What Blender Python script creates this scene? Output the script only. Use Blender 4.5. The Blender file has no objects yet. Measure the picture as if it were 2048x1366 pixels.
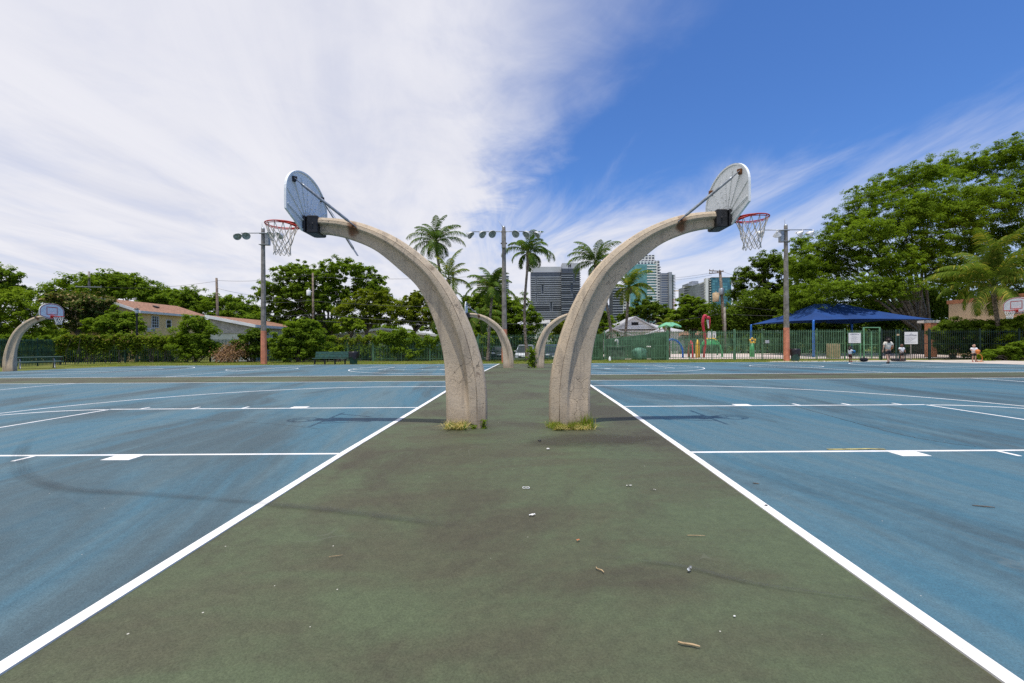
import bpy, math, random
import numpy as np
from mathutils import Vector, Matrix
PI = math.pi
D = bpy.data
SC = bpy.context.scene
COL = SC.collection
random.seed(7)

# ------------------------------------------------------------------ camera, sky, sun, exposure
F, H, ROLL = 910.0, 1.24, 0.006           # focal length in photo pixels, eye height, roll
CX, CY = 1024.0, 686.2
cam_d = D.cameras.new("camera")
cam_d.sensor_width = 36.0
cam_d.lens = F / 2048 * 36.0
cam_d.shift_y = 3.2 / 2048
cam_d.clip_start = 0.05
cam_d.clip_end = 6000
cam = D.objects.new("camera", cam_d)
COL.objects.link(cam)
cam.matrix_world = Matrix.Translation((0, 0, H)) @ Matrix.Rotation(PI / 2, 4, 'X') @ Matrix.Rotation(-ROLL, 4, 'Z')
SC.camera = cam

SUN_ELEV = math.radians(78.0)
sun_d = D.lights.new("sun", 'SUN')
sun_d.energy = 4.0
sun_d.angle = math.radians(0.9)
sun_d.color = (1.0, 0.955, 0.88)
sun = D.objects.new("sun", sun_d)
sun.rotation_euler = (math.radians(12.0), 0, math.radians(0))
sun.location = (0, -20, 60)
COL.objects.link(sun)

SC.view_settings.view_transform = 'Standard'
SC.view_settings.look = 'None'
SC.view_settings.exposure = 0.0
SC.view_settings.gamma = 1.0
SC.view_settings.use_curve_mapping = False
try:
    SC.cycles.max_bounces = 6
    SC.cycles.diffuse_bounces = 3
    SC.cycles.transparent_max_bounces = 12
    SC.cycles.use_denoising = False
    SC.cycles.sample_clamp_indirect = 3.0
except Exception:
    pass


class G:
    """tiny node-graph writer: sockets or constants go in, sockets come out"""
    def __init__(s, nt):
        s.nt = nt

    def n(s, t, **kw):
        x = s.nt.nodes.new(t)
        for k, v in kw.items():
            setattr(x, k, v)
        return x

    def put(s, sock, v):
        if v is None:
            return
        if isinstance(v, bpy.types.NodeSocket):
            s.nt.links.new(v, sock)
        else:
            if isinstance(v, (tuple, list)) and len(v) == 3 and sock.type == 'RGBA':
                v = (*v, 1)
            sock.default_value = v

    def m(s, op, a, b=None, c=None, clamp=False):
        x = s.n('ShaderNodeMath', operation=op, use_clamp=clamp)
        for i, v in enumerate((a, b, c)):
            s.put(x.inputs[i], v)
        return x.outputs[0]

    def vm(s, op, a, b=None):
        x = s.n('ShaderNodeVectorMath', operation=op)
        s.put(x.inputs[0], a)
        if b is not None:
            s.put(x.inputs[1], b)
        return x.outputs[0] if op not in ('LENGTH', 'DOT_PRODUCT', 'DISTANCE') else x.outputs[1]

    def sep(s, v):
        x = s.n('ShaderNodeSeparateXYZ')
        s.put(x.inputs[0], v)
        return x.outputs

    def comb(s, x_, y_, z_):
        x = s.n('ShaderNodeCombineXYZ')
        for i, v in enumerate((x_, y_, z_)):
            s.put(x.inputs[i], v)
        return x.outputs[0]

    def noise(s, vec, scale, detail=3, rough=0.55, dist=0.0):
        x = s.n('ShaderNodeTexNoise')
        s.put(x.inputs['Vector'], vec)
        s.put(x.inputs['Scale'], scale)
        s.put(x.inputs['Detail'], detail)
        s.put(x.inputs['Roughness'], rough)
        s.put(x.inputs['Distortion'], dist)
        return x.outputs['Fac']

    def vor(s, vec, scale, feature='F1', out='Distance', rnd=1.0):
        x = s.n('ShaderNodeTexVoronoi', feature=feature)
        s.put(x.inputs['Vector'], vec)
        s.put(x.inputs['Scale'], scale)
        s.put(x.inputs['Randomness'], rnd)
        return x.outputs[out]

    def rng(s, v, a, b, c=0.0, d=1.0, smooth=True):
        x = s.n('ShaderNodeMapRange', interpolation_type='SMOOTHSTEP' if smooth else 'LINEAR', clamp=True)
        for i, q in enumerate((v, a, b, c, d)):
            s.put(x.inputs[i], q)
        return x.outputs[0]

    def mix(s, f, a, b, mode='MIX'):
        x = s.n('ShaderNodeMix', data_type='RGBA', blend_type=mode)
        s.put(x.inputs[0], f)
        s.put(x.inputs[6], a)
        s.put(x.inputs[7], b)
        return x.outputs[2]

    def hsv(s, c, h=0.5, sat=1.0, v=1.0):
        x = s.n('ShaderNodeHueSaturation')
        s.put(x.inputs['Hue'], h)
        s.put(x.inputs['Saturation'], sat)
        s.put(x.inputs['Value'], v)
        s.put(x.inputs['Color'], c)
        return x.outputs[0]


# ---- world: Nishita sky with a sheet of high cloud over its western half
W = D.worlds.new("World")
SC.world = W
W.use_nodes = True
W.node_tree.nodes.clear()
g = G(W.node_tree)
sky = g.n('ShaderNodeTexSky', sky_type='NISHITA')
sky.sun_disc = False
sky.sun_elevation = SUN_ELEV
sky.sun_rotation = PI
sky.altitude = 0
sky.air_density = 1.0
sky.dust_density = 0.6
sky.ozone_density = 3.2
tc = g.n('ShaderNodeTexCoord')
dv = tc.outputs['Generated']
dx_, dy_, dz_ = g.sep(dv)
az = g.m('MULTIPLY', g.m('ARCTAN2', dx_, dy_), 180 / PI)            # degrees, 0 = north (+Y), + = east
el = g.m('MULTIPLY', g.m('ARCSINE', dz_), 180 / PI)
zc = g.m('ADD', g.m('MAXIMUM', dz_, 0.0), 0.05)
pl = g.comb(g.m('DIVIDE', dx_, zc), g.m('DIVIDE', dy_, zc), 0.0)      # cloud sheet seen in perspective
rotn = g.n('ShaderNodeVectorRotate', rotation_type='Z_AXIS')
g.put(rotn.inputs['Vector'], pl)
rotn.inputs['Angle'].default_value = math.radians(-8)
st = g.vm('MULTIPLY', rotn.outputs[0], (1.0, 0.30, 1.0))
n_big = g.noise(pl, 0.55, 4, 0.55, 0.4)
n_str = g.noise(st, 1.5, 7, 0.62, 0.9)
n_fin = g.noise(st, 5.0, 6, 0.65, 0.6)
n_mot = g.noise(pl, 2.6, 6, 0.6, 0.5)
wob = g.m('ADD', g.m('MULTIPLY', g.m('SUBTRACT', n_str, 0.5), 14.0), g.m('MULTIPLY', g.m('SUBTRACT', n_mot, 0.5), 15.0))
edge = g.m('ADD', g.m('MULTIPLY', g.m('SUBTRACT', el, 21.0), 0.44), 1.0)
side = g.m('ADD', g.m('SUBTRACT', edge, az), wob)                      # >0 inside the cloud sheet
soft = g.rng(el, 18.0, 38.0, 6.5, 23.0)
m1 = g.rng(g.m('DIVIDE', side, soft), -0.85, 0.95)
low = g.m('ADD', g.m('SUBTRACT', 18.5, el), g.m('MULTIPLY', g.m('SUBTRACT', n_str, 0.5), 26.0))
m2 = g.m('MULTIPLY', g.rng(low, -4.0, 10.0), g.rng(az, 55.0, 8.0, 0.42, 0.97))
wis = g.m('MULTIPLY', g.rng(g.noise(st, 0.9, 7, 0.7, 1.2), 0.60, 0.78), g.rng(n_big, 0.45, 0.7, 0.1, 0.55))
mask = g.m('MAXIMUM', g.m('MAXIMUM', m1, m2), wis)
thin = g.rng(g.m('ADD', g.m('MULTIPLY', n_str, 0.6), g.m('MULTIPLY', n_mot, 0.4)), 0.30, 0.58, 0.84, 1.0)
mask = g.m('MULTIPLY', mask, thin)
SKYK = 0.10
shade = g.rng(g.m('ADD', g.m('MULTIPLY', n_str, 0.65), g.m('MULTIPLY', n_big, 0.35)), 0.33, 0.66)
cloud = g.mix(shade, (7.15, 7.3, 8.25), (8.75, 8.75, 9.3))
hi = g.rng(el, 4.0, 34.0)
cloud = g.mix(g.m('MULTIPLY', hi, 0.5), cloud, (7.75, 7.85, 8.75))
blue = g.mix(1.0, g.hsv(sky.outputs[0], 0.5, 1.10, 1.0), (0.86, 1.16, 1.62), 'MULTIPLY')
bg = g.n('ShaderNodeBackground')
g.put(bg.inputs['Color'], g.mix(mask, blue, cloud))
bg.inputs['Strength'].default_value = SKYK
wo = g.n('ShaderNodeOutputWorld')
g.nt.links.new(bg.outputs[0], wo.inputs[0])

# ------------------------------------------------------------------ photo pixels -> places in the world


def gz(y):
    """height of the playing surface / lawn at distance y (the park falls gently away)"""
    return -0.0135 * (min(max(y, 14.0), 34.0) - 14.0)


def tz(y):
    """terrain under everything, a little below the courts; lower again beyond the fences"""
    if y <= 42:
        return gz(y) - 0.03
    if y < 45:
        return gz(y) - 0.03 - (y - 42) / 3 * 0.2
    return gz(y) - 0.23


def uv(px, py):
    dx = px - CX
    dy = CY - py
    return dx * math.cos(ROLL) + dy * math.sin(ROLL), -dx * math.sin(ROLL) + dy * math.cos(ROLL)


def at(px, py, Y):
    u, v = uv(px, py)
    return Vector((u * Y / F, Y, H + v * Y / F))


def gp(px, py):
    """point of the playing surface seen at a photo pixel"""
    u, v = uv(px, py)
    Y = -H * F / v
    for _ in range(30):
        Y = -(H - gz(Y)) * F / v
    return u * Y / F, Y


def xg(px, Y, py=715):
    return at(px, py, Y).x


# ------------------------------------------------------------------ mesh builder, naming
class MB:
    def __init__(s):
        s.v = []
        s.f = []
        s.mi = []
        s.sm = []

    def add(s, vs, fs, mi=0, sm=False):
        o = len(s.v)
        s.v += [tuple(p) for p in vs]
        for f in fs:
            s.f.append(tuple(i + o for i in f))
            s.mi.append(mi)
            s.sm.append(sm)
        return s

    def box(s, c, size, rot=None, mi=0, taper=1.0):
        hx, hy, hz = size[0] / 2, size[1] / 2, size[2] / 2
        vs = []
        for z, k in ((-hz, 1), (hz, taper)):
            for x, y in ((-hx, -hy), (hx, -hy), (hx, hy), (-hx, hy)):
                p = Vector((x * k, y * k, z))
                if rot is not None:
                    p = rot @ p
                vs.append(p + Vector(c))
        return s.add(vs, [(3, 2, 1, 0), (4, 5, 6, 7), (0, 1, 5, 4), (1, 2, 6, 5), (2, 3, 7, 6), (3, 0, 4, 7)], mi)

    def rbox(s, c, size, b=0.01, rot=None, mi=0):
        """box with chamfered vertical and horizontal edges"""
        hx, hy, hz = size[0] / 2, size[1] / 2, size[2] / 2
        b = min(b, hx * .45, hy * .45, hz * .45)
        rings = []
        for z, i in ((-hz, b), (-hz + b, 0), (hz - b, 0), (hz, b)):
            x, y = hx - i, hy - i
            rings.append([(-x + b, -y, z), (x - b, -y, z), (x, -y + b, z), (x, y - b, z),
                          (x - b, y, z), (-x + b, y, z), (-x, y - b, z), (-x, -y + b, z)])
        vs = [Vector(p) for r in rings for p in r]
        if rot is not None:
            vs = [rot @ p for p in vs]
        vs = [p + Vector(c) for p in vs]
        fs = [tuple(range(7, -1, -1)), tuple(range(24, 32))]
        for k in range(3):
            for i in range(8):
                j = (i + 1) % 8
                fs.append((k * 8 + i, k * 8 + j, k * 8 + 8 + j, k * 8 + 8 + i))
        return s.add(vs, fs, mi)

    def tube(s, pts, r, n=8, cap=True, mi=0, sm=True, closed=False, flat=1.0):
        pts = [Vector(p) for p in pts]
        N = len(pts)
        if not isinstance(r, (list, tuple, np.ndarray)):
            r = [r] * N
        up = Vector((0, 0, 1))
        vs = []
        prev = None
        for i, p in enumerate(pts):
            if closed:
                t = pts[(i + 1) % N] - pts[i - 1]
            else:
                t = pts[min(i + 1, N - 1)] - pts[max(i - 1, 0)]
            if t.length < 1e-9:
                t = Vector((0, 0, 1))
            t.normalize()
            if prev is None:
                a = t.cross(up)
                if a.length < 0.05:
                    a = t.cross(Vector((0, 1, 0)))
            else:
                a = prev - t * prev.dot(t)
                if a.length < 1e-6:
                    a = t.orthogonal()
            a.normalize()
            prev = a
            b = t.cross(a)
            for k in range(n):
                q = 2 * PI * k / n
                vs.append(p + a * (math.cos(q) * r[i]) + b * (math.sin(q) * r[i] * flat))
        fs = []
        for i in range(N if closed else N - 1):
            j = (i + 1) % N
            for k in range(n):
                l = (k + 1) % n
                fs.append((i * n + k, i * n + l, j * n + l, j * n + k))
        s.add(vs, fs, mi, sm)
        if cap and not closed:
            o = len(s.v) - len(vs)
            s.f += [tuple(o + k for k in range(n - 1, -1, -1)), tuple(o + (N - 1) * n + k for k in range(n))]
            s.mi += [mi, mi]
            s.sm += [False, False]
        return s

    def lathe(s, prof, n=16, M=None, mi=0, sm=True):
        """profile of (radius, z) turned round the z axis"""
        vs = []
        for (r, z) in prof:
            for k in range(n):
                q = 2 * PI * k / n
                p = Vector((r * math.cos(q), r * math.sin(q), z))
                vs.append(M @ p if M is not None else p)
        fs = []
        for i in range(len(prof) - 1):
            for k in range(n):
                l = (k + 1) % n
                fs.append((i * n + k, i * n + l, (i + 1) * n + l, (i + 1) * n + k))
        return s.add(vs, fs, mi, sm)

    def prism(s, poly, axis, a, b, mi=0):
        """polygon (p,q) pushed along an axis from a to b; axis 'x': poly is (y,z); 'y': (x,z); 'z': (x,y)"""
        def P(p, q, t):
            return {'x': (t, p, q), 'y': (p, t, q), 'z': (p, q, t)}[axis]
        n = len(poly)
        vs = [P(p, q, a) for p, q in poly] + [P(p, q, b) for p, q in poly]
        fs = [tuple(range(n - 1, -1, -1)), tuple(range(n, 2 * n))]
        fs += [(i, (i + 1) % n, n + (i + 1) % n, n + i) for i in range(n)]
        return s.add(vs, fs, mi)

    def mesh(s, name, mats, off=None):
        me = D.meshes.new(name)
        v = np.array(s.v, dtype=np.float32).reshape(-1, 3)
        if off is not None:
            v = v - np.array(off, dtype=np.float32)
        me.from_pydata(v.tolist(), [], s.f)
        for m_ in (mats if isinstance(mats, (list, tuple)) else [mats]):
            me.materials.append(m_)
        me.polygons.foreach_set('material_index', s.mi)
        me.polygons.foreach_set('use_smooth', s.sm)
        me.update()
        return me


def top(o):
    while o.parent is not None:
        o = o.parent
    return o


def link(name, me, parent=None):
    o = D.objects.new(name, me)
    COL.objects.link(o)
    if parent is not None:
        o.parent = parent
    return o


def obj(name, mb, mats, parent=None, label=None):
    """one mesh object; as a child its vertices are given in world space (root unrotated while building)"""
    off = top(parent).location if parent is not None else None
    o = link(name, mb.mesh(name, mats, off), parent)
    if label:
        o['label'] = label
    return o


def solo(name, mb, mats, label, cat, group=None, base=None):
    """a thing that is one mesh; its origin is put at its base"""
    v = np.array(mb.v)
    if base is None:
        base = (float(v[:, 0].mean()), float(v[:, 1].mean()), float(v[:, 2].min()))
    o = link(name, mb.mesh(name, mats, base))
    o.location = base
    return tag(o, label, cat, group)


def tag(o, label, cat, group=None):
    o['label'] = label
    o['category'] = cat
    if group:
        o['group'] = group
    return o


def thing(name, label, cat, loc=(0, 0, 0), group=None):
    o = D.objects.new(name, None)
    o.empty_display_size = 0.2
    COL.objects.link(o)
    o.location = loc
    return tag(o, label, cat, group)


def struct(name, mb, mats):
    o = link(name, mb.mesh(name, mats))
    o['kind'] = 'structure'
    return o


def stuff(name, mb_or_me, mats, label, cat):
    me = mb_or_me.mesh(name, mats) if isinstance(mb_or_me, MB) else mb_or_me
    o = link(name, me)
    o['kind'] = 'stuff'
    return tag(o, label, cat)


def copy_tree(o, parent=None):
    c = o.copy()
    COL.objects.link(c)
    if parent is not None:
        c.parent = parent
    for ch in list(o.children):
        copy_tree(ch, c)
    return c


def raw_mesh(name, v, quads, mat, smooth=False):
    """fast mesh from numpy arrays of vertices (n,3) and quads (m,4)"""
    me = D.meshes.new(name)
    nv, nf = len(v), len(quads)
    me.vertices.add(nv)
    me.vertices.foreach_set('co', np.ascontiguousarray(v, dtype=np.float32).ravel())
    me.loops.add(nf * 4)
    me.loops.foreach_set('vertex_index', np.ascontiguousarray(quads, dtype=np.int32).ravel())
    me.polygons.add(nf)
    me.polygons.foreach_set('loop_start', np.arange(0, nf * 4, 4, dtype=np.int32))
    me.polygons.foreach_set('loop_total', np.full(nf, 4, dtype=np.int32))
    if smooth:
        me.polygons.foreach_set('use_smooth', np.ones(nf, dtype=bool))
    me.materials.append(mat)
    me.update(calc_edges=True)
    return me


# ------------------------------------------------------------------ materials
def new_mat(name):
    m_ = D.materials.new(name)
    m_.use_nodes = True
    m_.node_tree.nodes.clear()
    q = G(m_.node_tree)
    out = q.n('ShaderNodeOutputMaterial')
    b = q.n('ShaderNodeBsdfPrincipled')
    q.nt.links.new(b.outputs[0], out.inputs[0])
    return m_, q, b, out


def bump(q, b, h, strength=0.3, dist=0.01):
    x = q.n('ShaderNodeBump')
    x.inputs['Strength'].default_value = strength
    x.inputs['Distance'].default_value = dist
    q.put(x.inputs['Height'], h)
    q.nt.links.new(x.outputs[0], b.inputs['Normal'])


def pbr(name, col, rough=0.6, metal=0.0, var=0.12, scale=4.0, bmp=0.0, spec=0.4, alt=None, coat=0.0):
    m_, q, b, out = new_mat(name)
    t = q.n('ShaderNodeTexCoord').outputs['Object']
    n = q.noise(t, scale, 5, 0.6)
    alt = alt or tuple(c * (1 - 2.2 * var) for c in col)
    lite = tuple(min(1, c * (1 + var)) for c in col)
    q.put(b.inputs['Base Color'], q.mix(q.rng(n, 0.3, 0.7), alt, lite))
    b.inputs['Roughness'].default_value = rough
    b.inputs['Metallic'].default_value = metal
    b.inputs['Specular IOR Level'].default_value = spec
    if coat:
        b.inputs['Coat Weight'].default_value = coat
    if bmp:
        bump(q, b, q.noise(t, scale * 8, 4, 0.6), bmp, 0.01)
    return m_


def leaf_mat(name, dark, light, trans=0.25, odd=None, oddp=0.0):
    m_ = D.materials.new(name)
    m_.use_nodes = True
    m_.node_tree.nodes.clear()
    q = G(m_.node_tree)
    out = q.n('ShaderNodeOutputMaterial')
    ge = q.n('ShaderNodeNewGeometry')
    r = ge.outputs['Random Per Island']
    t = q.n('ShaderNodeTexCoord').outputs['Object']
    n = q.noise(t, 0.55, 3, 0.6)
    f = q.m('ADD', q.m('MULTIPLY', r, 0.55), q.m('MULTIPLY', q.rng(n, 0.32, 0.68), 0.45))
    c = q.mix(f, dark, light)
    if odd:
        c = q.mix(q.rng(q.m('FRACT', q.m('MULTIPLY', r, 7.13)), 1 - oddp, 1 - oddp + 0.01), c, odd)
    d = q.n('ShaderNodeBsdfDiffuse')
    q.put(d.inputs[0], c)
    tr = q.n('ShaderNodeBsdfTranslucent')
    q.put(tr.inputs[0], q.mix(1.0, c, (1.35, 1.40, 0.5), 'MULTIPLY'))
    mx = q.n('ShaderNodeMixShader')
    mx.inputs[0].default_value = trans
    q.nt.links.new(d.outputs[0], mx.inputs[1])
    q.nt.links.new(tr.outputs[0], mx.inputs[2])
    q.nt.links.new(mx.outputs[0], out.inputs[0])
    return m_


def court_mat(name, clean, dusty, grime, streaky):
    """acrylic paint on asphalt: squeegee streaks, dust, grime patches, grain and grit"""
    m_, q, b, out = new_mat(name)
    p = q.n('ShaderNodeNewGeometry').outputs['Position']
    rot = q.n('ShaderNodeVectorRotate', rotation_type='Z_AXIS')
    q.put(rot.inputs['Vector'], p)
    rot.inputs['Angle'].default_value = math.radians(-7)
    rp = rot.outputs[0]
    if streaky:
        s1 = q.noise(q.vm('MULTIPLY', rp, (1.0, 0.11, 1)), 1.3, 5, 0.6, 0.25)
        s2 = q.noise(q.vm('MULTIPLY', rp, (1.0, 0.06, 1)), 5.5, 4, 0.6, 0.1)
        base = q.m('ADD', q.m('MULTIPLY', s1, 0.62), q.m('MULTIPLY', s2, 0.38))
        f = q.rng(base, 0.38, 0.62)
    else:
        s1 = q.noise(rp, 0.55, 5, 0.6, 0.5)
        s2 = q.noise(q.vm('MULTIPLY', rp, (0.35, 1.4, 1)), 1.8, 5, 0.62, 0.4)
        base = q.m('ADD', q.m('MULTIPLY', s1, 0.6), q.m('MULTIPLY', s2, 0.4))
        f = q.rng(base, 0.41, 0.58)
    c = q.mix(f, clean, dusty)
    g1 = q.noise(q.vm('MULTIPLY', rp, (1, 0.3 if streaky else 0.8, 1)), 0.5, 6, 0.66, 0.6)
    c = q.mix(q.m('MULTIPLY', q.rng(g1, 0.46, 0.64), 0.85), c, grime)
    fine = q.noise(p, 110, 5, 0.75)
    c = q.mix(q.rng(fine, 0.3, 0.7, 0.0, 0.75, False), c, q.mix(1.0, c, (0.35, 0.35, 0.35), 'MULTIPLY'))
    mid = q.noise(p, 14, 5, 0.7)
    c = q.mix(q.rng(mid, 0.35, 0.75, 0.0, 0.6, False), c, q.mix(1.0, c, (1.5, 1.5, 1.45), 'MULTIPLY'))
    # scuffs: thin pale arcs worn by shoes and wheels
    wv = q.vm('ADD', p, q.vm('MULTIPLY', q.comb(q.noise(p, 0.9, 2), q.noise(q.vm('ADD', p, (5, 2, 0)), 0.9, 2), 0), (2.2, 2.2, 0)))
    sc = q.m('ABSOLUTE', q.m('SUBTRACT', q.noise(wv, 0.55, 1), 0.5))
    scm = q.m('MULTIPLY', q.rng(sc, 0.0014, 0.0003), q.m('MULTIPLY', q.rng(q.noise(p, 1.3, 3), 0.52, 0.62), q.rng(fine, 0.42, 0.55)))
    c = q.mix(q.m('MULTIPLY', scm, 0.13), c, (0.32, 0.32, 0.28))
    vo = q.n('ShaderNodeTexVoronoi')
    q.put(vo.inputs['Vector'], p)
    vo.inputs['Scale'].default_value = 9.0
    hit = q.m('LESS_THAN', vo.outputs['Distance'], q.rng(q.sep(vo.outputs['Color'])[0], 0.66, 1.0, 0.0, 0.045, False))
    c = q.mix(q.m('MULTIPLY', hit, 0.8), c, (0.60, 0.57, 0.50))
    q.put(b.inputs['Base Color'], c)
    q.put(b.inputs['Roughness'], q.rng(fine, 0.3, 0.7, 0.58, 0.85))
    b.inputs['Specular IOR Level'].default_value = 0.4
    bump(q, b, q.m('ADD', fine, q.m('MULTIPLY', mid, 0.5)), 0.35, 0.004)
    return m_


def concrete_arch_mat():
    m_, q, b, out = new_mat("exposed_aggregate_concrete")
    t0 = q.n('ShaderNodeTexCoord').outputs['Object']
    oi = q.n('ShaderNodeObjectInfo').outputs['Random']         # every casting has weathered differently
    t = q.vm('ADD', t0, q.comb(q.m('MULTIPLY', oi, 17.0), q.m('MULTIPLY', oi, 9.0), q.m('MULTIPLY', oi, 31.0)))
    n1 = q.noise(t, 1.6, 5, 0.62, 0.3)
    n2 = q.noise(t, 7.0, 5, 0.65)
    c = q.mix(q.rng(n1, 0.32, 0.68), (0.59, 0.465, 0.325), (0.485, 0.40, 0.295))
    c = q.mix(q.rng(n2, 0.40, 0.75, 0, 0.4), c, (0.38, 0.31, 0.235))
    agg = q.n('ShaderNodeTexVoronoi')
    q.put(agg.inputs['Vector'], t)
    agg.inputs['Scale'].default_value = 75
    ac = q.sep(agg.outputs['Color'])[0]
    c = q.mix(q.rng(ac, 0.45, 1.0, 0, 0.35, False), c, (0.62, 0.51, 0.39))
    c = q.mix(q.rng(ac, 0.22, 0.0, 0, 0.38, False), c, (0.20, 0.16, 0.12))
    pit = q.n('ShaderNodeTexVoronoi')
    q.put(pit.inputs['Vector'], t)
    pit.inputs['Scale'].default_value = 21
    hit = q.m('LESS_THAN', pit.outputs['Distance'], q.rng(q.sep(pit.outputs['Color'])[1], 0.62, 1.0, 0.0, 0.2, False))
    c = q.mix(q.m('MULTIPLY', hit, 0.75), c, (0.10, 0.075, 0.055))
    w = q.vm('ADD', t, q.vm('MULTIPLY', q.comb(q.noise(t, 5, 3), q.noise(q.vm('ADD', t, (3, 1, 7)), 5, 3), q.noise(q.vm('ADD', t, (9, 4, 2)), 5, 3)), (0.16, 0.16, 0.16)))
    cr = q.vor(w, 6.5, 'DISTANCE_TO_EDGE')
    crm = q.m('MULTIPLY', q.rng(cr, 0.022, 0.004), q.rng(q.noise(t, 1.9, 2), 0.50, 0.60))
    c = q.mix(q.m('MULTIPLY', crm, 0.75), c, (0.10, 0.08, 0.06))
    un = q.sep(q.n('ShaderNodeUVMap').outputs[0])[0]      # place across the section: the mould seam has gathered dirt
    seam = q.m('MULTIPLY', q.rng(q.m('ABSOLUTE', q.m('SUBTRACT', un, 0.545)), 0.034, 0.004), q.rng(q.noise(t, 3.5, 3), 0.40, 0.66, 0.10, 0.75))
    c = q.mix(seam, c, (0.11, 0.085, 0.065))
    # weathering streaks down the shaft and rust bled from the strut bolt
    sx, sy, sz = q.sep(t0)
    str_ = q.noise(q.comb(q.m('MULTIPLY', sx, 9), q.m('MULTIPLY', sy, 9), q.m('MULTIPLY', sz, 0.8)), 1.0, 4, 0.6)
    c = q.mix(q.rng(str_, 0.50, 0.72, 0, 0.5), c, (0.24, 0.20, 0.16))
    foot = q.m('MULTIPLY', q.rng(q.m('ADD', sz, q.m('MULTIPLY', q.m('SUBTRACT', n1, 0.5), 0.9)), 0.42, 0.0), 0.45)
    c = q.mix(foot, c, (0.23, 0.175, 0.125))
    chip = q.m('MULTIPLY', q.rng(q.noise(q.vm('ADD', t, (2.7, 0, 1.3)), 3.2, 4, 0.7, 0.4), 0.635, 0.66), q.rng(un, 0.45, 0.75))
    c = q.mix(q.m('MULTIPLY', chip, 0.7), c, (0.20, 0.145, 0.105))
    rd = q.m('ADD', q.m('POWER', q.m('DIVIDE', q.m('SUBTRACT', sx, 1.66), 0.09), 2.0), q.m('POWER', q.m('DIVIDE', q.m('SUBTRACT', sz, 2.93), 0.15), 2.0))
    rust = q.m('MULTIPLY', q.rng(q.m('ADD', rd, q.m('MULTIPLY', q.m('SUBTRACT', n2, 0.5), 2.2)), 1.2, 0.1), 0.85)
    c = q.mix(rust, c, (0.14, 0.045, 0.012))
    q.put(b.inputs['Base Color'], c)
    b.inputs['Roughness'].default_value = 0.92
    b.inputs['Specular IOR Level'].default_value = 0.2
    h = q.m('SUBTRACT', q.m('ADD', q.m('MULTIPLY', ac, 0.4), q.m('MULTIPLY', n2, 0.8)), q.m('ADD', q.m('MULTIPLY', hit, 1.2), q.m('MULTIPLY', crm, 0.9)))
    bump(q, b, h, 0.55, 0.006)
    return m_


def facade_mat(name, wall, glass, dx, dz, fx=0.7, fz=0.6, zoff=0.0, lite=None):
    """a far facade: rows of panes between slabs, set out in object space"""
    m_, q, b, out = new_mat(name)
    t = q.n('ShaderNodeTexCoord').outputs['Object']
    x, y, z = q.sep(t)
    h = q.m('SUBTRACT', x, y)
    cx_ = q.m('DIVIDE', h, dx)
    cz_ = q.m('DIVIDE', q.m('ADD', z, zoff), dz)
    px_ = q.m('LESS_THAN', q.m('FRACT', cx_), fx)
    pz_ = q.m('LESS_THAN', q.m('FRACT', cz_), fz)
    win = q.m('MULTIPLY', px_, pz_)
    wn = q.n('ShaderNodeTexWhiteNoise', noise_dimensions='2D')
    q.put(wn.inputs['Vector'], q.comb(q.m('FLOOR', cx_), q.m('FLOOR', cz_), 0))
    gl = q.mix(wn.outputs['Value'], glass, lite or tuple(c * 0.5 for c in glass))
    q.put(b.inputs['Base Color'], q.mix(win, wall, gl))
    q.put(b.inputs['Roughness'], q.rng(win, 0, 1, 0.8, 0.12))
    return m_


M = {}
M['blue'] = court_mat("blue_court_paint", (0.052, 0.150, 0.212), (0.096, 0.170, 0.205), (0.052, 0.084, 0.100), True)
M['green'] = court_mat("green_court_paint", (0.088, 0.112, 0.056), (0.080, 0.081, 0.045), (0.060, 0.051, 0.032), False)
def line_mat():
    m_, q, b, out = new_mat("worn_white_line_paint")
    p = q.n('ShaderNodeNewGeometry').outputs['Position']
    n1 = q.noise(p, 3.0, 5, 0.7)
    n2 = q.noise(p, 60, 5, 0.75)
    c = q.mix(q.rng(n1, 0.35, 0.7), (0.82, 0.81, 0.79), (0.66, 0.645, 0.61))
    worn = q.m('MULTIPLY', q.rng(n2, 0.60, 0.70), q.rng(n1, 0.45, 0.62))
    c = q.mix(q.m('MULTIPLY', worn, 0.8), c, (0.20, 0.235, 0.235))
    q.put(b.inputs['Base Color'], c)
    b.inputs['Roughness'].default_value = 0.75
    return m_


M['line'] = line_mat()
M['concrete'] = concrete_arch_mat()
M['steel'] = pbr("galvanised_steel", (0.32, 0.345, 0.37), 0.45, 0.65, 0.18, 14)
M['board'] = pbr("pale_blue_white_board_paint", (0.84, 0.86, 0.86), 0.42, var=0.03, scale=5)
M['boardwhite'] = pbr("white_board_paint", (0.80, 0.80, 0.81), 0.42, var=0.04, scale=5)
M['black'] = pbr("black_painted_steel", (0.020, 0.021, 0.026), 0.5, var=0.3, scale=20)
M['red'] = pbr("red_rim_paint", (0.55, 0.045, 0.030), 0.45, var=0.15, scale=18)
M['net'] = pbr("weathered_net_cord", (0.62, 0.59, 0.54), 0.9, var=0.2, scale=25)
M['netw'] = pbr("white_net_cord", (0.80, 0.80, 0.80), 0.9, var=0.08, scale=25)
M['rust'] = pbr("rusty_iron", (0.20, 0.08, 0.03), 0.9, var=0.3, scale=30)
M['polec'] = pbr("grey_concrete_pole", (0.26, 0.235, 0.205), 0.9, var=0.2, scale=3, bmp=0.2)
M['orange'] = pbr("salmon_orange_paint", (0.62, 0.235, 0.135), 0.75, var=0.12, scale=3)
M['lamp'] = pbr("silver_lamp_housing", (0.62, 0.63, 0.64), 0.4, 0.2, 0.08, 8)
M['lens'] = pbr("grey_green_lamp_glass", (0.32, 0.36, 0.33), 0.12, var=0.25, scale=6, spec=0.6)
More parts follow.
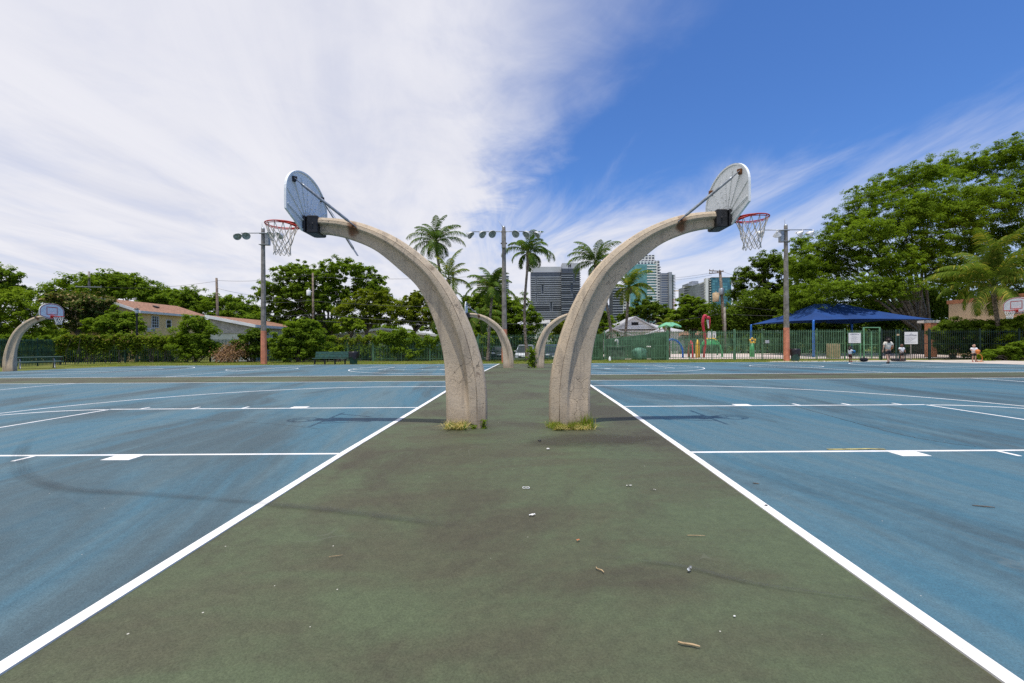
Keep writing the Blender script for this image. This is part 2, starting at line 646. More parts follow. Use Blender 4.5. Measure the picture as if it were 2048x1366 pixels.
M['fence'] = pbr("green_fence_paint", (0.115, 0.235, 0.130), 0.55, var=0.2, scale=2)
M['fencel'] = pbr("pale_green_fence_paint", (0.16, 0.36, 0.20), 0.55, var=0.15, scale=2)
M['fencek'] = pbr("black_green_fence_paint", (0.012, 0.034, 0.026), 0.6, var=0.25, scale=2)
M['fenced'] = pbr("dark_green_fence_paint", (0.028, 0.085, 0.062), 0.6, var=0.25, scale=2)
M['screen'] = pbr("green_privacy_screen", (0.070, 0.145, 0.080), 0.85, var=0.25, scale=1.2)
M['bench'] = pbr("dark_green_bench_paint", (0.022, 0.085, 0.072), 0.5, var=0.2, scale=6)
M['binbag'] = pbr("black_bin_liner", (0.022, 0.020, 0.026), 0.35, var=0.3, scale=9)
M['bark'] = pbr("grey_brown_bark", (0.16, 0.125, 0.095), 0.95, var=0.3, scale=5, bmp=0.5)
M['barkl'] = pbr("pale_grey_bark", (0.215, 0.185, 0.15), 0.95, var=0.25, scale=4, bmp=0.4)
M['palmbark'] = pbr("palm_bark", (0.235, 0.19, 0.15), 0.95, var=0.35, scale=7, bmp=0.6)
M['wood'] = pbr("weathered_pole_wood", (0.215, 0.165, 0.125), 0.95, var=0.3, scale=6, bmp=0.3)
M['wire'] = pbr("dark_cable", (0.05, 0.05, 0.055), 0.6, var=0.1)
M['white'] = pbr("white_paint", (0.78, 0.78, 0.77), 0.6, var=0.05, scale=1)
M['yellowwall'] = pbr("yellow_stucco", (0.84, 0.60, 0.31), 0.9, var=0.07, scale=1.0, bmp=0.1)
M['palewall'] = pbr("pale_green_stucco", (0.62, 0.64, 0.54), 0.9, var=0.06, scale=1.0)
M['beige'] = pbr("beige_stucco", (0.66, 0.51, 0.34), 0.9, var=0.05, scale=0.7, bmp=0.1)
M['coral'] = pbr("coral_trim_paint", (0.56, 0.245, 0.13), 0.85, var=0.08, scale=2)
M['roofbrown'] = pbr("brown_shingle", (0.31, 0.165, 0.105), 0.95, var=0.22, scale=5, bmp=0.5)
M['roofgrey'] = pbr("pale_grey_shingle", (0.42, 0.42, 0.43), 0.9, var=0.12, scale=4, bmp=0.3)
M['glassd'] = pbr("dark_window_glass", (0.020, 0.026, 0.034), 0.08, var=0.2, scale=2, spec=0.6)
M['canopy'] = pbr("royal_blue_canopy_fabric", (0.003, 0.042, 0.185), 0.75, var=0.10, scale=0.6)
M['bluepost'] = pbr("blue_post_paint", (0.02, 0.15, 0.55), 0.45, var=0.1)
M['splashblue'] = pbr("blue_play_paint", (0.02, 0.11, 0.50), 0.35, var=0.08)
M['splashred'] = pbr("red_play_paint", (0.47, 0.03, 0.055), 0.35, var=0.12)
M['splashyellow'] = pbr("yellow_play_paint", (0.80, 0.46, 0.03), 0.35, var=0.08)
M['splashgreen'] = pbr("green_play_paint", (0.06, 0.33, 0.11), 0.4, var=0.12)
M['leafgreen'] = pbr("mint_green_play_paint", (0.17, 0.46, 0.26), 0.4, var=0.12)
M['deck'] = pbr("pale_splash_deck", (0.66, 0.55, 0.50), 0.9, var=0.10, scale=0.5)
M['pave'] = pbr("worn_concrete_paving", (0.50, 0.44, 0.38), 0.92, var=0.12, scale=1.2, bmp=0.2)
M['asphalt'] = pbr("old_asphalt", (0.075, 0.073, 0.070), 0.95, var=0.2, scale=2)
M['sign'] = pbr("white_sign_face", (0.74, 0.74, 0.73), 0.5, var=0.03)
M['signtext'] = pbr("navy_sign_lettering", (0.05, 0.06, 0.14), 0.6, var=0.1)
M['signgrey'] = pbr("grey_sign_lettering", (0.26, 0.26, 0.29), 0.6, var=0.1)
M['plywood'] = pbr("plywood", (0.55, 0.40, 0.24), 0.8, var=0.15, scale=3)
M['stone'] = pbr("whitewashed_wall", (0.70, 0.68, 0.64), 0.9, var=0.08, scale=0.2)
M['skin1'] = pbr("light_skin", (0.52, 0.31, 0.22), 0.55, var=0.05)
M['skin2'] = pbr("brown_skin", (0.20, 0.095, 0.058), 0.55, var=0.05)
M['hairb'] = pbr("dark_hair", (0.028, 0.016, 0.012), 0.55, var=0.3, scale=40)
M['tee'] = pbr("cream_cotton", (0.66, 0.62, 0.54), 0.9, var=0.06, scale=8)
M['teew'] = pbr("white_cotton", (0.74, 0.74, 0.77), 0.9, var=0.05, scale=8)
M['stripe'] = pbr("grey_print", (0.20, 0.21, 0.30), 0.9, var=0.1)
M['darkcloth'] = pbr("charcoal_cloth", (0.025, 0.025, 0.030), 0.9, var=0.2, scale=10)
M['maroon'] = pbr("dark_maroon_cloth", (0.055, 0.014, 0.020), 0.9, var=0.2, scale=10)
M['redshoe'] = pbr("red_shoe", (0.55, 0.02, 0.03), 0.5, var=0.1)
M['ballorange'] = pbr("orange_basketball_rubber", (0.66, 0.20, 0.035), 0.6, var=0.12, scale=30, bmp=0.2)
M['ballblue'] = pbr("blue_ball_rubber", (0.02, 0.16, 0.36), 0.5, var=0.1, scale=30)
M['tyre'] = pbr("tyre_rubber", (0.02, 0.02, 0.02), 0.85, var=0.2)
M['chrome'] = pbr("alloy_rim", (0.5, 0.5, 0.52), 0.3, 0.9, 0.05)
M['carsilver'] = pbr("silver_car_paint", (0.50, 0.52, 0.54), 0.3, 0.5, 0.03, coat=0.6)
M['cardark'] = pbr("dark_blue_car_paint", (0.035, 0.045, 0.06), 0.25, 0.2, 0.05, coat=0.6)
M['carwhite'] = pbr("white_car_paint", (0.75, 0.76, 0.76), 0.3, 0.0, 0.03, coat=0.6)
M['headlamp'] = pbr("headlamp_glass", (0.75, 0.78, 0.80), 0.1, var=0.05)
M['L_ficus'] = leaf_mat("ficus_leaf", (0.084, 0.140, 0.014), (0.225, 0.320, 0.034), 0.46)
M['L_dark'] = leaf_mat("dark_leaf", (0.052, 0.096, 0.012), (0.155, 0.220, 0.027), 0.38)
M['L_mid'] = leaf_mat("mid_leaf", (0.078, 0.132, 0.014), (0.220, 0.315, 0.032), 0.46)
M['L_lite'] = leaf_mat("light_leaf", (0.095, 0.155, 0.014), (0.260, 0.345, 0.032), 0.38)
M['L_olive'] = leaf_mat("olive_leaf", (0.092, 0.130, 0.013), (0.260, 0.305, 0.030), 0.45)
M['L_brown'] = leaf_mat("flowering_leaf", (0.045, 0.085, 0.016), (0.130, 0.170, 0.038), 0.22, odd=(0.42, 0.30, 0.15), oddp=0.22)
M['L_vine'] = leaf_mat("vine_leaf", (0.085, 0.140, 0.015), (0.240, 0.300, 0.030), 0.38, odd=(0.26, 0.20, 0.06), oddp=0.12)
M['L_dead'] = leaf_mat("dead_leaf", (0.20, 0.11, 0.055), (0.42, 0.27, 0.15), 0.15)
M['L_palm'] = leaf_mat("palm_leaflet", (0.036, 0.080, 0.014), (0.125, 0.195, 0.036), 0.22, odd=(0.28, 0.26, 0.06), oddp=0.06)
M['L_palmy'] = leaf_mat("yellow_palm_leaflet", (0.050, 0.100, 0.014), (0.175, 0.230, 0.036), 0.3, odd=(0.36, 0.32, 0.06), oddp=0.12)
M['L_grass'] = leaf_mat("grass_blade", (0.110, 0.180, 0.016), (0.32, 0.38, 0.055), 0.35, odd=(0.40, 0.31, 0.12), oddp=0.18)
M['L_dry'] = leaf_mat("dry_grass_blade", (0.50, 0.40, 0.14), (0.80, 0.66, 0.32), 0.25, odd=(0.10, 0.19, 0.03), oddp=0.35)
# ------------------------------------------------------------------ ground, courts, painted lines
def lawn_mat():
    m_, q, b, out = new_mat("lawn_and_soil")
    p = q.n('ShaderNodeNewGeometry').outputs['Position']
    n1 = q.noise(p, 0.7, 5, 0.65, 0.4)
    n2 = q.noise(p, 9, 4, 0.7)
    c = q.mix(q.rng(n1, 0.38, 0.62), (0.115, 0.155, 0.030), (0.215, 0.205, 0.062))
    c = q.mix(q.rng(n1, 0.60, 0.72, 0, 0.8), c, (0.23, 0.165, 0.09))
    c = q.mix(q.rng(n2, 0.3, 0.7, 0, 0.6), c, (0.065, 0.085, 0.018))
    q.put(b.inputs['Base Color'], c)
    b.inputs['Roughness'].default_value = 1.0
    b.inputs['Specular IOR Level'].default_value = 0.1
    bump(q, b, n2, 0.6, 0.05)
    return m_


M['lawn'] = lawn_mat()
ys = [-60, -10, 14, 20, 27, 34, 42, 45, 60, 100, 250, 800, 3000]
xs = [-3000, -800, -200, -80, -40, 0, 40, 80, 200, 800, 3000]
mb = MB()
nx = len(xs)
mb.add([(x, y, tz(y)) for y in ys for x in xs],
       [(j * nx + i, j * nx + i + 1, (j + 1) * nx + i + 1, (j + 1) * nx + i) for j in range(len(ys) - 1) for i in range(nx - 1)])
struct('ground', mb, M['lawn'])

XL = ([-8, 1.75, 3.63, 5.14, 8.84, 12.07, 15, 18.6, 27, 33.4], [-2.02, -1.98, -1.95, -1.93, -1.81, -1.72, -1.62, -1.49, -1.16, -0.92])
XR = ([-8, 1.62, 3.56, 5.06, 8.88, 13.32, 15, 18.6, 27, 33.4], [1.44, 1.81, 1.90, 1.97, 2.13, 2.28, 2.34, 2.45, 2.72, 2.92])


def xl(y):
    return float(np.interp(y, *XL))


def xr(y):
    return float(np.interp(y, *XR))


def sheet(mbx, fa, fb, y0, y1, off, n=40):
    """a sheet between two edge functions of y, lying on the playing surface"""
    vs = []
    ysx = sorted(set([y0 + (y1 - y0) * i / n for i in range(n + 1)] + [t for t in (14.0,) if y0 < t < y1]))
    for y in ysx:
        vs += [(fa(y), y, gz(y) + off), (fb(y), y, gz(y) + off)]
    mbx.add(vs, [(2 * i, 2 * i + 1, 2 * i + 3, 2 * i + 2) for i in range(len(ysx) - 1)])


def ribbon(mbx, pts, w, off=0.0, step=0.15):
    """painted line along pts (x,y) of width w (metres)"""
    P = [Vector((p[0], p[1])) for p in pts]
    Q = [P[0]]
    for a, b in zip(P, P[1:]):
        k = max(1, int((b - a).length / step))
        Q += [a.lerp(b, (i + 1) / k) for i in range(k)]
    vs = []
    for i, p in enumerate(Q):
        t = (Q[min(i + 1, len(Q) - 1)] - Q[max(i - 1, 0)]).normalized()
        nrm = Vector((-t.y, t.x)) * (w / 2)
        for s_ in (-1, 1):
            r = p + nrm * s_
            vs.append((r.x, r.y, gz(r.y) + off))
    mbx.add(vs, [(2 * i, 2 * i + 1, 2 * i + 3, 2 * i + 2) for i in range(len(Q) - 1)])


def bandn(x):
    return 15.16 - 0.002 * x if x < 0 else 15.2 - 0.026 * x


# green base slab, with its own edge
x0s, x1s = -27.9, 29.2
mb = MB()
sheet(mb, lambda y: x0s, lambda y: x1s, -9.0, 33.3, -0.006, 24)
k = len(mb.v)
for xx, flip in ((x0s, 0), (x1s, 1)):
    mb.add([(xx, -9, gz(-9) - .2), (xx, 14, gz(14) - .2), (xx, 33.3, gz(33.3) - .2), (xx, -9, gz(-9) - .006), (xx, 14, gz(14) - .006), (xx, 33.3, gz(33.3) - .006)],
           [(0, 1, 4, 3), (1, 2, 5, 4)])
mb.add([(x0s, 33.3, gz(33.3) - .2), (x1s, 33.3, gz(33.3) - .2), (x1s, 33.3, gz(33.3) - .006), (x0s, 33.3, gz(33.3) - .006)], [(0, 1, 2, 3)])
struct('green_court_floor', mb, M['green'])

YB0, YB1 = 15.16, 18.62


def blue_court(name, left, y0, y1):
    b_ = MB()
    if left:
        sheet(b_, lambda y: x0s + .05 + max(0, (y - 31.2) * 1.2), lambda y: xl(y), y0, y1, -0.001)
    else:
        sheet(b_, lambda y: xr(y), lambda y: x1s - .05 - max(0, (y - 31.2) * 1.2), y0, y1, -0.001)
    return struct(name, b_, M['blue'])


blue_court('blue_court_floor', True, -8.5, YB0)
blue_court('blue_court_floor', False, -8.5, YB0 - 0.02)
blue_court('blue_court_floor', True, YB1 + 0.02, 33.2)
blue_court('blue_court_floor', False, YB1 - 0.05, 33.2)

# white lines of the four courts
LW = 0.052


def court_lines(left, yc, yn, yf, bandside):
    """yc: hoop axis; yn/yf: near and far long sides"""
    b_ = MB()
    sg = -1 if left else 1
    bx = xl if left else xr
    ribbon(b_, [(bx(y) - sg * 0.0, y) for y in np.linspace(yn, yf, 40)], 0.075)
    for y in (yn, yf):
        x1 = x0s + .2 if left else x1s - .2
        ribbon(b_, [(bx(y) + sg * .04, y), (x1, y)], LW, 0.0, 0.5)
    lane = 1.845
    xf = bx(yc) + sg * 5.93
    hx = bx(yc) + sg * 1.62
    for s_ in (-1, 1):
        yy = yc + s_ * lane
        ribbon(b_, [(bx(yy) + sg * .04, yy), (xf, yy)], LW)
        # the block and the tick marks outside the lane
        xb = bx(yy) + sg * 2.22
        yo = yy + s_ * (0.026 + 0.1)
        ribbon(b_, [(xb, yo), (xb + sg * .31, yo)], 0.2, 0.0)
        for d in (3.45, 4.43, 5.43):
            xt = bx(yy) + sg * d
            ribbon(b_, [(xt, yy + s_ * .03), (xt, yy + s_ * .25)], 0.05)
    ribbon(b_, [(xf, yc - lane + .03), (xf, yc + lane - .03)], LW)
    # free throw half circle, outside the lane
    ribbon(b_, [(xf + sg * (.03 + 1.80 * math.sin(a)), yc + 1.80 * math.cos(a)) for a in np.linspace(0.02, PI - .02, 40)], LW)
    # three point arc
    R3 = 6.12
    a0 = [(bx(yc + R3) + sg * .04, yc + R3), (hx, yc + R3)]
    arc = [(hx + sg * R3 * math.sin(a), yc + R3 * math.cos(a)) for a in np.linspace(0, PI, 70)]
    a1 = [(hx, yc - R3), (bx(yc - R3) + sg * .04, yc - R3)]
    ribbon(b_, a0 + arc[1:-1] + a1, LW)
    # half way line and centre circle, and the far end
    xe = -27.2 if left else 28.4
    xm = (xe + bx(yc)) / 2
    ribbon(b_, [(xm, yn + .04), (xm, yf - .04)], LW)
    ribbon(b_, [(xm + 1.8 * math.cos(a), yc + 1.8 * math.sin(a)) for a in np.linspace(0, 2 * PI, 60)], LW, 0.0004)
    hx2 = xe - sg * 1.62
    arc = [(hx2 - sg * R3 * math.sin(a), yc + R3 * math.cos(a)) for a in np.linspace(0, PI, 70)]
    ribbon(b_, arc, LW)
    for s_ in (-1, 1):
        ribbon(b_, [(xe, yc + s_ * lane), (xe - sg * 5.9, yc + s_ * lane)], LW)
    ribbon(b_, [(xe - sg * 5.9, yc - lane), (xe - sg * 5.9, yc + lane)], LW)
    b_.v = [(v[0], v[1], v[2] + 0.003) for v in b_.v]
    n0 = len(b_.v)                       # paint has thickness: let every outer edge run down to the asphalt
    from collections import Counter
    ed = Counter()
    for f in b_.f:
        for a_, c_ in zip(f, f[1:] + f[:1]):
            ed[(min(a_, c_), max(a_, c_))] += 1
    low = [(v[0], v[1], v[2] - 0.012) for v in b_.v]
    rim = [e for e, k_ in ed.items() if k_ == 1]
    b_.add(low, [(a_, c_, c_ , a_) for a_, c_ in ()])
    for a_, c_ in rim:
        b_.f.append((a_, c_, c_ + n0, a_ + n0))
        b_.mi.append(0)
        b_.sm.append(False)
    return struct('court_line_markings', b_, M['line'])


court_lines(True, 6.99, -1.0, YB0, 1)
court_lines(False, 6.96, -1.0, YB0 - .02, 1)
court_lines(True, 25.95, YB1 + .02, 33.12, 1)
court_lines(False, 25.9, YB1 - .05, 33.12, 1)


# rubber left by a skidding bicycle
def skid_mat():
    m_, q, b, out = new_mat("tyre_rubber_stain")
    p = q.n('ShaderNodeNewGeometry').outputs['Position']
    u = q.n('ShaderNodeUVMap').outputs[0]
    ux, uy, _ = q.sep(u)
    across = q.m('ABSOLUTE', q.m('SUBTRACT', uy, 0.5))
    lines_ = q.noise(q.comb(q.m('MULTIPLY', ux, 0.6), q.m('MULTIPLY', uy, 16.0), 0), 1.0, 3, 0.6)
    f = q.m('MULTIPLY', q.rng(across, 0.5, 0.2), q.rng(lines_, 0.35, 0.65, 0.25, 1.0))
    f = q.m('MULTIPLY', f, q.rng(q.noise(p, 1.2, 3), 0.3, 0.6, 0.35, 1.0))
    f = q.m('MULTIPLY', f, q.m('MULTIPLY', q.rng(ux, 0.0, 0.35), q.rng(ux, 1.0, 0.93)))
    tr = q.n('ShaderNodeBsdfTransparent')
    mx = q.n('ShaderNodeMixShader')
    q.put(b.inputs['Base Color'], (0.040, 0.042, 0.045))
    b.inputs['Roughness'].default_value = 0.9
    q.put(mx.inputs[0], q.m('MULTIPLY', f, 0.36))
    q.nt.links.new(tr.outputs[0], mx.inputs[1])
    q.nt.links.new(b.outputs[0], mx.inputs[2])
    q.nt.links.new(mx.outputs[0], out.inputs[0])
    return m_


M['skid'] = skid_mat()


def smooth(pts, n=8):
    """Catmull-Rom through points of any dimension"""
    P = [Vector(p) for p in pts]
    out = []
    for i in range(len(P) - 1):
        p0, p1, p2, p3 = P[max(i - 1, 0)], P[i], P[i + 1], P[min(i + 2, len(P) - 1)]
        for k in range(n):
            t = k / n
            out.append(0.5 * ((2 * p1) + (p2 - p0) * t + (2 * p0 - 5 * p1 + 4 * p2 - p3) * t * t + (3 * p1 - p0 - 3 * p2 + p3) * t ** 3))
    out.append(P[-1])
    return out


def skid(name, pts, w):
    Q = smooth([Vector((a, b, 0)) for a, b in pts], 10)
    vs, fs, uvs = [], [], []
    for i, p in enumerate(Q):
        t = (Q[min(i + 1, len(Q) - 1)] - Q[max(i - 1, 0)]).normalized()
        nrm = Vector((-t.y, t.x, 0))
        ww = w * (0.6 + 0.4 * math.sin(PI * min(1, i / len(Q) * 1.3)))
        for s_ in (-.5, .5):
            r = p + nrm * ww * s_
            vs.append((r.x, r.y, gz(r.y) + 0.008))
            uvs.append((i / (len(Q) - 1), s_ + .5))
    b_ = MB()
    b_.add(vs, [(2 * i, 2 * i + 1, 2 * i + 3, 2 * i + 2) for i in range(len(Q) - 1)])
    o = struct(name, b_, M['skid'])
    lay = o.data.uv_layers.new(name="UVMap")
    for li, lo in enumerate(o.data.loops):
        lay.data[li].uv = uvs[lo.vertex_index]
    return o


skid('tyre_skid_stain', [(-7.17, 7.13), (-6.65, 6.34), (-6.05, 5.65), (-5.55, 5.12), (-5.2, 4.80), (-4.69, 4.37), (-4.10, 4.03), (-3.69, 3.88), (-3.01, 3.77), (-2.07, 3.57), (-1.20, 3.35), (-0.30, 3.04)], 0.20)
skid('tyre_skid_stain', [(0.35, 2.68), (0.9, 2.52), (1.25, 2.32), (1.75, 2.16)], 0.05)

# old stains in the green paint and a hairline crack across the right court
def stain_mat():
    m_, q, b, out = new_mat("damp_brown_stain")
    p = q.n('ShaderNodeNewGeometry').outputs['Position']
    u = q.n('ShaderNodeUVMap').outputs[0]
    r_ = q.vm('LENGTH', u)
    n1 = q.noise(p, 1.6, 5, 0.65, 0.6)
    f = q.rng(q.m('ADD', r_, q.m('MULTIPLY', q.m('SUBTRACT', n1, 0.5), 2.6)), 1.0, 0.15)
    f = q.m('MULTIPLY', f, q.rng(r_, 1.0, 0.55))
    tr = q.n('ShaderNodeBsdfTransparent')
    mx = q.n('ShaderNodeMixShader')
    q.put(b.inputs['Base Color'], (0.060, 0.050, 0.036))
    b.inputs['Roughness'].default_value = 0.8
    q.put(mx.inputs[0], q.m('MULTIPLY', f, 0.5))
    q.nt.links.new(tr.outputs[0], mx.inputs[1])
    q.nt.links.new(b.outputs[0], mx.inputs[2])
    q.nt.links.new(mx.outputs[0], out.inputs[0])
    return m_


M['stain'] = stain_mat()
for px_, py_, rx_, ry_ in ((1185, 880, 1.25, .55),):
    x, y = gp(px_, py_)
    mb = MB()
    n_ = 28
    mb.add([(x, y, gz(y) + .001)] + [(x + rx_ * math.cos(2 * PI * i / n_), y + ry_ * math.sin(2 * PI * i / n_), gz(y) + .001) for i in range(n_)], [(0, 1 + i, 1 + (i + 1) % n_) for i in range(n_)])
    o = struct('brown_stain', mb, M['stain'])
    lay = o.data.uv_layers.new(name="UVMap")
    for li, lo in enumerate(o.data.loops):
        v = o.data.vertices[lo.vertex_index].co
        lay.data[li].uv = ((v.x - x) / rx_, (v.y - y) / ry_)
mb = MB()
r = random.Random(8)
Q = smooth([Vector((*gp(a, b2), 0)) for a, b2 in ((1560, 803), (1640, 826), (1716, 847), (1790, 866), (1862, 881), (1950, 893))], 14)
ribbon(mb, [(p.x + r.uniform(-.012, .012), p.y + r.uniform(-.012, .012)) for p in Q], .010, .0025)
Q = smooth([Vector((*gp(a, b2), 0)) for a, b2 in ((120, 846), (330, 838), (520, 846), (640, 858))], 14)
ribbon(mb, [(p.x + r.uniform(-.012, .012), p.y + r.uniform(-.012, .012)) for p in Q], .006, .0025)
struct('hairline_crack', mb, M['asphalt'])

# a yellow smear of paint on the right-hand court, and paving round the courts
mb = MB()
ribbon(mb, [gp(1655, 899), gp(1700, 898.6), gp(1738, 898), gp(1770, 898.8)], 0.05, 0.004)
struct('yellow_paint_smear', mb, pbr("faded_yellow_paint", (0.42, 0.37, 0.14), 0.8, var=0.3, scale=12))
mb = MB()
mb.add([(18.5, 33.32, gz(33.3) - .012), (26, 33.32, gz(33.3) - .012), (29.3, 30.6, gz(30.6) - .012), (29.3, 20, gz(20) - .012), (36, 20, gz(20) - .012), (36, 35.6, gz(35.6) - .012), (20.5, 35.6, gz(35.6) - .012)],
       [(0, 1, 2, 3, 4, 5, 6)])
struct('paved_walk', mb, M['pave'])
mb = MB()
mb.add([(9.5, 40.6, 0), (44, 38.6, 0), (46, 58, 0), (9.5, 58, 0)], [(0, 1, 2, 3)])
mb.v = [(x, y, gz(40) + .01) for x, y, z in mb.v]
struct('splash_deck', mb, M['deck'])
mb = MB()
mb.add([(-30, 46, tz(46) + .02), (9, 46, tz(46) + .02), (9, 56, tz(56) + .02), (-30, 56, tz(56) + .02)], [(0, 1, 2, 3)])
mb.add([(9, 70, tz(70) + .02), (60, 70, tz(70) + .02), (60, 92, tz(92) + .02), (9, 92, tz(92) + .02)], [(0, 1, 2, 3)])
struct('road', mb, M['asphalt'])

# lawn blades on the strip between courts and fence
rg = np.random.default_rng(3)


def blades(name, xs_, ys_, zs_, h0, h1, w, mat, lean=0.5, seed=1):
    r = np.random.default_rng(seed)
    n = len(xs_)
    a = r.uniform(0, 2 * PI, n)
    h = r.uniform(h0, h1, n)
    ln = r.normal(0, lean, n) * h
    la = r.uniform(0, 2 * PI, n)
    c = np.stack([xs_, ys_, zs_], 1)
    d = np.stack([np.cos(a), np.sin(a), np.zeros(n)], 1) * (w * .5)
    mid = c + np.stack([np.cos(la) * ln * .35, np.sin(la) * ln * .35, h * .6], 1)
    tip = c + np.stack([np.cos(la) * ln, np.sin(la) * ln, h * np.clip(1 - (ln / h) ** 2 * .3, .35, 1)], 1)
    v = np.concatenate([c - d, c + d, mid + d * .7, mid - d * .7, tip + d * .1, tip - d * .1], 0)
    i = np.arange(n)
    qd = np.concatenate([np.stack([i, i + n, i + 2 * n, i + 3 * n], 1), np.stack([i + 3 * n, i + 2 * n, i + 4 * n, i + 5 * n], 1)], 0)
    return raw_mesh(name, v, qd, mat)


n = 26000
gx = rg.uniform(-34, 26, n)
gy = 33.35 + rg.random(n) ** 1.3 * 7.5
gzv = np.array([tz(y) for y in gy])
stuff('lawn_grass', blades('lawn_grass', gx, gy, gzv, 0.04, 0.11, 0.018, M['L_grass'], .5, 5), None,
      'strip of short yellowish green grass between the blue courts and the fence', 'grass')
# ------------------------------------------------------------------ the arched concrete hoop posts
OUT = [(-.32, -.06), (-.309, .02), (-.301, .547), (-.226, .999), (-.060, 1.526), (.203, 2.053), (.542, 2.467), (.994, 2.806), (1.445, 3.009), (1.822, 3.100), (2.22, 3.128)]
INN = [(.292, -.06), (.294, .02), (.306, .698), (.354, 1.15), (.482, 1.60), (.693, 2.053), (.994, 2.354), (1.370, 2.655), (1.746, 2.82), (2.048, 2.89), (2.22, 2.895)]


def resample(pts, n):
    Q = smooth([Vector((p[0], p[1], 0)) for p in pts], 14)
    d = [0]
    for a, b in zip(Q, Q[1:]):
        d.append(d[-1] + (b - a).length)
    t = np.linspace(0, d[-1], n)
    return np.interp(t, d, [p.x for p in Q]), np.interp(t, d, [p.y for p in Q])


def arch_mesh():
    N = 56
    ox, oz = resample(OUT, N)
    ix, iz = resample(INN, N)
    # section: (n from +1 outer edge to -1 inner edge, half depth) - a thick outer flange and a hollowed web
    sec = [(1.0, .075), (.985, .105), (.93, .128), (.57, .170), (.545, .164), (.52, .172), (.24, .178), (.17, .172), (.12, .152), (.07, .118), (.0, .092), (-.12, .082), (-.86, .088), (-.97, .078), (-1.0, .055)]
    solid = [(1.0, .075), (.985, .105), (.93, .128), (.57, .170), (.545, .164), (.52, .172), (.24, .178), (.17, .177), (.12, .172), (.07, .166), (.0, .160), (-.12, .156), (-.86, .130), (-.97, .108), (-1.0, .075)]
    m = len(sec)
    b_ = MB()
    vs = []
    for i in range(N):
        mx, mz = (ox[i] + ix[i]) / 2, (oz[i] + iz[i]) / 2
        hx, hz = (ox[i] - ix[i]) / 2, (oz[i] - iz[i]) / 2
        ring = []
        for k in range(m):
            # the hollow fades out towards the foot, first on its inner side
            zf = mz + 0.55 * sec[k][0]
            w = min(1.0, max(0.0, (zf - 0.02) / 0.62))
            w = w * w * (3 - 2 * w)
            y = solid[k][1] * (1 - w) + sec[k][1] * w
            y *= 1.06 - 0.22 * i / N
            ring.append((mx + hx * sec[k][0], mz + hz * sec[k][0], y))
        vs += [(x, -y, z) for x, z, y in ring] + [(x, y, z) for x, z, y in reversed(ring)]
    L = 2 * m
    fs = []
    for i in range(N - 1):
        for k in range(L):
            l = (k + 1) % L
            fs.append((i * L + k, i * L + l, (i + 1) * L + l, (i + 1) * L + k))
    b_.add(vs, fs, 0, True)
    b_.f += [tuple(range(L - 1, -1, -1)), tuple((N - 1) * L + k for k in range(L))]
    b_.mi += [0, 0]
    b_.sm += [False, False]
    me = b_.mesh('arch_post', M['concrete'])
    lay = me.uv_layers.new(name="UVMap")
    for li, lo in enumerate(me.loops):
        i, k = divmod(lo.vertex_index, L)
        lay.data[li].uv = (sec[k if k < m else L - 1 - k][0], i / N)
    # keep the flange arrises crisp
    try:
        me.set_sharp_from_angle(angle=math.radians(28))
    except Exception:
        pass
    return me


XB = 2.385            # plane of the board's front face
BOT, SH0, SH1, TOP = 2.905, 3.09, 3.36, 3.785


def fan(inset=0.0, n=26):
    """outline of the fan-shaped board in (y, z)"""
    w = .69 - inset
    pts = [(-.20 + inset * .3, BOT + inset), (.20 - inset * .3, BOT + inset), (w, SH0 + inset * .35)]
    for i in range(n + 1):
        a = PI * i / n
        pts.append((w * math.cos(a), SH1 + (TOP - SH1 - inset) * math.sin(a)))
    pts.append((-w, SH0 + inset * .35))
    return pts


def ring_strip(b_, po, pi_, x):
    n = len(po)
    b_.add([(x, p[0], p[1]) for p in po] + [(x, p[0], p[1]) for p in pi_],
           [(i, (i + 1) % n, n + (i + 1) % n, n + i) for i in range(n)])


def net_mb(dy=0.0, seed=2, cord=.0056):
    r = random.Random(seed)
    b_ = MB()
    cx, cz = XB + .375, 3.05
    n = 12
    lev = [(.222, -.012), (.165, -.175), (.142, -.255), (.128, -.325), (.118, -.39), (.122, -.455)]
    P = []
    for j, (R, z) in enumerate(lev):
        row = []
        for k in range(n):
            a = 2 * PI * (k + (0.5 if j % 2 else 0)) / n
            jit = 0 if j == 0 else .012
            row.append(Vector((cx + R * math.cos(a) + r.uniform(-jit, jit), R * math.sin(a) + r.uniform(-jit, jit), cz + z + r.uniform(-jit, jit))))
        P.append(row)
    for j in range(len(lev) - 1):
        for k in range(n):
            a = P[j][k]
            for b2 in ((P[j + 1][k], P[j + 1][(k - 1) % n]) if j % 2 == 0 else (P[j + 1][k], P[j + 1][(k + 1) % n])):
                mid = (a + b2) / 2 + Vector((0, 0, -.006))
                b_.tube([a, mid, b2], cord, 5, cap=False)
    return b_


HOOPS = {}


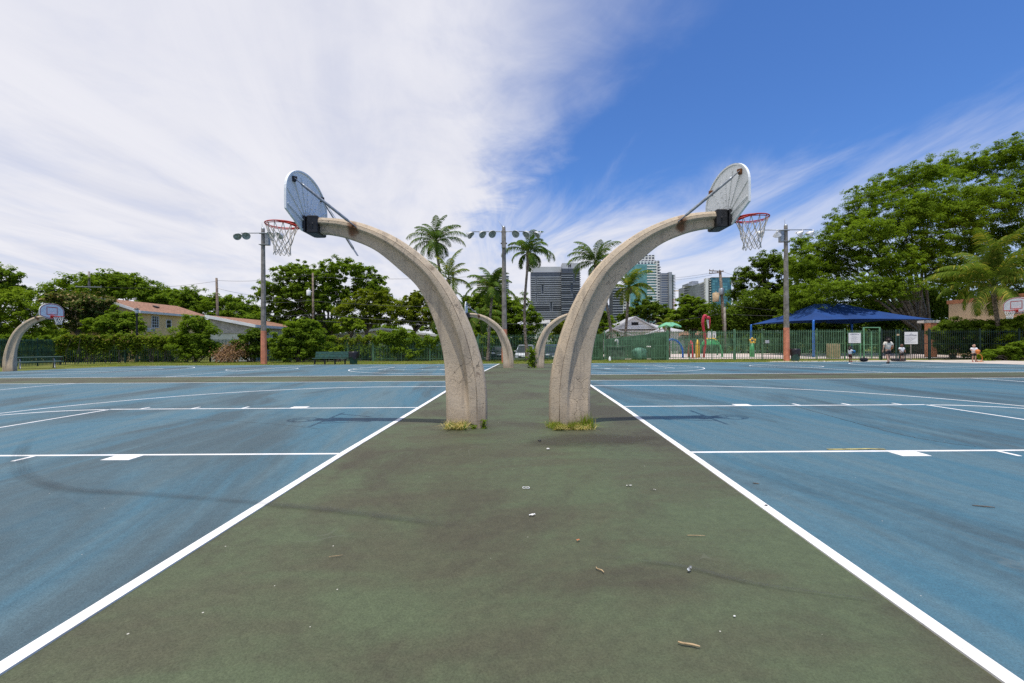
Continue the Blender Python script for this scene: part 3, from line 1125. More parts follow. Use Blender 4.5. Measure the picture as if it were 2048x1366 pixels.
def hoop_meshes():
    c = HOOPS
    c['arch'] = arch_mesh()
    # cap of black steel on the end of the arm
    b_ = MB()
    b_.rbox((2.242, 0, 3.008), (.165, .335, .262), .012)
    b_.rbox((2.345, 0, 3.01), (.03, .40, .24), .006)
    for s_ in (-1, 1):
        b_.lathe([(0, .012), (.012, .010), (.014, 0)], 8, Matrix.Translation((2.23, s_ * .173, 3.01)) @ Matrix.Rotation(-s_ * PI / 2, 4, 'X'))
    c['cap'] = b_.mesh('arm_cap', M['black'])
    # board: front skin with a rim turned back
    b_ = MB()
    o = fan(0)
    b_.prism(o, 'x', XB - .012, XB)
    ii = fan(.022)
    n = len(o)
    b_.add([(XB - .013, p[0], p[1]) for p in o] + [(XB - .030, p[0], p[1]) for p in o] + [(XB - .030, p[0], p[1]) for p in ii] + [(XB - .013, p[0], p[1]) for p in ii],
           [(n * q_ + i, n * q_ + (i + 1) % n, n * (q_ + 1) + (i + 1) % n, n * (q_ + 1) + i) for q_ in range(3) for i in range(n)])
    c['panel'] = b_.mesh('backboard', M['board'])
    c['ribs'] = []
    for ang in (-62, -38, -17, 0, 17, 38, 62):
        a = math.radians(ang)
        p0 = Vector((XB - .031, 0.10 * math.sin(a), 3.10))
        e = Vector((XB - .031, math.sin(a), 0))
        L_ = .62 if abs(ang) < 50 else .66
        p1 = p0 + Vector((0, math.sin(a) * L_, math.cos(a) * L_ * .96))
        b_ = MB()
        mid = (p0 + p1) / 2
        d = (p1 - p0)
        R_ = Matrix.Rotation(-a, 3, 'X')
        b_.rbox(mid + Vector((.013, 0, 0)), (.012, .020, d.length), .004, R_)
        for t in np.linspace(.2, .8, 5):
            b_.box(p0.lerp(p1, t) + Vector((.008, 0, 0)), (.012, .034, .006), R_)
        c['ribs'].append(b_.mesh('rib', M['board']))
    for s_ in (-1, 1):
        b_ = MB()
        p0, p1 = Vector((XB - .031, s_ * .12, 3.04)), Vector((XB - .031, s_ * .655, 3.17))
        d = p1 - p0
        b_.rbox((p0 + p1) / 2, (.016, d.length, .020), .004, Matrix.Rotation(math.atan2(d.z, d.y), 3, 'X'))
        c['ribs'].append(b_.mesh('rib', M['board']))
    # red lines on the front
    b_ = MB()
    ring_strip(b_, fan(.018), fan(.055), XB + .0025)
    ro = [(-.305, 3.13), (.305, 3.13), (.305, 3.58), (-.305, 3.58)]
    ri = [(-.265, 3.17), (.265, 3.17), (.265, 3.54), (-.265, 3.54)]
    ring_strip(b_, ro, ri, XB + .0025)
    c['marks'] = b_.mesh('red_board_lines', M['red'])
    b_ = MB()
    b_.add([(XB + .0012, p[0], p[1]) for p in fan(.004)], [tuple(range(len(fan(.004))))])
    c['face'] = b_.mesh('white_board_face', M['boardwhite'])
    # rim
    b_ = MB()
    ce = Vector((XB + .375, 0, 3.05))
    b_.tube([ce + Vector((.232 * math.cos(a), .232 * math.sin(a), 0)) for a in np.linspace(0, 2 * PI, 41)[:-1]], .010, 8, closed=True)
    b_.tube([ce + Vector((.224 * math.cos(a), .224 * math.sin(a), -.022)) for a in np.linspace(0, 2 * PI, 41)[:-1]], .006, 6, closed=True)
    b_.rbox((XB + .012, 0, 3.03), (.018, .22, .15), .005)
    b_.add([(XB + .02, -.10, 3.052), (XB + .02, .10, 3.052), (XB + .375 + .05, .235, 3.052), (XB + .375 + .05, -.235, 3.052), (XB + .19, .13, 3.052), (XB + .19, -.13, 3.052),
            (XB + .02, -.10, 3.045), (XB + .02, .10, 3.045), (XB + .19, .13, 3.045), (XB + .19, -.13, 3.045)], [(0, 1, 4, 5), (6, 9, 8, 7), (5, 4, 8, 9)])
    for s_ in (-1, 1):
        # broad cheek of the rim and its brace
        pr = [(ce + Vector((.238 * math.cos(a), s_ * .238 * math.sin(a), 0))) for a in np.linspace(PI * .52, PI * .93, 8)]
        b_.add([p + Vector((0, 0, .008)) for p in pr] + [p + Vector((0, 0, -.05 * (i / 7.0) - .01)) for i, p in enumerate(pr)],
               [(i, i + 1, 9 + i, 8 + i) for i in range(7)])
        b_.tube([ce + Vector((-.10, s_ * .2, -.008)), (XB + .02, s_ * .09, 2.985)], .008, 6)
    for k in range(12):
        a = 2 * PI * k / 12
        b_.tube([ce + Vector((.226 * math.cos(a), .226 * math.sin(a), -.004)), ce + Vector((.222 * math.cos(a), .222 * math.sin(a), -.024))], .005, 5)
    c['rim'] = b_.mesh('rim', M['red'])
    c['net'] = net_mb().mesh('net', M['net'])
    c['netw'] = net_mb(0, 5).mesh('net', M['netw'])


def strut_mb(p0, p1):
    """pipe with flattened ends"""
    b_ = MB()
    p0, p1 = Vector(p0), Vector(p1)
    d = (p1 - p0).normalized()
    b_.tube([p0 + d * .10, p0 + d * .14, p1 - d * .14, p1 - d * .10], [.015, .0205, .0205, .015], 10)
    R_ = d.to_track_quat('Z', 'Y').to_matrix()
    b_.rbox(p0 + d * .05, (.045, .010, .13), .003, R_)
    b_.rbox(p1 - d * .05, (.055, .010, .15), .003, R_)
    return b_


hoop_meshes()


def make_hoop(x, y, rz, label, loose=False, net='net', missing=False):
    root = thing('basketball_hoop', label, 'basketball hoop', (x, y, gz(y)), 'arched concrete basketball hoops')
    root.rotation_euler = (0, 0, rz)
    c = HOOPS
    link('arch_post', c['arch'], root)
    link('arm_cap', c['cap'], root)
    bd = link('backboard', c['panel'], root)
    for r in c['ribs']:
        link('rib', r, bd)
    link('face', c['face'], bd)
    link('red_lines', c['marks'], bd)
    rim = link('rim', c['rim'], root)
    link('net', c[net], rim)
    near = 1 if abs(rz) > 1 else -1        # which local side faces the photographer
    key = ('strut', near, loose, missing)
    if key not in c:
        clipn, clipf = (XB - .045, near * .46, 3.565), (XB - .045, -near * .46, 3.565)
        a = [strut_mb(clipn, (1.60, near * .185, 2.965)).mesh('strut', M['steel'])]
        if loose:
            a.append(strut_mb(clipf, (1.76, -near * .36, 2.66)).mesh('strut', M['steel']))
        elif not missing:
            a.append(strut_mb(clipf, (1.63, -near * .185, 2.965)).mesh('strut', M['steel']))
        k_ = []
        for p in (clipn, clipf):
            b_ = MB()
            b_.rbox((p[0] + .02, p[1], p[2]), (.05, .05, .075), .006)
            b_.rbox((p[0] - .012, p[1], p[2] + .01), (.03, .02, .05), .004)
            k_.append(b_.mesh('strut_clip', M['rust'] if missing else M['black']))
        b_ = MB()
        b_.lathe([(0, .02), (.016, .018), (.018, 0)], 8, Matrix.Translation((1.63, near * .19, 2.965)) @ Matrix.Rotation(-near * PI / 2, 4, 'X'))
        k_.append(b_.mesh('bolt', M['rust']))
        c[key] = (a, k_)
    for m_ in c[key][0]:
        link('strut', m_, root)
    for m_ in c[key][1]:
        link(m_.name.split('.')[0], m_, root)
    return root


make_hoop(-.69, 6.85, PI, 'near left arched concrete hoop, seen from behind, with one steel strut dangling loose', loose=True)
make_hoop(.862, 6.85, 0, 'near right arched concrete hoop, seen from behind, with a rust stain under its single strut', missing=True).scale = (1, 1, 1.018)
make_hoop(-.22, 25.9, PI, 'far left arched concrete hoop seen between the two big ones, in front of palms')
make_hoop(1.53, 25.9, 0, 'far right arched concrete hoop with a leafy weed at its foot, hoop end hidden')
make_hoop(-28.25, 25.6, 0, 'arched concrete hoop post at left edge with white board front beside the picnic table', net='netw')
make_hoop(30.55, 25.4, PI, 'arched concrete hoop at right edge with white board front before the beige wall', net='netw')


# ------------------------------------------------------------------ weeds at the feet of the posts
def tuft(name, cx, cy, rx, ry, n, h0, h1, mat, label, seed, lean=.8, w=.007):
    r = np.random.default_rng(seed)
    a = r.uniform(0, 2 * PI, n)
    q = np.sqrt(r.random(n)) * (1 + .35 * np.sin(3 * a + seed) + .25 * np.sin(7 * a + 2 * seed))
    x, y = cx + rx * q * np.cos(a), cy + ry * q * np.sin(a)
    me = blades(name, x - cx, y - cy, np.zeros(n) , h0, h1, w, mat, lean, seed)
    o = link(name, me)
    o.location = (cx, cy, gz(cy) - .004)
    return tag(o, label, 'grass tuft', 'weeds at the feet of the hoop posts')


def leafy(name, cx, cy, rx, ry, hgt, n, ls, mat, label, seed, grp='weeds at the feet of the hoop posts', cat='weed'):
    r = np.random.default_rng(seed)
    p = np.stack([r.normal(0, rx * .5, n), r.normal(0, ry * .5, n), r.random(n) * hgt], 1)
    me = leaf_cloud_mesh(name, p, r.normal(0, .6, (n, 3)) + np.array([0, -.4, .8]), ls, mat, seed)
    root = thing(name, label, cat, (cx, cy, gz(cy)), grp)
    link('foliage', me, root)
    b_ = MB()
    for k in range(5):
        a = r.uniform(0, 2 * PI)
        b_.tube([(0, 0, 0), (rx * .3 * math.cos(a), ry * .3 * math.sin(a), hgt * .5), (rx * .5 * math.cos(a), ry * .5 * math.sin(a), hgt * .9)], [.006, .004, .002], 5)
    link('stem', b_.mesh('stem', M['L_mid']), root)
    return root


def leaf_cloud_mesh(name, pos, nrm, size, mat, seed=0, aspect=.55, jitter=.35, off=None):
    """one folded leaf (two faces sharing a midrib would cost double, so one kite) per point"""
    r = np.random.default_rng(seed + 99)
    n = len(pos)
    nn = nrm / (np.linalg.norm(nrm, axis=1, keepdims=True) + 1e-9)
    a = r.normal(0, 1, (n, 3))
    t = np.cross(nn, a)
    t /= (np.linalg.norm(t, axis=1, keepdims=True) + 1e-9)
    b = np.cross(nn, t)
    s = size * (1 + jitter * r.normal(0, 1, (n, 1))).clip(.45, 1.9)
    dn = nn * s * .12
    v = np.concatenate([pos - t * s * .5 - dn, pos - b * s * .5 * aspect, pos + t * s * .55 - dn, pos + b * s * .5 * aspect], 0)
    i = np.arange(n)
    q = np.stack([i, i + n, i + 2 * n, i + 3 * n], 1)
    if off is not None:
        v = v - np.array(off)
    return raw_mesh(name, v, q, mat)


tuft('dry_grass_tuft', -.80, 6.60, .13, .07, 520, .04, .17, M['L_dry'], 'tuft of straw-coloured grass at the foot of the near left arch', 11, lean=1.4)
leafy('weed_sprig', -.42, 6.66, .045, .03, .13, 60, .035, M['L_mid'], 'small green weed sprig at the right edge of the near left arch foot', 12)
leafy('weed_sprig', -.575, 6.62, .05, .03, .05, 50, .03, M['L_mid'], 'tiny flat green weed in front of the near left arch foot', 13)
tuft('mixed_grass_tuft', .80, 6.61, .27, .10, 900, .03, .15, M['L_grass'], 'broad patch of green grass wrapped round the foot of the near right arch', 14, lean=1.2)
tuft('dry_grass_tuft', .84, 6.52, .25, .06, 460, .03, .11, M['L_dry'], 'fringe of straw-coloured grass in front of the near right arch foot', 15, lean=1.6)
tuft('grass_spray', 1.08, 6.62, .07, .05, 90, .10, .26, M['L_grass'], 'tall spray of grass blades at the right side of the near right arch foot', 16, lean=.55, w=.010)
leafy('leafy_weed', 1.10, 25.6, .22, .15, 1.15, 260, .17, M['L_mid'], 'knee-high leafy weed beside the foot of the far right arch', 17)

# ------------------------------------------------------------------ litter on the green strip
def litter(name, px, py, mbf, mat, label, cat='litter'):
    x, y = gp(px, py)
    b_ = MB()
    mbf(b_, x, y, gz(y))
    return solo(name, b_, mat, label, cat, None, (x, y, gz(y)))


def twig(L_, a, r=.004):
    def f(b_, x, y, z):
        p = [Vector((x + t * L_ * math.cos(a) + .006 * math.sin(9 * t), y + t * L_ * math.sin(a), z + r + .002)) for t in (-.5, -.2, .1, .5)]
        b_.tube(p, [r * .7, r, r, r * .6], 6)
    return f


def scrap(w, l, hgt, a, n=5, seed=1):
    def f(b_, x, y, z):
        r = random.Random(seed)
        Rm = Matrix.Rotation(a, 3, 'Z')
        vs = []
        for i in range(n + 1):
            for j in range(3):
                vs.append(Vector((x, y, z)) + Rm @ Vector(((i / n - .5) * l, (j / 2 - .5) * w * (.6 + .4 * math.sin(2.5 * i)), .004 + hgt * r.random())))
        b_.add(vs, [(i * 3 + j, i * 3 + j + 1, i * 3 + j + 4, i * 3 + j + 3) for i in range(n) for j in range(2)], 0, True)
    return f


def loop_(rad, r=.0025):
    def f(b_, x, y, z):
        b_.tube([(x + rad * math.cos(a), y + rad * .8 * math.sin(a), z + r + .001 + .003 * math.sin(3 * a)) for a in np.linspace(0, 2 * PI, 25)[:-1]], r, 5, closed=True)
    return f


def pebble(R_, seed=1):
    def f(b_, x, y, z):
        r = random.Random(seed)
        b_.lathe([(0.001, 0), (R_, R_ * .25), (R_ * .9, R_ * .6), (R_ * .3, R_ * .85), (.001, R_ * .8)], 7, Matrix.Translation((x, y, z)) @ Matrix.Diagonal((1, .7, 1, 1)))
    return f


TWIG = pbr("dry_palm_stalk", (0.50, 0.36, 0.20), 0.9, var=0.2, scale=30)
litter('palm_stalk', 1378, 1291, twig(.095, -.32, .0042), TWIG, 'largest straw-coloured stalk lying nearest the camera', 'stalk')
litter('palm_stalk', 1200, 1141, twig(.075, -.95, .0032), TWIG, 'short straw-coloured stalk left of the silver scrap', 'stalk')
litter('twig', 1392, 1072, twig(.125, -.07, .0022), TWIG, 'thin brown twig lying straight across beyond the silver scrap', 'twig')
litter('twig', 1512, 968, twig(.06, -.5, .004), M['bark'], 'small dark twig on blue paint by the right white line', 'twig')
litter('twig', 1967, 1014, twig(.14, -.35, .004), M['bark'], 'dark curled twig on the blue paint at far right', 'twig')
litter('twig', 672, 1113, twig(.09, .3, .0018), TWIG, 'hair-thin straw on the left half of the green strip', 'twig')
litter('silver_scrap', 1379, 1142, scrap(.022, .034, .022, .8, 5, 4), M['steel'], 'crumpled silver wrapper scrap on the green strip', 'wrapper')
litter('paper_scrap', 1064, 1031, scrap(.025, .045, .010, .2, 5, 3), M['white'], 'white torn paper tag in the middle of the green strip', 'paper')
litter('cord_loop', 1052, 976, loop_(.028), M['netw'], 'thin white loop of cord on the green strip', 'cord')
litter('paper_scrap', 1258, 972, scrap(.02, .05, .008, .1, 5, 8), M['stone'], 'greyish paper shred right of the cord loop', 'paper')
litter('paper_scrap', 1306, 980, scrap(.012, .05, .008, -.6, 5, 9), M['stone'], 'narrow bent paper shred near the right white line', 'paper')
litter('fallen_leaf', 1156, 1082, scrap(.016, .025, .008, .4, 4, 6), pbr("orange_leaf", (0.55, 0.20, 0.08), 0.8), 'single orange fallen leaf on the green strip', 'leaf')
litter('bottle_cap', 1096, 899, pebble(.021, 2), M['stone'], 'flat white bottle cap in front of the near right arch', 'bottle cap')
litter('pebble', 1079, 882.5, pebble(.022, 3), M['black'], 'small black pebble just in front of the near right arch', 'pebble')
litter('dark_chip', 1532, 1012, pebble(.013, 4), M['black'], 'dark chip lying on the right white line', 'chip')
litter('white_pebble', 1469, 1233, pebble(.006, 5), M['white'], 'tiny white pebble on the lower right of the green strip', 'pebble')
# ------------------------------------------------------------------ floodlight poles (all at the far side of the courts)
YP = 35.7


def flood_mb(yaw, tilt, visor=True):
    """round floodlight: bowl, rim, glass; opening along local -z"""
    Mx = Matrix.Rotation(yaw, 4, 'Z') @ Matrix.Rotation(tilt, 4, 'X')
    h = MB()
    Mx = Mx @ Matrix.Scale(1.02, 4)
    h.lathe([(.02, .34), (.07, .33), (.09, .25), (.13, .20), (.235, .08), (.27, 0.0), (.29, -.01), (.29, -.05), (.27, -.055), (.265, -.02)], 20, Mx)
    if visor:
        vs = []
        n = 11
        for i in range(n):
            a = PI * i / (n - 1) + PI
            vs += [Mx @ Vector((.285 * math.cos(a), .285 * math.sin(a), -.045)), Mx @ Vector((.30 * math.cos(a), .30 * math.sin(a), -.06 - .16 * abs(math.sin(a))))]
        h.add(vs, [(2 * i, 2 * i + 1, 2 * i + 3, 2 * i + 2) for i in range(n - 1)], 0, True)
    l = MB()
    l.lathe([(.001, -.040), (.14, -.036), (.268, -.022)], 20, Mx)
    return h, l


def light_pole(px, label, lamps, arm0, arm1, box_side):
    x = xg(px, YP, 700)
    z0 = tz(YP)
    root = thing('floodlight_pole', label, 'floodlight pole', (x, YP, z0), 'floodlight poles behind the courts')
    T = 10.62
    b_ = MB()
    b_.tube([(x, YP, z0 + 2.62), (x, YP, z0 + T)], [.205, .135], 8, sm=False)
    obj('upper_shaft', b_, M['polec'], root)
    b_ = MB()
    b_.tube([(x, YP, z0 - .1), (x, YP, z0 + 2.62)], [.235, .212], 8, sm=False)
    obj('painted_base', b_, M['orange'], root)
    za = z0 + T - .38
    b_ = MB()
    b_.tube([(x + arm0, YP - .22, za), (x + arm1, YP - .22, za)], .035, 8)
    b_.rbox((x, YP - .16, za), (.42, .12, .09), .01)
    b_.rbox((x, YP, z0 + T - 1.25), (.5, .42, .05), .01)
    obj('cross_arm', b_, M['steel'], root)
    b_ = MB()
    if box_side == 0:
        b_.rbox((x, YP - .26, z0 + T - 1.0), (.34, .22, 1.35), .02)
    else:
        b_.rbox((x + box_side * .36, YP, z0 + T - .82), (.30, .34, .95), .02)
    obj('ballast_box', b_, M['steel'] if box_side else M['polec'], root)
    b_ = MB()
    b_.tube([(x - .05, YP, z0 + T - .05), (x - .09 if box_side else x - .42, YP, z0 + T + .55)], .012, 5)
    b_.lathe([(.135, 0), (.10, .10), (.03, .13)], 8, Matrix.Translation((x, YP, z0 + T)))
    obj('lightning_rod', b_, M['steel'], root)
    for (dx, yaw, tilt) in lamps:
        h, l = flood_mb(yaw, tilt)
        br = MB()
        br.tube([(x + dx, YP - .22, za), (x + dx, YP - .26, za - .05), (x + dx, YP - .30, za - .10)], .04, 6)
        c = Vector((x + dx, YP - .30, za - .16))
        up = Matrix.Rotation(yaw, 4, 'Z') @ Matrix.Rotation(tilt, 4, 'X') @ Vector((0, 0, .30))
        for b2 in (h, l):
            b2.v = [tuple(Vector(p) + c - up) for p in b2.v]
        h.v += br.v
        o_ = len(h.v) - len(br.v)
        h.f += [tuple(i + o_ for i in f) for f in br.f]
        h.mi += br.mi
        h.sm += br.sm
        fo = obj('floodlight', h, M['lamp'], root)
        obj('lens', l, M['lens'], fo)
    return root


R_ = math.radians
light_pole(527.5, 'floodlight pole with orange base left of the near left hoop, rising behind its net', [(-1.95, R_(50), R_(-62)), (-1.15, R_(30), R_(-66)), (1.0, R_(-8), R_(-70)), (1.75, R_(-30), R_(-66))], -1.6, 1.7, 1)
light_pole(1009, 'middle floodlight pole with six lamps, rising behind the far left arch', [(-2.85, R_(62), R_(-62)), (-1.85, R_(42), R_(-66)), (-1.0, R_(22), R_(-68)), (1.05, R_(-22), R_(-68)), (1.95, R_(-40), R_(-62)), (2.85, R_(-62), R_(-60))], -2.6, 2.6, 0)
light_pole(1573, 'floodlight pole with orange base on the right, in front of the blue canopy', [(-1.9, R_(-140), R_(-70)), (-.85, R_(150), R_(-38)), (1.15, R_(215), R_(-62)), (2.0, R_(230), R_(-58))], -1.9, 1.9, -1)


# ------------------------------------------------------------------ fences
def fence(label, pts, h, sp=.135, post=2.4, mat='fence', pmat=None, rails=(.16, .52, .90), grp='green picket fences', tops=.16, z0f=tz, pw=.034, posth=.08, cat='fence', name='picket_fence'):
    x0, y0 = pts[0]
    root = thing(name, label, cat, (x0, y0, z0f(y0)), grp)
    b_ = MB()
    posts = []
    for (ax, ay), (bx_, by_) in zip(pts, pts[1:]):
        L_ = math.hypot(bx_ - ax, by_ - ay)
        ux, uy = (bx_ - ax) / L_, (by_ - ay) / L_
        a = math.atan2(uy, ux)
        Rm = Matrix.Rotation(a, 3, 'Z')
        n = int(L_ / sp)
        for i in range(n):
            t = (i + .5) / n * L_
            x, y = ax + ux * t, ay + uy * t
            z = z0f(y)
            b_.box((x, y, z + .07 + h / 2), (pw, pw, h), Rm)
        zm = (z0f(ay) + z0f(by_)) / 2
        for r in rails:
            zr = r * h + (tops if r < .2 else 0)
            zr = .16 if r < .2 else (h - tops if r > .85 else r * h)
            p0 = Vector((ax, ay, z0f(ay) + .07 + zr))
            p1 = Vector((bx_, by_, z0f(by_) + .07 + zr))
            d = p1 - p0
            b_.box((p0 + p1) / 2, (d.length, .034, .034), Rm @ Matrix.Rotation(-math.asin(d.z / d.length), 3, 'Y'))
        k = max(1, round(L_ / post))
        for i in range(k + 1):
            posts.append((ax + ux * L_ * i / k, ay + uy * L_ * i / k, Rm))
    obj('picket_panel', b_, M[mat], root)
    seen = set()
    for x, y, Rm in posts:
        key = (round(x, 2), round(y, 2))
        if key in seen:
            continue
        seen.add(key)
        p = MB()
        p.rbox((x, y, z0f(y) + (h + posth) / 2), (.075, .075, h + posth + .1), .006, Rm)
        p.lathe([(.05, 0), (.03, .03), (.001, .035)], 8, Matrix.Translation((x, y, z0f(y) + h + posth + .05)))
        obj('post', p, M[pmat or mat], root)
    return root


def xy(px, Y):
    return (xg(px, Y), Y)


# left side, overgrown
fence('dark green picket fence behind the picnic table, overgrown with vines', [xy(-60, 29.5), xy(24, 32.5), xy(120, 37.0), xy(250, 40.6)], 1.98, mat='fenced')
fence('green picket fence below the yellow house, half hidden in vines', [xy(251, 40.7), xy(330, 41.4), xy(420, 41.6)], 1.98, mat='fenced')
fence('green picket fence behind the bench, with bushes in front and behind', [xy(421, 41.6), xy(600, 41.0), xy(745, 40.4)], 1.98, mat='fenced', pmat='fence')
fence('green picket fence right of the bench, backed by climbing shrubs', [xy(747, 40.4), xy(860, 40.1), xy(955, 39.9)], 1.98, mat='fence')
fence('green picket fence in front of the parked cars, between the two big arches', [xy(957, 39.9), xy(1080, 39.7), xy(1205, 39.4)], 2.22, mat='fence', post=4.6)
# right side
fence('tall green picket fence of the pump yard, right of the near right arch', [xy(1209, 38.9), xy(1334, 38.6)], 2.42, mat='fence', post=5.3, rails=(.16, .50, .72, .90))
fence('tall green picket fence in front of the splash playground arches', [xy(1336, 38.6), xy(1468, 38.2)], 2.42, mat='fence', post=2.0, rails=(.16, .52, .70, .90))
fence('tall green picket fence behind the right floodlight pole', [xy(1470, 38.2), xy(1690, 37.3)], 2.42, mat='fence', post=2.0, rails=(.16, .52, .90))
fence('dark picket fence behind the standing rule sign, between the gate and the hedge', [xy(1763, 36.9), xy(1858, 36.5)], 2.36, mat='fencek', post=1.9, rails=(.16, .52, .90))
fence('black-green picket fence in front of the hedge at far right', [xy(1860, 36.5), xy(1960, 35.9), xy(2120, 34.6)], 2.30, mat='fencek', post=3.0, rails=(.16, .52, .90), pw=.026)
fence('green fence on the far side of the splash playground', [xy(1345, 59), xy(1500, 57.5), xy(1720, 56)], 2.2, mat='fence', post=4, rails=(.16, .52, .90), sp=.16)

# the gate leaf, with a pale frame standing proud of the fence
gx0, gx1, gy_ = xg(1691, 37.25), xg(1762, 36.95), 37.1
root = thing('picket_gate', 'green picket gate with a pale green frame, left of the walking adult', 'gate', (gx0, gy_, tz(gy_)))
b_ = MB()
n = int((gx1 - gx0) / .125)
for i in range(n):
    b_.box((gx0 + (i + .5) * (gx1 - gx0) / n, gy_, tz(gy_) + 1.28), (.03, .03, 2.3))
for zr in (.25, 1.25, 2.25):
    b_.box(((gx0 + gx1) / 2, gy_ + .005, tz(gy_) + zr), (gx1 - gx0, .03, .05))
obj('gate_leaf', b_, M['fence'], root)
xm_ = gx0 + (gx1 - gx0) * .50
for x, w in ((xm_, .10), (gx1 - .02, .09)):
    b_ = MB()
    b_.rbox((x, gy_ - .06, tz(gy_) + 1.33), (w, w, 2.66), .01)
    obj('gate_post', b_, M['fencel'], root)
b_ = MB()
b_.rbox(((xm_ + gx1) / 2, gy_ - .06, tz(gy_) + 2.63), (gx1 - xm_ - .14, .07, .07), .01)
obj('head_bar', b_, M['fencel'], root)
b_ = MB()
b_.rbox((xm_ - .28, gy_ - .05, tz(gy_) + 1.2), (.08, .08, 2.2), .01)
b_.rbox((xm_ + .62, gy_ - .05, tz(gy_) + 1.2), (.08, .08, 2.2), .01)
obj('gate_stile', b_, M['fencel'], root)


# screens and plant of the pump yard
def panel(label, a, b, h0, h1, mat, name='privacy_screen', cat='screen', t=.04, ribs=True):
    (ax, ay), (bx_, by_) = a, b
    L_ = math.hypot(bx_ - ax, by_ - ay)
    root = MB()
    d = Vector((bx_ - ax, by_ - ay, 0)).normalized()
    nrm = Vector((-d.y, d.x, 0))
    z0 = tz((ay + by_) / 2)
    n = max(2, int(L_ / .22)) if ribs else 1
    for i in range(n):
        p = Vector((ax, ay, z0)) + d * (L_ * i / n)
        q = Vector((ax, ay, z0)) + d * (L_ * (i + .94) / n)
        hp, hq = h0 + (h1 - h0) * i / n, h0 + (h1 - h0) * (i + 1) / n
        w = nrm * (t * (.5 if i % 2 else .7))
        root.add([p - w, q - w, q + w, p + w, p - w + Vector((0, 0, hp)), q - w + Vector((0, 0, hq)), q + w + Vector((0, 0, hq)), p + w + Vector((0, 0, hp))],
                 [(3, 2, 1, 0), (4, 5, 6, 7), (0, 1, 5, 4), (1, 2, 6, 5), (2, 3, 7, 6), (3, 0, 4, 7)])
    return solo(name, root, mat, label, cat, 'green screens of the pump yard', (ax, ay, z0))


panel('plain green board screen at the left end of the pump yard', xy(1180, 40.2), xy(1207, 39.1), 2.18, 2.32, M['screen'])
panel('long green screen behind the pump yard pickets, its top rising to the right', xy(1211, 41.8), xy(1334, 41.5), 1.85, 2.5, M['screen'])
panel('green screen panel just behind the right part of the pump yard pickets', xy(1302, 39.2), xy(1332, 39.1), 2.3, 2.38, M['screen'])
px_ = xg(1232, 40.2)
root = thing('pump_housing', 'grey-green pump housing with a white vent pipe inside the pump yard', 'pump housing', (px_, 40.2, tz(40)))
b_ = MB()
b_.rbox((px_, 40.2, tz(40) + .55), (1.5, .7, 1.1), .03)
b_.rbox((px_, 40.2, tz(40) + 1.13), (1.62, .8, .07), .02)
obj('cabinet', b_, pbr("mossy_cabinet_paint", (0.115, 0.16, 0.12), 0.8, var=0.3, scale=3), root)
b_ = MB()
b_.tube([(px_ + .12, 40.0, tz(40) + 1.14), (px_ + .12, 40.0, tz(40) + 1.62), (px_ + .10, 40.0, tz(40) + 1.74), (px_ + .0, 40.0, tz(40) + 1.78), (px_ - .08, 40.0, tz(40) + 1.70), (px_ - .09, 40.0, tz(40) + 1.58)], .095, 10)
obj('vent_pipe', b_, M['white'], root)
px_ = xg(1286, 40.3)
root = thing('filter_tank', 'green filter tank with a bent pipe inside the pump yard', 'filter tank', (px_, 40.3, tz(40)))
b_ = MB()
b_.lathe([(.62, 0), (.66, .1), (.66, .75), (.55, .95), (.25, 1.06), (.001, 1.08)], 20, Matrix.Translation((px_ - .3, 40.4, tz(40))))
obj('tank', b_, pbr("worn_teal_tank_paint", (0.10, 0.24, 0.17), 0.6, var=0.35, scale=3), root)
b_ = MB()
b_.tube([(px_ + .3, 40.2, tz(40) + 1.15), (px_ + .75, 40.2, tz(40) + 1.12), (px_ + 1.0, 40.2, tz(40) + .85), (px_ + 1.05, 40.2, tz(40))], .075, 8)
obj('bent_pipe', b_, M['stone'], root)
px_ = xg(1219, 38.6, 715)
b_ = MB()
b_.lathe([(.10, 0), (.10, .2), (.07, .24), (.05, .34), (.001, .36)], 10, Matrix.Translation((px_, 38.5, tz(38.5))))
solo('standpipe', b_, M['white'], 'short white standpipe at the foot of the pump yard pickets', 'standpipe')


# ------------------------------------------------------------------ signs
def rule_sign(px0, px1, py0, py1, Y, label, post, head_rows, body_rows):
    a, b = at(px0, py0, Y), at(px1, py1, Y)
    cx_, w, zt, zb = (a.x + b.x) / 2, b.x - a.x, a.z, b.z
    root = thing('rule_sign', label, 'sign', (cx_, Y, tz(Y)), 'white rule signs by the gate')
    b_ = MB()
    b_.rbox((cx_, Y, (zt + zb) / 2), (w, .02, zt - zb), .004)
    obj('sign_face', b_, M['sign'], root)
    r = random.Random(int(px0))
    h = zt - zb
    for rows, mat, nm in ((head_rows, 'signtext', 'heading'), (body_rows, 'signgrey', 'small_print')):
        b_ = MB()
        for (fy, fx0, fx1, fh) in rows:
            # a line of print: a run of word-length strokes, as illegible as in the photograph
            x = cx_ - w / 2 + w * fx0
            xe = cx_ - w / 2 + w * fx1
            while x < xe:
                L_ = min(xe - x, w * r.uniform(.03, .12))
                zc = zt - h * fy
                k = max(1, int(L_ / (w * .016)))
                for i in range(k):
                    hh = h * fh * r.choice((.7, .7, 1.0))
                    b_.add([(x + L_ * i / k, Y - .0125, zc - hh / 2), (x + L_ * (i + .72) / k, Y - .0125, zc - hh / 2), (x + L_ * (i + .72) / k, Y - .0125, zc + hh / 2), (x + L_ * i / k, Y - .0125, zc + hh / 2)], [(0, 1, 2, 3)])
                x += L_ + w * .018
        obj(nm, b_, M[mat], root)
    if post:
        b_ = MB()
        b_.rbox((cx_, Y + .04, (tz(Y) + zb + .3) / 2), (.075, .05, zb + .3 - tz(Y)), .006)
        obj('sign_post', b_, M['polec'], root)
    return root


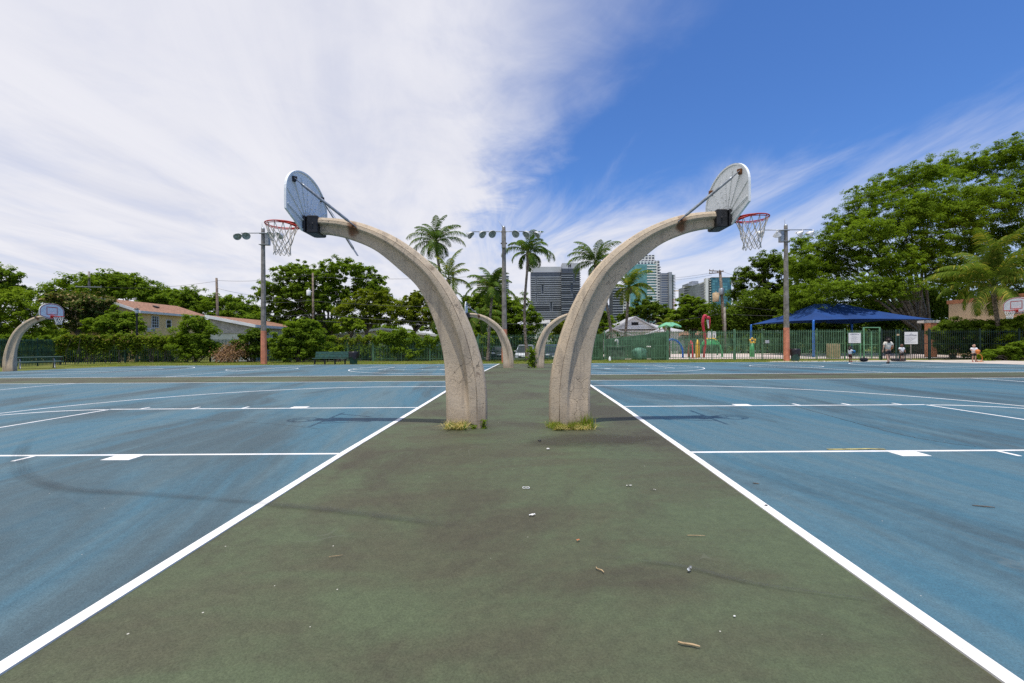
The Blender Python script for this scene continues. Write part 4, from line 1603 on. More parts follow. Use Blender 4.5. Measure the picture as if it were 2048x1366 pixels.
rule_sign(1697, 1721.5, 666, 686, 36.6, 'white rule sign with a blue heading hung on the green fence above the small child', False,
          [(.08, .24, .72, .055), (.15, .14, .86, .065)], [(.28 + .085 * i, .22, .55 + .06 * ((i * 7) % 5), .035) for i in range(8)])
rule_sign(1809, 1835.5, 664, 688, 35.9, 'white rule sign with a small crest, standing on its own grey post', True,
          [(.10, .46, .54, .05), (.20, .36, .68, .04), (.26, .05, .95, .05), (.32, .05, .95, .055)], [(.42 + .058 * i, .05, .50 + .08 * ((i * 5) % 6), .032) for i in range(9)])
a = at(1534.5, 681, 37.6)
b_ = MB()
for i in range(2):
    b_.rbox((a.x + .17 * (i - .5), 37.6, a.z - .10), (.155, .015, .25), .004)
solo('notice_plate', b_, M['sign'], 'small pale notice plate in two halves on the fence left of the floodlight pole', 'notice')
a = at(1673, 693, 38.6)
b_ = MB()
b_.rbox((a.x, 39.0, tz(39) + .72), (.92, .5, 1.25), .02)
solo('plywood_crate', b_, M['plywood'], 'plywood crate standing behind the green pickets left of the small child', 'crate')


# ------------------------------------------------------------------ bench, bins, picnic table, posts
def bench(x, y):
    z = tz(y)
    root = thing('park_bench', 'dark green slatted park bench on the grass in front of the bushes', 'bench', (x, y, z))
    Lb = 2.55
    b_ = MB()
    for i in range(4):
        b_.rbox((x, y - .22 + i * .135, z + .47), (Lb, .11, .04), .01)
    obj('seat', b_, M['bench'], root)
    b_ = MB()
    for i in range(4):
        b_.rbox((x, y + .30 + i * .035, z + .57 + i * .115), (Lb, .04, .10), .01, Matrix.Rotation(-.25, 3, 'X'))
    obj('backrest', b_, M['bench'], root)
    for i in range(4):
        b_ = MB()
        px__ = x - Lb / 2 + .14 + i * (Lb - .28) / 3
        b_.rbox((px__, y - .12, z + .21), (.10, .10, .48), .01)
        b_.rbox((px__, y + .02, z + .42), (.07, .50, .06), .01)
        b_.rbox((px__, y + .37, z + .68), (.06, .05, .55), .008, Matrix.Rotation(-.25, 3, 'X'))
        obj('leg', b_, M['black'], root)


YBE = 34.2
bench(xg(661, YBE), YBE)


def bin_(px, Y, label, h=.95):
    x = xg(px, Y)
    z = tz(Y)
    root = thing('litter_bin', label, 'bin', (x, Y, z), 'green litter bins with black liners')
    b_ = MB()
    b_.lathe([(.001, .0), (.26, 0), (.27, .03), (.325, h - .06), (.34, h - .05), (.34, h), (.31, h)], 18, Matrix.Translation((x, Y, z)))
    obj('barrel', b_, M['bench'], root)
    r = random.Random(int(px))
    b_ = MB()
    n = 22
    prof = [(.30, h - .25), (.325, h + .012), (.352, h + .02), (.362, h - .04), (.357, h - .20), (.352, h - .34), (.347, h - .46)]
    vs = []
    for k, (R__, zz) in enumerate(prof):
        for i in range(n):
            q = 2 * PI * i / n
            rr = R__ + (r.uniform(-.008, .016) if k > 3 else 0)
            dz = (.10 * math.sin(3 * q + 1) + .05 * math.sin(7 * q)) * max(0, (k - 3) / 3)
            vs.append((x + rr * math.cos(q), Y + rr * math.sin(q), z + zz + dz))
    b_.add(vs, [(k * n + i, k * n + (i + 1) % n, (k + 1) * n + (i + 1) % n, (k + 1) * n + i) for k in range(len(prof) - 1) for i in range(n)], 0, True)
    obj('bin_liner', b_, M['binbag'], root)


bin_(707, 34.3, 'litter bin with a black liner just right of the bench')
bin_(1590.5, 35.4, 'litter bin with a black liner beside the right orange pole base')


def picnic(x, y, rz):
    root = thing('picnic_table', 'green picnic table with attached benches on steel legs, left in front of the fence', 'picnic table', (x, y, tz(y)))
    def fin(name, b2, mat):
        return link(name, b2.mesh(name, M[mat]), root)
    b_ = MB()
    for i in range(5):
        b_.rbox((0, -.30 + i * .15, .75), (2.35, .14, .045), .01)
    fin('table_top', b_, 'bench')
    for s_ in (-1, 1):
        b_ = MB()
        for i in range(2):
            b_.rbox((0, s_ * (.66 + i * .14), .45), (2.35, .13, .045), .01)
        fin('seat', b_, 'bench')
    for e in (-.78, .78):
        b_ = MB()
        for s_ in (-1, 1):
            b_.tube([(e, s_ * .25, .72), (e, s_ * .30, .55), (e, s_ * .36, .12), (e, s_ * .48, .03), (e, s_ * .78, .025)], .032, 8)
        b_.tube([(e, -.80, .42), (e, .80, .42)], .028, 8)
        fin('leg_frame', b_, 'steel')
    root.rotation_euler = (0, 0, rz)


picnic(-31.2, 29.9, math.radians(50))
YB_ = 33.9
x = xg(1797, YB_)
root = thing('net_post_stand', 'pair of dark posts on a black weighted base beside the walking adult', 'stand', (x, YB_, gz(YB_)))
b_ = MB()
b_.rbox((x - .02, YB_, gz(YB_) + .09), (.78, .5, .17), .03)
obj('weighted_base', b_, M['black'], root)
for dx in (-.18, .06):
    b_ = MB()
    b_.rbox((x + dx, YB_, gz(YB_) + 1.25), (.07, .07, 2.2), .008)
    obj('upright', b_, M['fenced'], root)
b_ = MB()
b_.rbox((x - .06, YB_, gz(YB_) + 1.95), (.20, .10, .12), .01)
obj('wooden_block', b_, M['plywood'], root)


# ------------------------------------------------------------------ people and what they carry
def skin_mesh(name, verts, edges, radii, mat, lv=1):
    me = D.meshes.new(name)
    me.from_pydata([tuple(v) for v in verts], edges, [])
    o = D.objects.new('tmp_' + name, me)
    COL.objects.link(o)
    md = o.modifiers.new('skin', 'SKIN')
    md.use_smooth_shade = True
    for i, r in enumerate(radii):
        sv = me.skin_vertices[0].data[i]
        sv.radius = (r, r) if not isinstance(r, tuple) else r
        sv.use_root = (i == 0)
    if lv:
        s_ = o.modifiers.new('sub', 'SUBSURF')
        s_.levels = lv
        s_.render_levels = lv
    dg = bpy.context.evaluated_depsgraph_get()
    dg.update()
    out = D.meshes.new_from_object(o.evaluated_get(dg))
    out.name = name
    D.objects.remove(o)
    D.meshes.remove(me)
    out.materials.clear()
    out.materials.append(mat)
    for p in out.polygons:
        p.use_smooth = True
    return out


def person(px, py, hgt, face, label, arms, legs, skin, top_, bot, hair, shoe, long_hair=False, beanie=False, child=False, sleeve=.55):
    """face: heading in radians (0 looks away from the camera, +Y). arms: two of (elbow, wrist) and legs: two of (knee, ankle) as fractions of height"""
    x, y = gp(px, py)
    root = thing('person', label, 'person', (x, y, gz(y)), 'people at the far end of the right court')
    hd = 1.28 if child else 1.0
    sk = M[skin]
    V, E, R = [], [], []

    def v(p, r, par=None):
        V.append(Vector(p) * hgt)
        R.append(r * hgt if not isinstance(r, tuple) else (r[0] * hgt, r[1] * hgt))
        if par is not None:
            E.append((par, len(V) - 1))
        return len(V) - 1
    hh = .0 if not child else -.045
    pel = v((0, 0, .525 + hh), (.082, .062))
    sp = v((0, .0, .62 + hh), (.074, .055), pel)
    ch = v((0, -.003, .735 + hh), (.090, .060), sp)
    nk = v((0, -.003, .825 + hh), (.038, .034), ch)
    n2 = v((0, .006, .858 + hh), (.032, .032), nk)
    h1 = v((0, .012, .885 + hh), (.043 * hd, .048 * hd), n2)
    h2 = v((0, .008, .935 + hh * .6), (.050 * hd, .056 * hd), h1)
    h3 = v((0, .004, .975), (.036 * hd, .040 * hd), h2)
    v((0, .068 * hd, .915 + hh * .7), .009, h2)                       # nose
    for s_ in (-1, 1):
        v((s_ * .056 * hd, .0, .922 + hh * .7), .009, h2)             # ears
    for s_, (kn, an) in zip((-1, 1), legs):
        hp = v((s_ * .052, 0, .495 + hh), .054, pel)
        k = v(kn, .034, hp)
        cf = v((Vector(kn) * .62 + Vector(an) * .38) + Vector((0, -.008, 0)), .032, k)
        a_ = v(an, .019, cf)
        v(Vector(an) + Vector((s_ * .008, .075, -.022)), (.022, .014), a_)
    for s_, (el, wr) in zip((-1, 1), arms):
        sh = v((s_ * .112, -.003, .795 + hh), .033, ch)
        e_ = v(el, .024, sh)
        w_ = v(wr, .0155, e_)
        d = (Vector(wr) - Vector(el)).normalized()
        side_ = d.cross(Vector((0, 1, .2))).normalized()
        pm = v(Vector(wr) + d * .034, (.021, .011), w_)
        for i, L_ in enumerate((.034, .042, .046, .041)):             # four fingers, unequal and curled
            b0 = Vector(wr) + d * .052 + side_ * (i - 1.5) * .011
            cur = Vector((-s_ * .35, .15, 0))
            f1 = v(b0 + d * L_ * .45 + cur * .006, .0058, pm)
            v(b0 + (d + cur * .8).normalized() * L_, .0046, f1)
        t1 = v(Vector(wr) + d * .022 - side_ * .026, .0066, pm)
        v(Vector(wr) + d * .046 - side_ * .036, .0052, t1)
    body = link('body', skin_mesh('body', V, E, R, sk, 1), root)
    # shirt
    V, E, R = [], [], []
    a0 = v((0, 0, .50 + hh), (.100, .074))
    a1 = v((0, 0, .60 + hh), (.096, .074), a0)
    a2 = v((0, -.003, .735 + hh), (.102, .074), a1)
    a3 = v((0, -.003, .812 + hh), (.056, .052), a2)
    for s_, (el, wr) in zip((-1, 1), arms):
        sh = v((s_ * .112, -.003, .795 + hh), .045, a2)
        S = Vector((s_ * .112, -.003, .795 + hh))
        v(S + (Vector(el) - S) * sleeve, .044, sh)
        v(S + (Vector(el) - S) * (sleeve + .12), .042, len(V) - 1)
    link('shirt', skin_mesh('shirt', V, E, R, M[top_], 1), root)
    # shorts
    V, E, R = [], [], []
    a0 = v((0, 0, .525 + hh), (.098, .074))
    v((0, 0, .565 + hh), (.092, .070), a0)
    for s_, (kn, an) in zip((-1, 1), legs):
        hp = v((s_ * .055, 0, .485 + hh), .064, a0)
        Hh = Vector((s_ * .055, 0, .485 + hh))
        v(Hh + (Vector(kn) - Hh) * .5, .060, hp)
        v(Hh + (Vector(kn) - Hh) * .62, .060, len(V) - 1)
    link('shorts', skin_mesh('shorts', V, E, R, M[bot], 1), root)
    # hair, cap
    V, E, R = [], [], []
    a0 = v((0, -.020, .928 + hh * .6), (.064 * hd, .062 * hd))
    v((0, -.006, .982), (.052 * hd, .056 * hd), a0)
    if long_hair:
        b0 = v((0, -.042, .88 + hh), (.062 * hd, .038), a0)
        b1 = v((0, -.060, .83 + hh), (.060 * hd, .034), b0)
        v((0, -.066, .775 + hh), (.048 * hd, .026), b1)
    link('hair', skin_mesh('hair', V, E, R, M[hair], 1), root)
    if beanie:
        b_ = MB()
        b_.lathe([(.066, 0), (.068, .028), (.062, .055), (.045, .078), (.02, .090), (.001, .093)], 16, Matrix.Diagonal((hgt, hgt * 1.08, hgt, 1)) @ Matrix.Translation((0, -.002, .918)))
        link('beanie', b_.mesh('beanie', M['darkcloth']), root)
    # eyes and mouth
    for s_ in (-1, 1):
        b_ = MB()
        b_.lathe([(.001, .005), (.006, .003), (.007, 0)], 8, Matrix.Translation(Vector((s_ * .021 * hd, .060 * hd, .926 + hh * .7)) * hgt) @ Matrix.Rotation(-PI / 2, 4, 'X') @ Matrix.Scale(hgt, 4))
        link('eye', b_.mesh('eye', M['black']), root)
    b_ = MB()
    b_.rbox(Vector((0, .060 * hd, .888 + hh * .85)) * hgt, (.030 * hgt, .006 * hgt, .008 * hgt), .001)
    link('mouth', b_.mesh('mouth', M['maroon']), root)
    for s_, (kn, an) in zip((-1, 1), legs):
        V, E, R = [], [], []
        big = 1.5 if beanie else 1.0
        a0 = v(Vector(an) + Vector((0, -.018, -.018)), (.026 * big, .024 * big))
        a1 = v(Vector(an) + Vector((s_ * .004, .04, -.024)), (.027 * big, .020 * big), a0)
        v(Vector(an) + Vector((s_ * .008, .092, -.030)), (.022 * big, .014 * big), a1)
        v(Vector(an) + Vector((0, -.012, .022)), (.022 * big, .024 * big), a0)
        link('shoe', skin_mesh('shoe', V, E, R, M[shoe], 1), root)
    root.rotation_euler = (0, 0, face)
    return root


ST = [((-.055, .012, .275), (-.058, 0, .042)), ((.055, .012, .275), (.058, 0, .042))]
WALK = [((-.045, -.02, .27), (-.045, -.085, .050)), ((.05, .045, .28), (.055, .045, .042))]
person(1776, 727, 1.68, R_(-6), 'adult in cream T-shirt and black cap walking away with a ball under the right arm',
       [((-.165, -.03, .64), (-.175, -.01, .50)), ((.175, -.03, .645), (.135, .075, .565))], WALK, 'skin1', 'tee', 'darkcloth', 'hairb', 'black', long_hair=True, beanie=True)
CH = [((-.06, .02, .25), (-.062, 0, .045)), ((.06, .02, .25), (.062, 0, .045))]
person(1700.5, 724, 1.13, R_(-82), 'small child with long dark hair and red shoes holding a blue ball out in front',
       [((-.135, .05, .66), (-.065, .165, .665)), ((.135, .05, .66), (.065, .165, .665))], CH, 'skin2', 'teew', 'maroon', 'hairb', 'redshoe', long_hair=True, child=True)
person(1803.5, 722.5, 1.30, R_(175), 'child in a white shirt and dark shorts standing behind the dark posts',
       [((-.15, .02, .63), (-.10, .11, .56)), ((.15, .02, .63), (.10, .11, .56))], CH, 'skin2', 'teew', 'darkcloth', 'hairb', 'black', child=True)
pc = person(1948, 723.5, 1.24, R_(160), 'short-haired child in white shirt and red shoes hugging an orange ball by the hedge',
            [((-.150, .035, .64), (-.055, .125, .60)), ((.150, .035, .64), (.055, .125, .60))], CH, 'skin1', 'teew', 'darkcloth', 'hairb', 'redshoe', child=True)


def ball(x, y, z, r, mat, label):
    root = thing('ball', label, 'ball', (x, y, z - r), 'balls the players hold')
    b_ = MB()
    b_.lathe([(max(.0005, r * math.sin(PI * i / 14)), -r * math.cos(PI * i / 14)) for i in range(15)], 22, Matrix.Translation((x, y, z)))
    obj('rubber', b_, M[mat], root)
    b_ = MB()
    for rot in (Matrix.Identity(4), Matrix.Rotation(PI / 2, 4, 'X'), Matrix.Rotation(PI / 2, 4, 'Y')):
        b_.tube([Matrix.Translation((x, y, z)) @ rot @ Vector((r * 1.0 * math.cos(t), r * 1.0 * math.sin(t), 0)) for t in np.linspace(0, 2 * PI, 29)[:-1]], r * .018, 4, closed=True)
    obj('seam', b_, M['black'], root)


x, y = gp(1776, 727)
ball(x + .165 * 1.68 * 1.0, y + .11, gz(y) + 1.0, .121, 'ballorange', 'orange basketball under the right arm of the walking adult')
x, y = gp(1700.5, 724)
ball(x + .265, y + .03, gz(y) + .74, .12, 'ballblue', 'blue ball held out by the small child')
x, y = gp(1948, 723.5)
ball(x + .05, y - .20, gz(y) + .72, .135, 'ballorange', 'orange basketball hugged by the short-haired child')
x, y = gp(1959, 723.5)
b_ = MB()
b_.tube([(x + .24 * math.cos(t) , y + .05 + .03 * math.sin(t), gz(y) + .28 + .27 * math.sin(t)) for t in np.linspace(0, 2 * PI, 31)[:-1]], .018, 8, closed=True)
b_.tube([(x - .25, y - .02, gz(y) + .02), (x, y - .05, gz(y) + .02), (x + .25, y - .02, gz(y) + .02)], .02, 8)
solo('play_hoop', b_, M['ballorange'], 'thin orange hoop standing on the ground beside the short-haired child', 'hoop', None, (x, y, gz(y)))
x, y = gp(1728, 723.3)
root = thing('duffel_bag', 'dark duffel bag lying on the court edge between the child and the adult', 'bag', (x, y, gz(y)))
b_ = MB()
b_.tube([(x - .27, y, gz(y) + .10), (x - .23, y, gz(y) + .15), (x, y, gz(y) + .16), (x + .2, y, gz(y) + .13), (x + .26, y, gz(y) + .08)], [.05, .13, .155, .12, .05], 12)
obj('sack', b_, M['darkcloth'], root)
b_ = MB()
b_.tube([(x - .12, y - .12, gz(y) + .22), (x - .06, y - .15, gz(y) + .36), (x + .06, y - .15, gz(y) + .36), (x + .12, y - .12, gz(y) + .2)], .012, 6)
obj('handle', b_, M['black'], root)


# ------------------------------------------------------------------ splash playground
def spray_arch(px0, px1, pytop, Y, r, mat, label, depth=0.0, n=24, name='spray_arch'):
    x0_, x1_ = xg(px0, Y), xg(px1, Y)
    zt = at((px0 + px1) / 2, pytop, Y).z
    z0 = gz(40) + .01
    b_ = MB()
    pts = []
    for i in range(n + 1):
        a = PI * i / n
        k = (1 - math.cos(a)) / 2
        pts.append((x0_ + (x1_ - x0_) * k, Y + depth * (k - .5), z0 + (zt - z0) * math.sin(a) ** .75))
    b_.tube(pts, r, 10)
    for e in (pts[0], pts[-1]):
        b_.lathe([(r * 1.9, 0), (r * 1.9, .03), (r, .035)], 12, Matrix.Translation(e))
    return solo(name, b_, M[mat], label, 'spray arch', 'coloured pipe arches of the splash playground', (x0_, Y, z0))


spray_arch(1322, 1366, 679, 43, .095, 'splashblue', 'blue pipe arch of the splash playground')
spray_arch(1379, 1384, 683, 43, .10, 'splashred', 'red pipe arch seen edge-on beside the yellow one', 1.6)
spray_arch(1389, 1402, 680.5, 43.5, .095, 'splashyellow', 'yellow pipe arch of the splash playground', 1.0)
spray_arch(1399, 1444, 679, 45.5, .085, 'splashgreen', 'green pipe arch of the splash playground')
# red serpent with an open white-ribbed mouth
Y = 43.2
root = thing('serpent_sprayer', 'tall red water sprayer bent over at the top with a white ribbed underside', 'water sprayer', (xg(1406, Y), Y, gz(40)))
b_ = MB()
pts = [(1407, 717), (1409, 700), (1411, 685), (1408.5, 665), (1405.5, 648), (1407, 636), (1410, 631), (1413, 634), (1415.5, 637)]
b_.tube(smooth([at(px, py, Y) for px, py in pts], 4), [.12] * 4 + [.13] * 4 + [.14] * 8 + [.17] * 8 + [.16] * 4 + [.12] * 4 + [.07], 10, flat=.8)
obj('neck', b_, M['splashred'], root)
b_ = MB()
c = at(1416, 635, Y)
b_.lathe([(.02, .12), (.12, .12), (.19, .02), (.20, -.12), (.16, -.14), (.13, -.05)], 14, Matrix.Translation(c) @ Matrix.Rotation(.15, 4, 'Y'))
obj('head', b_, M['splashred'], root)
b_ = MB()
p = [at(1418.8, 634, Y), at(1419.5, 645, Y), at(1418.8, 657, Y)]
b_.tube(p, [.09, .10, .03], 8, flat=.8)
obj('lower_jaw', b_, M['splashred'], root)
b_ = MB()
for i in range(9):
    q = at(1415.2 + i * .22, 640.5 + i * 1.9, Y - .06)
    b_.rbox(q, (.21 - .014 * i, .08, .055), .01)
obj('white_ribs', b_, M['white'], root)
# frog-like climbing dome: two tall white eyes on a yellow and green cap
Y = 52
x = xg(1421, Y)
zb = at(1421, 690, Y).z
root = thing('play_dome', 'green and yellow play dome with two white box eyes behind the fence', 'play dome', (x, Y, gz(40)))
sc_ = Y / F
b_ = MB()
b_.lathe([(17 * sc_, 0), (16 * sc_, 5 * sc_), (13 * sc_, 9.5 * sc_)], 20, Matrix.Translation((x, Y, zb)))
obj('lower_cap', b_, M['splashgreen'], root)
b_ = MB()
b_.lathe([(13 * sc_, 9.5 * sc_), (9 * sc_, 13.5 * sc_), (4 * sc_, 15.5 * sc_), (.01, 16 * sc_)], 20, Matrix.Translation((x, Y, zb)))
obj('upper_cap', b_, M['splashyellow'], root)
for s_ in (-1, 1):
    b_ = MB()
    b_.rbox((x + s_ * 4.7 * sc_, Y - 6 * sc_, zb + 20 * sc_), (6.5 * sc_, 4 * sc_, 13 * sc_), 1.6 * sc_)
    e = obj('eye', b_, M['white'], root)
    b_ = MB()
    b_.rbox((x + s_ * 4.3 * sc_, Y - 8.1 * sc_, zb + 17.5 * sc_), (1.7 * sc_, .5 * sc_, 3.4 * sc_), .3 * sc_)
    obj('pupil', b_, M['black'], e)
for s_ in (-1, 1):
    b_ = MB()
    b_.tube([(x + s_ * 14 * sc_, Y, gz(40)), (x + s_ * 13.5 * sc_, Y, zb)], .06, 8)
    obj('leg', b_, M['fencel'], root)
# green metal palm
Y = 44
x = xg(1339, Y)
root = thing('metal_palm', 'mint green metal palm on a dark trunk above the pump yard fence', 'play palm', (x, Y, gz(40)))
zt = at(1339, 649, Y).z
b_ = MB()
b_.tube([(x, Y, gz(40)), (x, Y, zt)], .11, 10)
obj('trunk', b_, M['wood'], root)
for k in range(6):
    a = 2 * PI * k / 6 + .35
    d = Vector((math.cos(a), math.sin(a), 0))
    s2 = Vector((-d.y, d.x, 0))
    b_ = MB()
    o = Vector((x, Y, zt + .14))
    vs = []
    for t, w, dz in ((0, .10, 0), (.35, .34, .02), (.75, .36, -.14), (1.15, .03, -.36)):
        m_ = o + d * t + Vector((0, 0, dz))
        vs += [m_ - s2 * w + Vector((0, 0, -.08)), m_ + Vector((0, 0, .05)), m_ + s2 * w + Vector((0, 0, -.08))]
        vs += [m_ - s2 * w + Vector((0, 0, -.11)), m_ + Vector((0, 0, .02)), m_ + s2 * w + Vector((0, 0, -.11))]
    fs = []
    for i in range(3):
        q = i * 6
        fs += [(q, q + 1, q + 7, q + 6), (q + 1, q + 2, q + 8, q + 7), (q + 9, q + 10, q + 4, q + 3), (q + 10, q + 11, q + 5, q + 4), (q, q + 6, q + 9, q + 3), (q + 2, q + 5, q + 11, q + 8)]
    b_.add(vs, fs)
    obj('metal_leaf', b_, M['leafgreen'], root)
Y = 45
x = xg(1504, Y)
root = thing('flower_sprayer', 'green stand with an orange-yellow flower head behind the fence near the canopy', 'water sprayer', (x, Y, gz(40)))
b_ = MB()
b_.tube([(x, Y, gz(40)), (x, Y, gz(40) + 1.35)], [.22, .17], 12)
obj('stand', b_, M['splashgreen'], root)
for k in range(5):
    a = 2 * PI * k / 5 + .4
    b_ = MB()
    b_.lathe([(.001, .03), (.12, .02), (.13, -.02), (.001, -.03)], 8, Matrix.Translation((x + .02 + .24 * math.cos(a), Y - .1, gz(40) + 1.62 + .20 * math.sin(a))) @ Matrix.Rotation(PI / 2 - .3, 4, 'X'))
    obj('petal', b_, M['splashyellow'], root)


# ------------------------------------------------------------------ blue tensile canopy
def canopy():
    x0_, x1_, y0_, y1_ = 28.9, 40.5, 43.6, 54.2
    ze, zr = 3.28, 5.25
    xc, yc = 34.1, (y0_ + y1_) / 2
    root = thing('shade_canopy', 'royal blue tensile shade canopy with scalloped edges under the big tree', 'canopy', (xc, yc, gz(40)))
    r0, r1 = Vector((xc - 1.5, yc, zr)), Vector((xc + 1.5, yc, zr))
    C = [Vector((x0_, y0_, ze)), Vector((x1_, y0_, ze)), Vector((x1_, y1_, ze)), Vector((x0_ - .4, y1_, ze))]
    b_ = MB()

    def facet(a, b, ra, rb, nn=14, mm=10):
        vs = []
        inn = Vector((xc, yc, ze))
        for j in range(mm + 1):
            t = j / mm
            for i in range(nn + 1):
                s_ = i / nn
                e = a.lerp(b, s_)
                bow = math.sin(PI * s_)
                e = e + (inn - e) * (.13 * bow) + Vector((0, 0, .12 * bow))
                tp = ra.lerp(rb, s_)
                p = e.lerp(tp, t)
                p.z -= .24 * math.sin(PI * t) * (.55 + .45 * bow)
                vs.append(p)
        b_.add(vs, [(j * (nn + 1) + i, j * (nn + 1) + i + 1, (j + 1) * (nn + 1) + i + 1, (j + 1) * (nn + 1) + i) for j in range(mm) for i in range(nn)], 0, True)
    facet(C[0], C[1], r0, r1)
    facet(C[1], C[2], r1, r1)
    facet(C[2], C[3], r1, r0)
    facet(C[3], C[0], r0, r0)
    obj('fabric', b_, M['canopy'], root)
    for c in (C[0], C[2], C[3]):
        b_ = MB()
        b_.tube([(c.x, c.y, gz(40)), (c.x, c.y, ze - .12), (c.x + .05 * (1 if c.x < xc else -1), c.y, ze - .02)], .10, 10)
        obj('post', b_, M['bluepost'], root)


canopy()
Y = 41.5
x = xg(1862, Y)
root = thing('pergola_column', 'salmon column carrying a pale beam at the right end of the blue canopy', 'column', (x, Y, gz(40)))
b_ = MB()
b_.rbox((x, Y, gz(40) + 1.55), (.62, .62, 3.1), .02)
obj('column', b_, M['coral'], root)
b_ = MB()
b_.rbox((x - .2, Y, gz(40) + 3.22), (1.5, .7, .22), .02)
obj('beam', b_, M['stone'], root)
# ------------------------------------------------------------------ trees, palms, shrubs
def crown_points(blobs, n, rng_, shell=.62, clump=.20, flat=.75, depth=.85, low=.25):
    """leaf positions and normals: blobs (x,y,z,rx,rz) filled with many small leaf clumps"""
    w = np.array([b[3] * b[4] for b in blobs])
    w = w / w.sum()
    P, Nn, Cl = [], [], []
    for b, f in zip(blobs, w):
        k = int(n * f)
        c = np.array(b[:3])
        R = np.array([b[3], depth * (b[3] + b[4]) * .5, b[4]])
        rc = clump * min(b[3], b[4]) + .12
        nc = max(10, int(1.1 * (np.prod(R) ** (1 / 3) / rc) ** 2 * 3.2))
        d = rng_.normal(0, 1, (nc, 3))
        d[:, 2] = np.where(d[:, 2] < -low, -d[:, 2] * .6, d[:, 2])
        d /= np.linalg.norm(d, axis=1, keepdims=True)
        q = shell + (1.06 - shell) * rng_.random((nc, 1)) ** .6
        q *= 1 + .16 * rng_.normal(0, 1, (nc, 1)).clip(-1.5, 1.0)
        cc = c + d * R * q
        rr = rc * rng_.uniform(.55, 1.35, nc)
        i = rng_.integers(0, nc, k)
        e = rng_.normal(0, 1, (k, 3))
        e /= np.linalg.norm(e, axis=1, keepdims=True)
        e[:, 2] = np.abs(e[:, 2]) * np.where(rng_.random(k) < .75, 1, -1)
        s = rng_.random((k, 1)) ** .5
        off = e * s * rr[i][:, None] * np.array([1.15, 1.15, flat])
        P.append(cc[i] + off)
        Nn.append(e * .7 + d[i] * .45 + np.array([0, 0, .85]) + rng_.normal(0, .55, (k, 3)))
        Cl.append(cc)
    return np.concatenate(P), np.concatenate(Nn), np.concatenate(Cl)


def px_blobs(bl, Y, dy=1.0, seed=0):
    r = random.Random(seed)
    out = []
    for b in bl:
        y = Y + (b[4] if len(b) > 4 else r.uniform(-.9, .9) * dy)
        p = at(b[0], b[1], y)
        out.append((p.x, p.y, p.z, b[2] * y / F, b[3] * y / F))
    return out


def tree(label, bl, Y, n, leaf, mat, trunk=None, tr=.22, seed=1, group=None, name='tree', cat='tree', bark='bark', limbs=14, shell=.42, clump=.16, dy=1.0, flat=.8, depth=.85, trunks=1, low=.6):
    n = int(n * 2.6)
    leaf *= .82
    rg_ = np.random.default_rng(seed)
    r = random.Random(seed)
    blobs = px_blobs(bl, Y, dy, seed)
    tx = trunk if trunk is not None else sum(b[0] for b in bl) / len(bl)
    base = Vector((xg(tx, Y, 690), Y, tz(Y) - .05))
    root = thing(name, label, cat, base, group)
    P, Nn, Cl = crown_points(blobs, n, rg_, shell, clump, flat, depth, low)
    link('crown', leaf_cloud_mesh('crown', P, Nn, leaf, M[mat], seed, off=base), root)
    b_ = MB()
    cz = min(b[2] - b[4] * .3 for b in blobs)
    fork = Vector((base.x + r.uniform(-.2, .2), Y, base.z + max(.5, (cz - base.z) * .75)))
    for k in range(trunks):
        o = Vector((r.uniform(-1, 1), r.uniform(-.6, .6), 0)) * (tr * 1.8 if trunks > 1 else 0)
        f = fork + o * 1.6
        b_.tube([base + o + Vector((0, 0, -.2)), base + o * 1.1 + Vector((0, 0, .3)), base.lerp(f, .55) + o * .3 + Vector((r.uniform(-.08, .08), 0, 0)), f], [tr * 1.5, tr * 1.1, tr, tr * .85], 9)
        for i in range(max(2, limbs // trunks)):
            b = blobs[(i + k) % len(blobs)]
            tgt = Vector((b[0] + r.uniform(-.6, .6) * b[3], b[1] + r.uniform(-.4, .4) * b[3], b[2] + r.uniform(-.3, .6) * b[4]))
            m1 = f.lerp(tgt, .35) + Vector((0, 0, .12 * (tgt - f).length))
            m2 = f.lerp(tgt, .7) + Vector((r.uniform(-.2, .2), r.uniform(-.2, .2), .1 * (tgt - f).length))
            b_.tube([f, m1, m2, tgt], [tr * .42, tr * .28, tr * .16, tr * .05], 6, cap=False)
            for _ in range(3):
                c = Cl[r.randrange(len(Cl))]
                c = Vector(c)
                s_ = min((m1, m2, tgt), key=lambda p: (p - c).length)
                if (c - s_).length < 4.5:
                    b_.tube([s_, s_.lerp(c, .5) + Vector((0, 0, .1)), c], [tr * .12, tr * .08, tr * .03], 5, cap=False)
    obj('trunk', b_, M[bark], root)
    return root


TG = 'trees beyond the park fence'
tree('broad dark-green tree cut by the left edge, tallest of the left corner', [(2, 560, 32, 30), (-30, 590, 50, 50), (25, 585, 30, 24)], 46, 7000, .24, 'L_mid', 0, .25, 31, TG)
tree('light-green feathery tree in front of the left corner, behind the side hoop', [(15, 615, 50, 36), (62, 640, 38, 34), (-20, 650, 45, 38), (45, 596, 24, 16), (90, 630, 20, 20), (60, 668, 70, 18)], 42, 10000, .20, 'L_lite', 30, .2, 32, TG)
tree('largest round-topped dark tree behind the yellow house', [(205, 582, 88, 34), (150, 600, 62, 34), (270, 598, 66, 38), (230, 567, 60, 22), (110, 602, 30, 22), (320, 612, 40, 30)], 76, 17000, .40, 'L_mid', 200, .4, 33, TG, clump=.17)
tree('dark rounded tree right of the yellow house roof', [(365, 602, 46, 28), (330, 606, 40, 30), (395, 618, 34, 30), (372, 625, 60, 30)], 82, 9000, .42, 'L_mid', 370, .35, 34, TG, clump=.17)
tree('dark tree behind the leaning wooden pole left of the floodlight', [(450, 617, 38, 28), (482, 628, 36, 28), (425, 612, 20, 20), (510, 634, 20, 20), (470, 645, 60, 22)], 80, 8500, .40, 'L_mid', 455, .3, 35, TG, clump=.17)
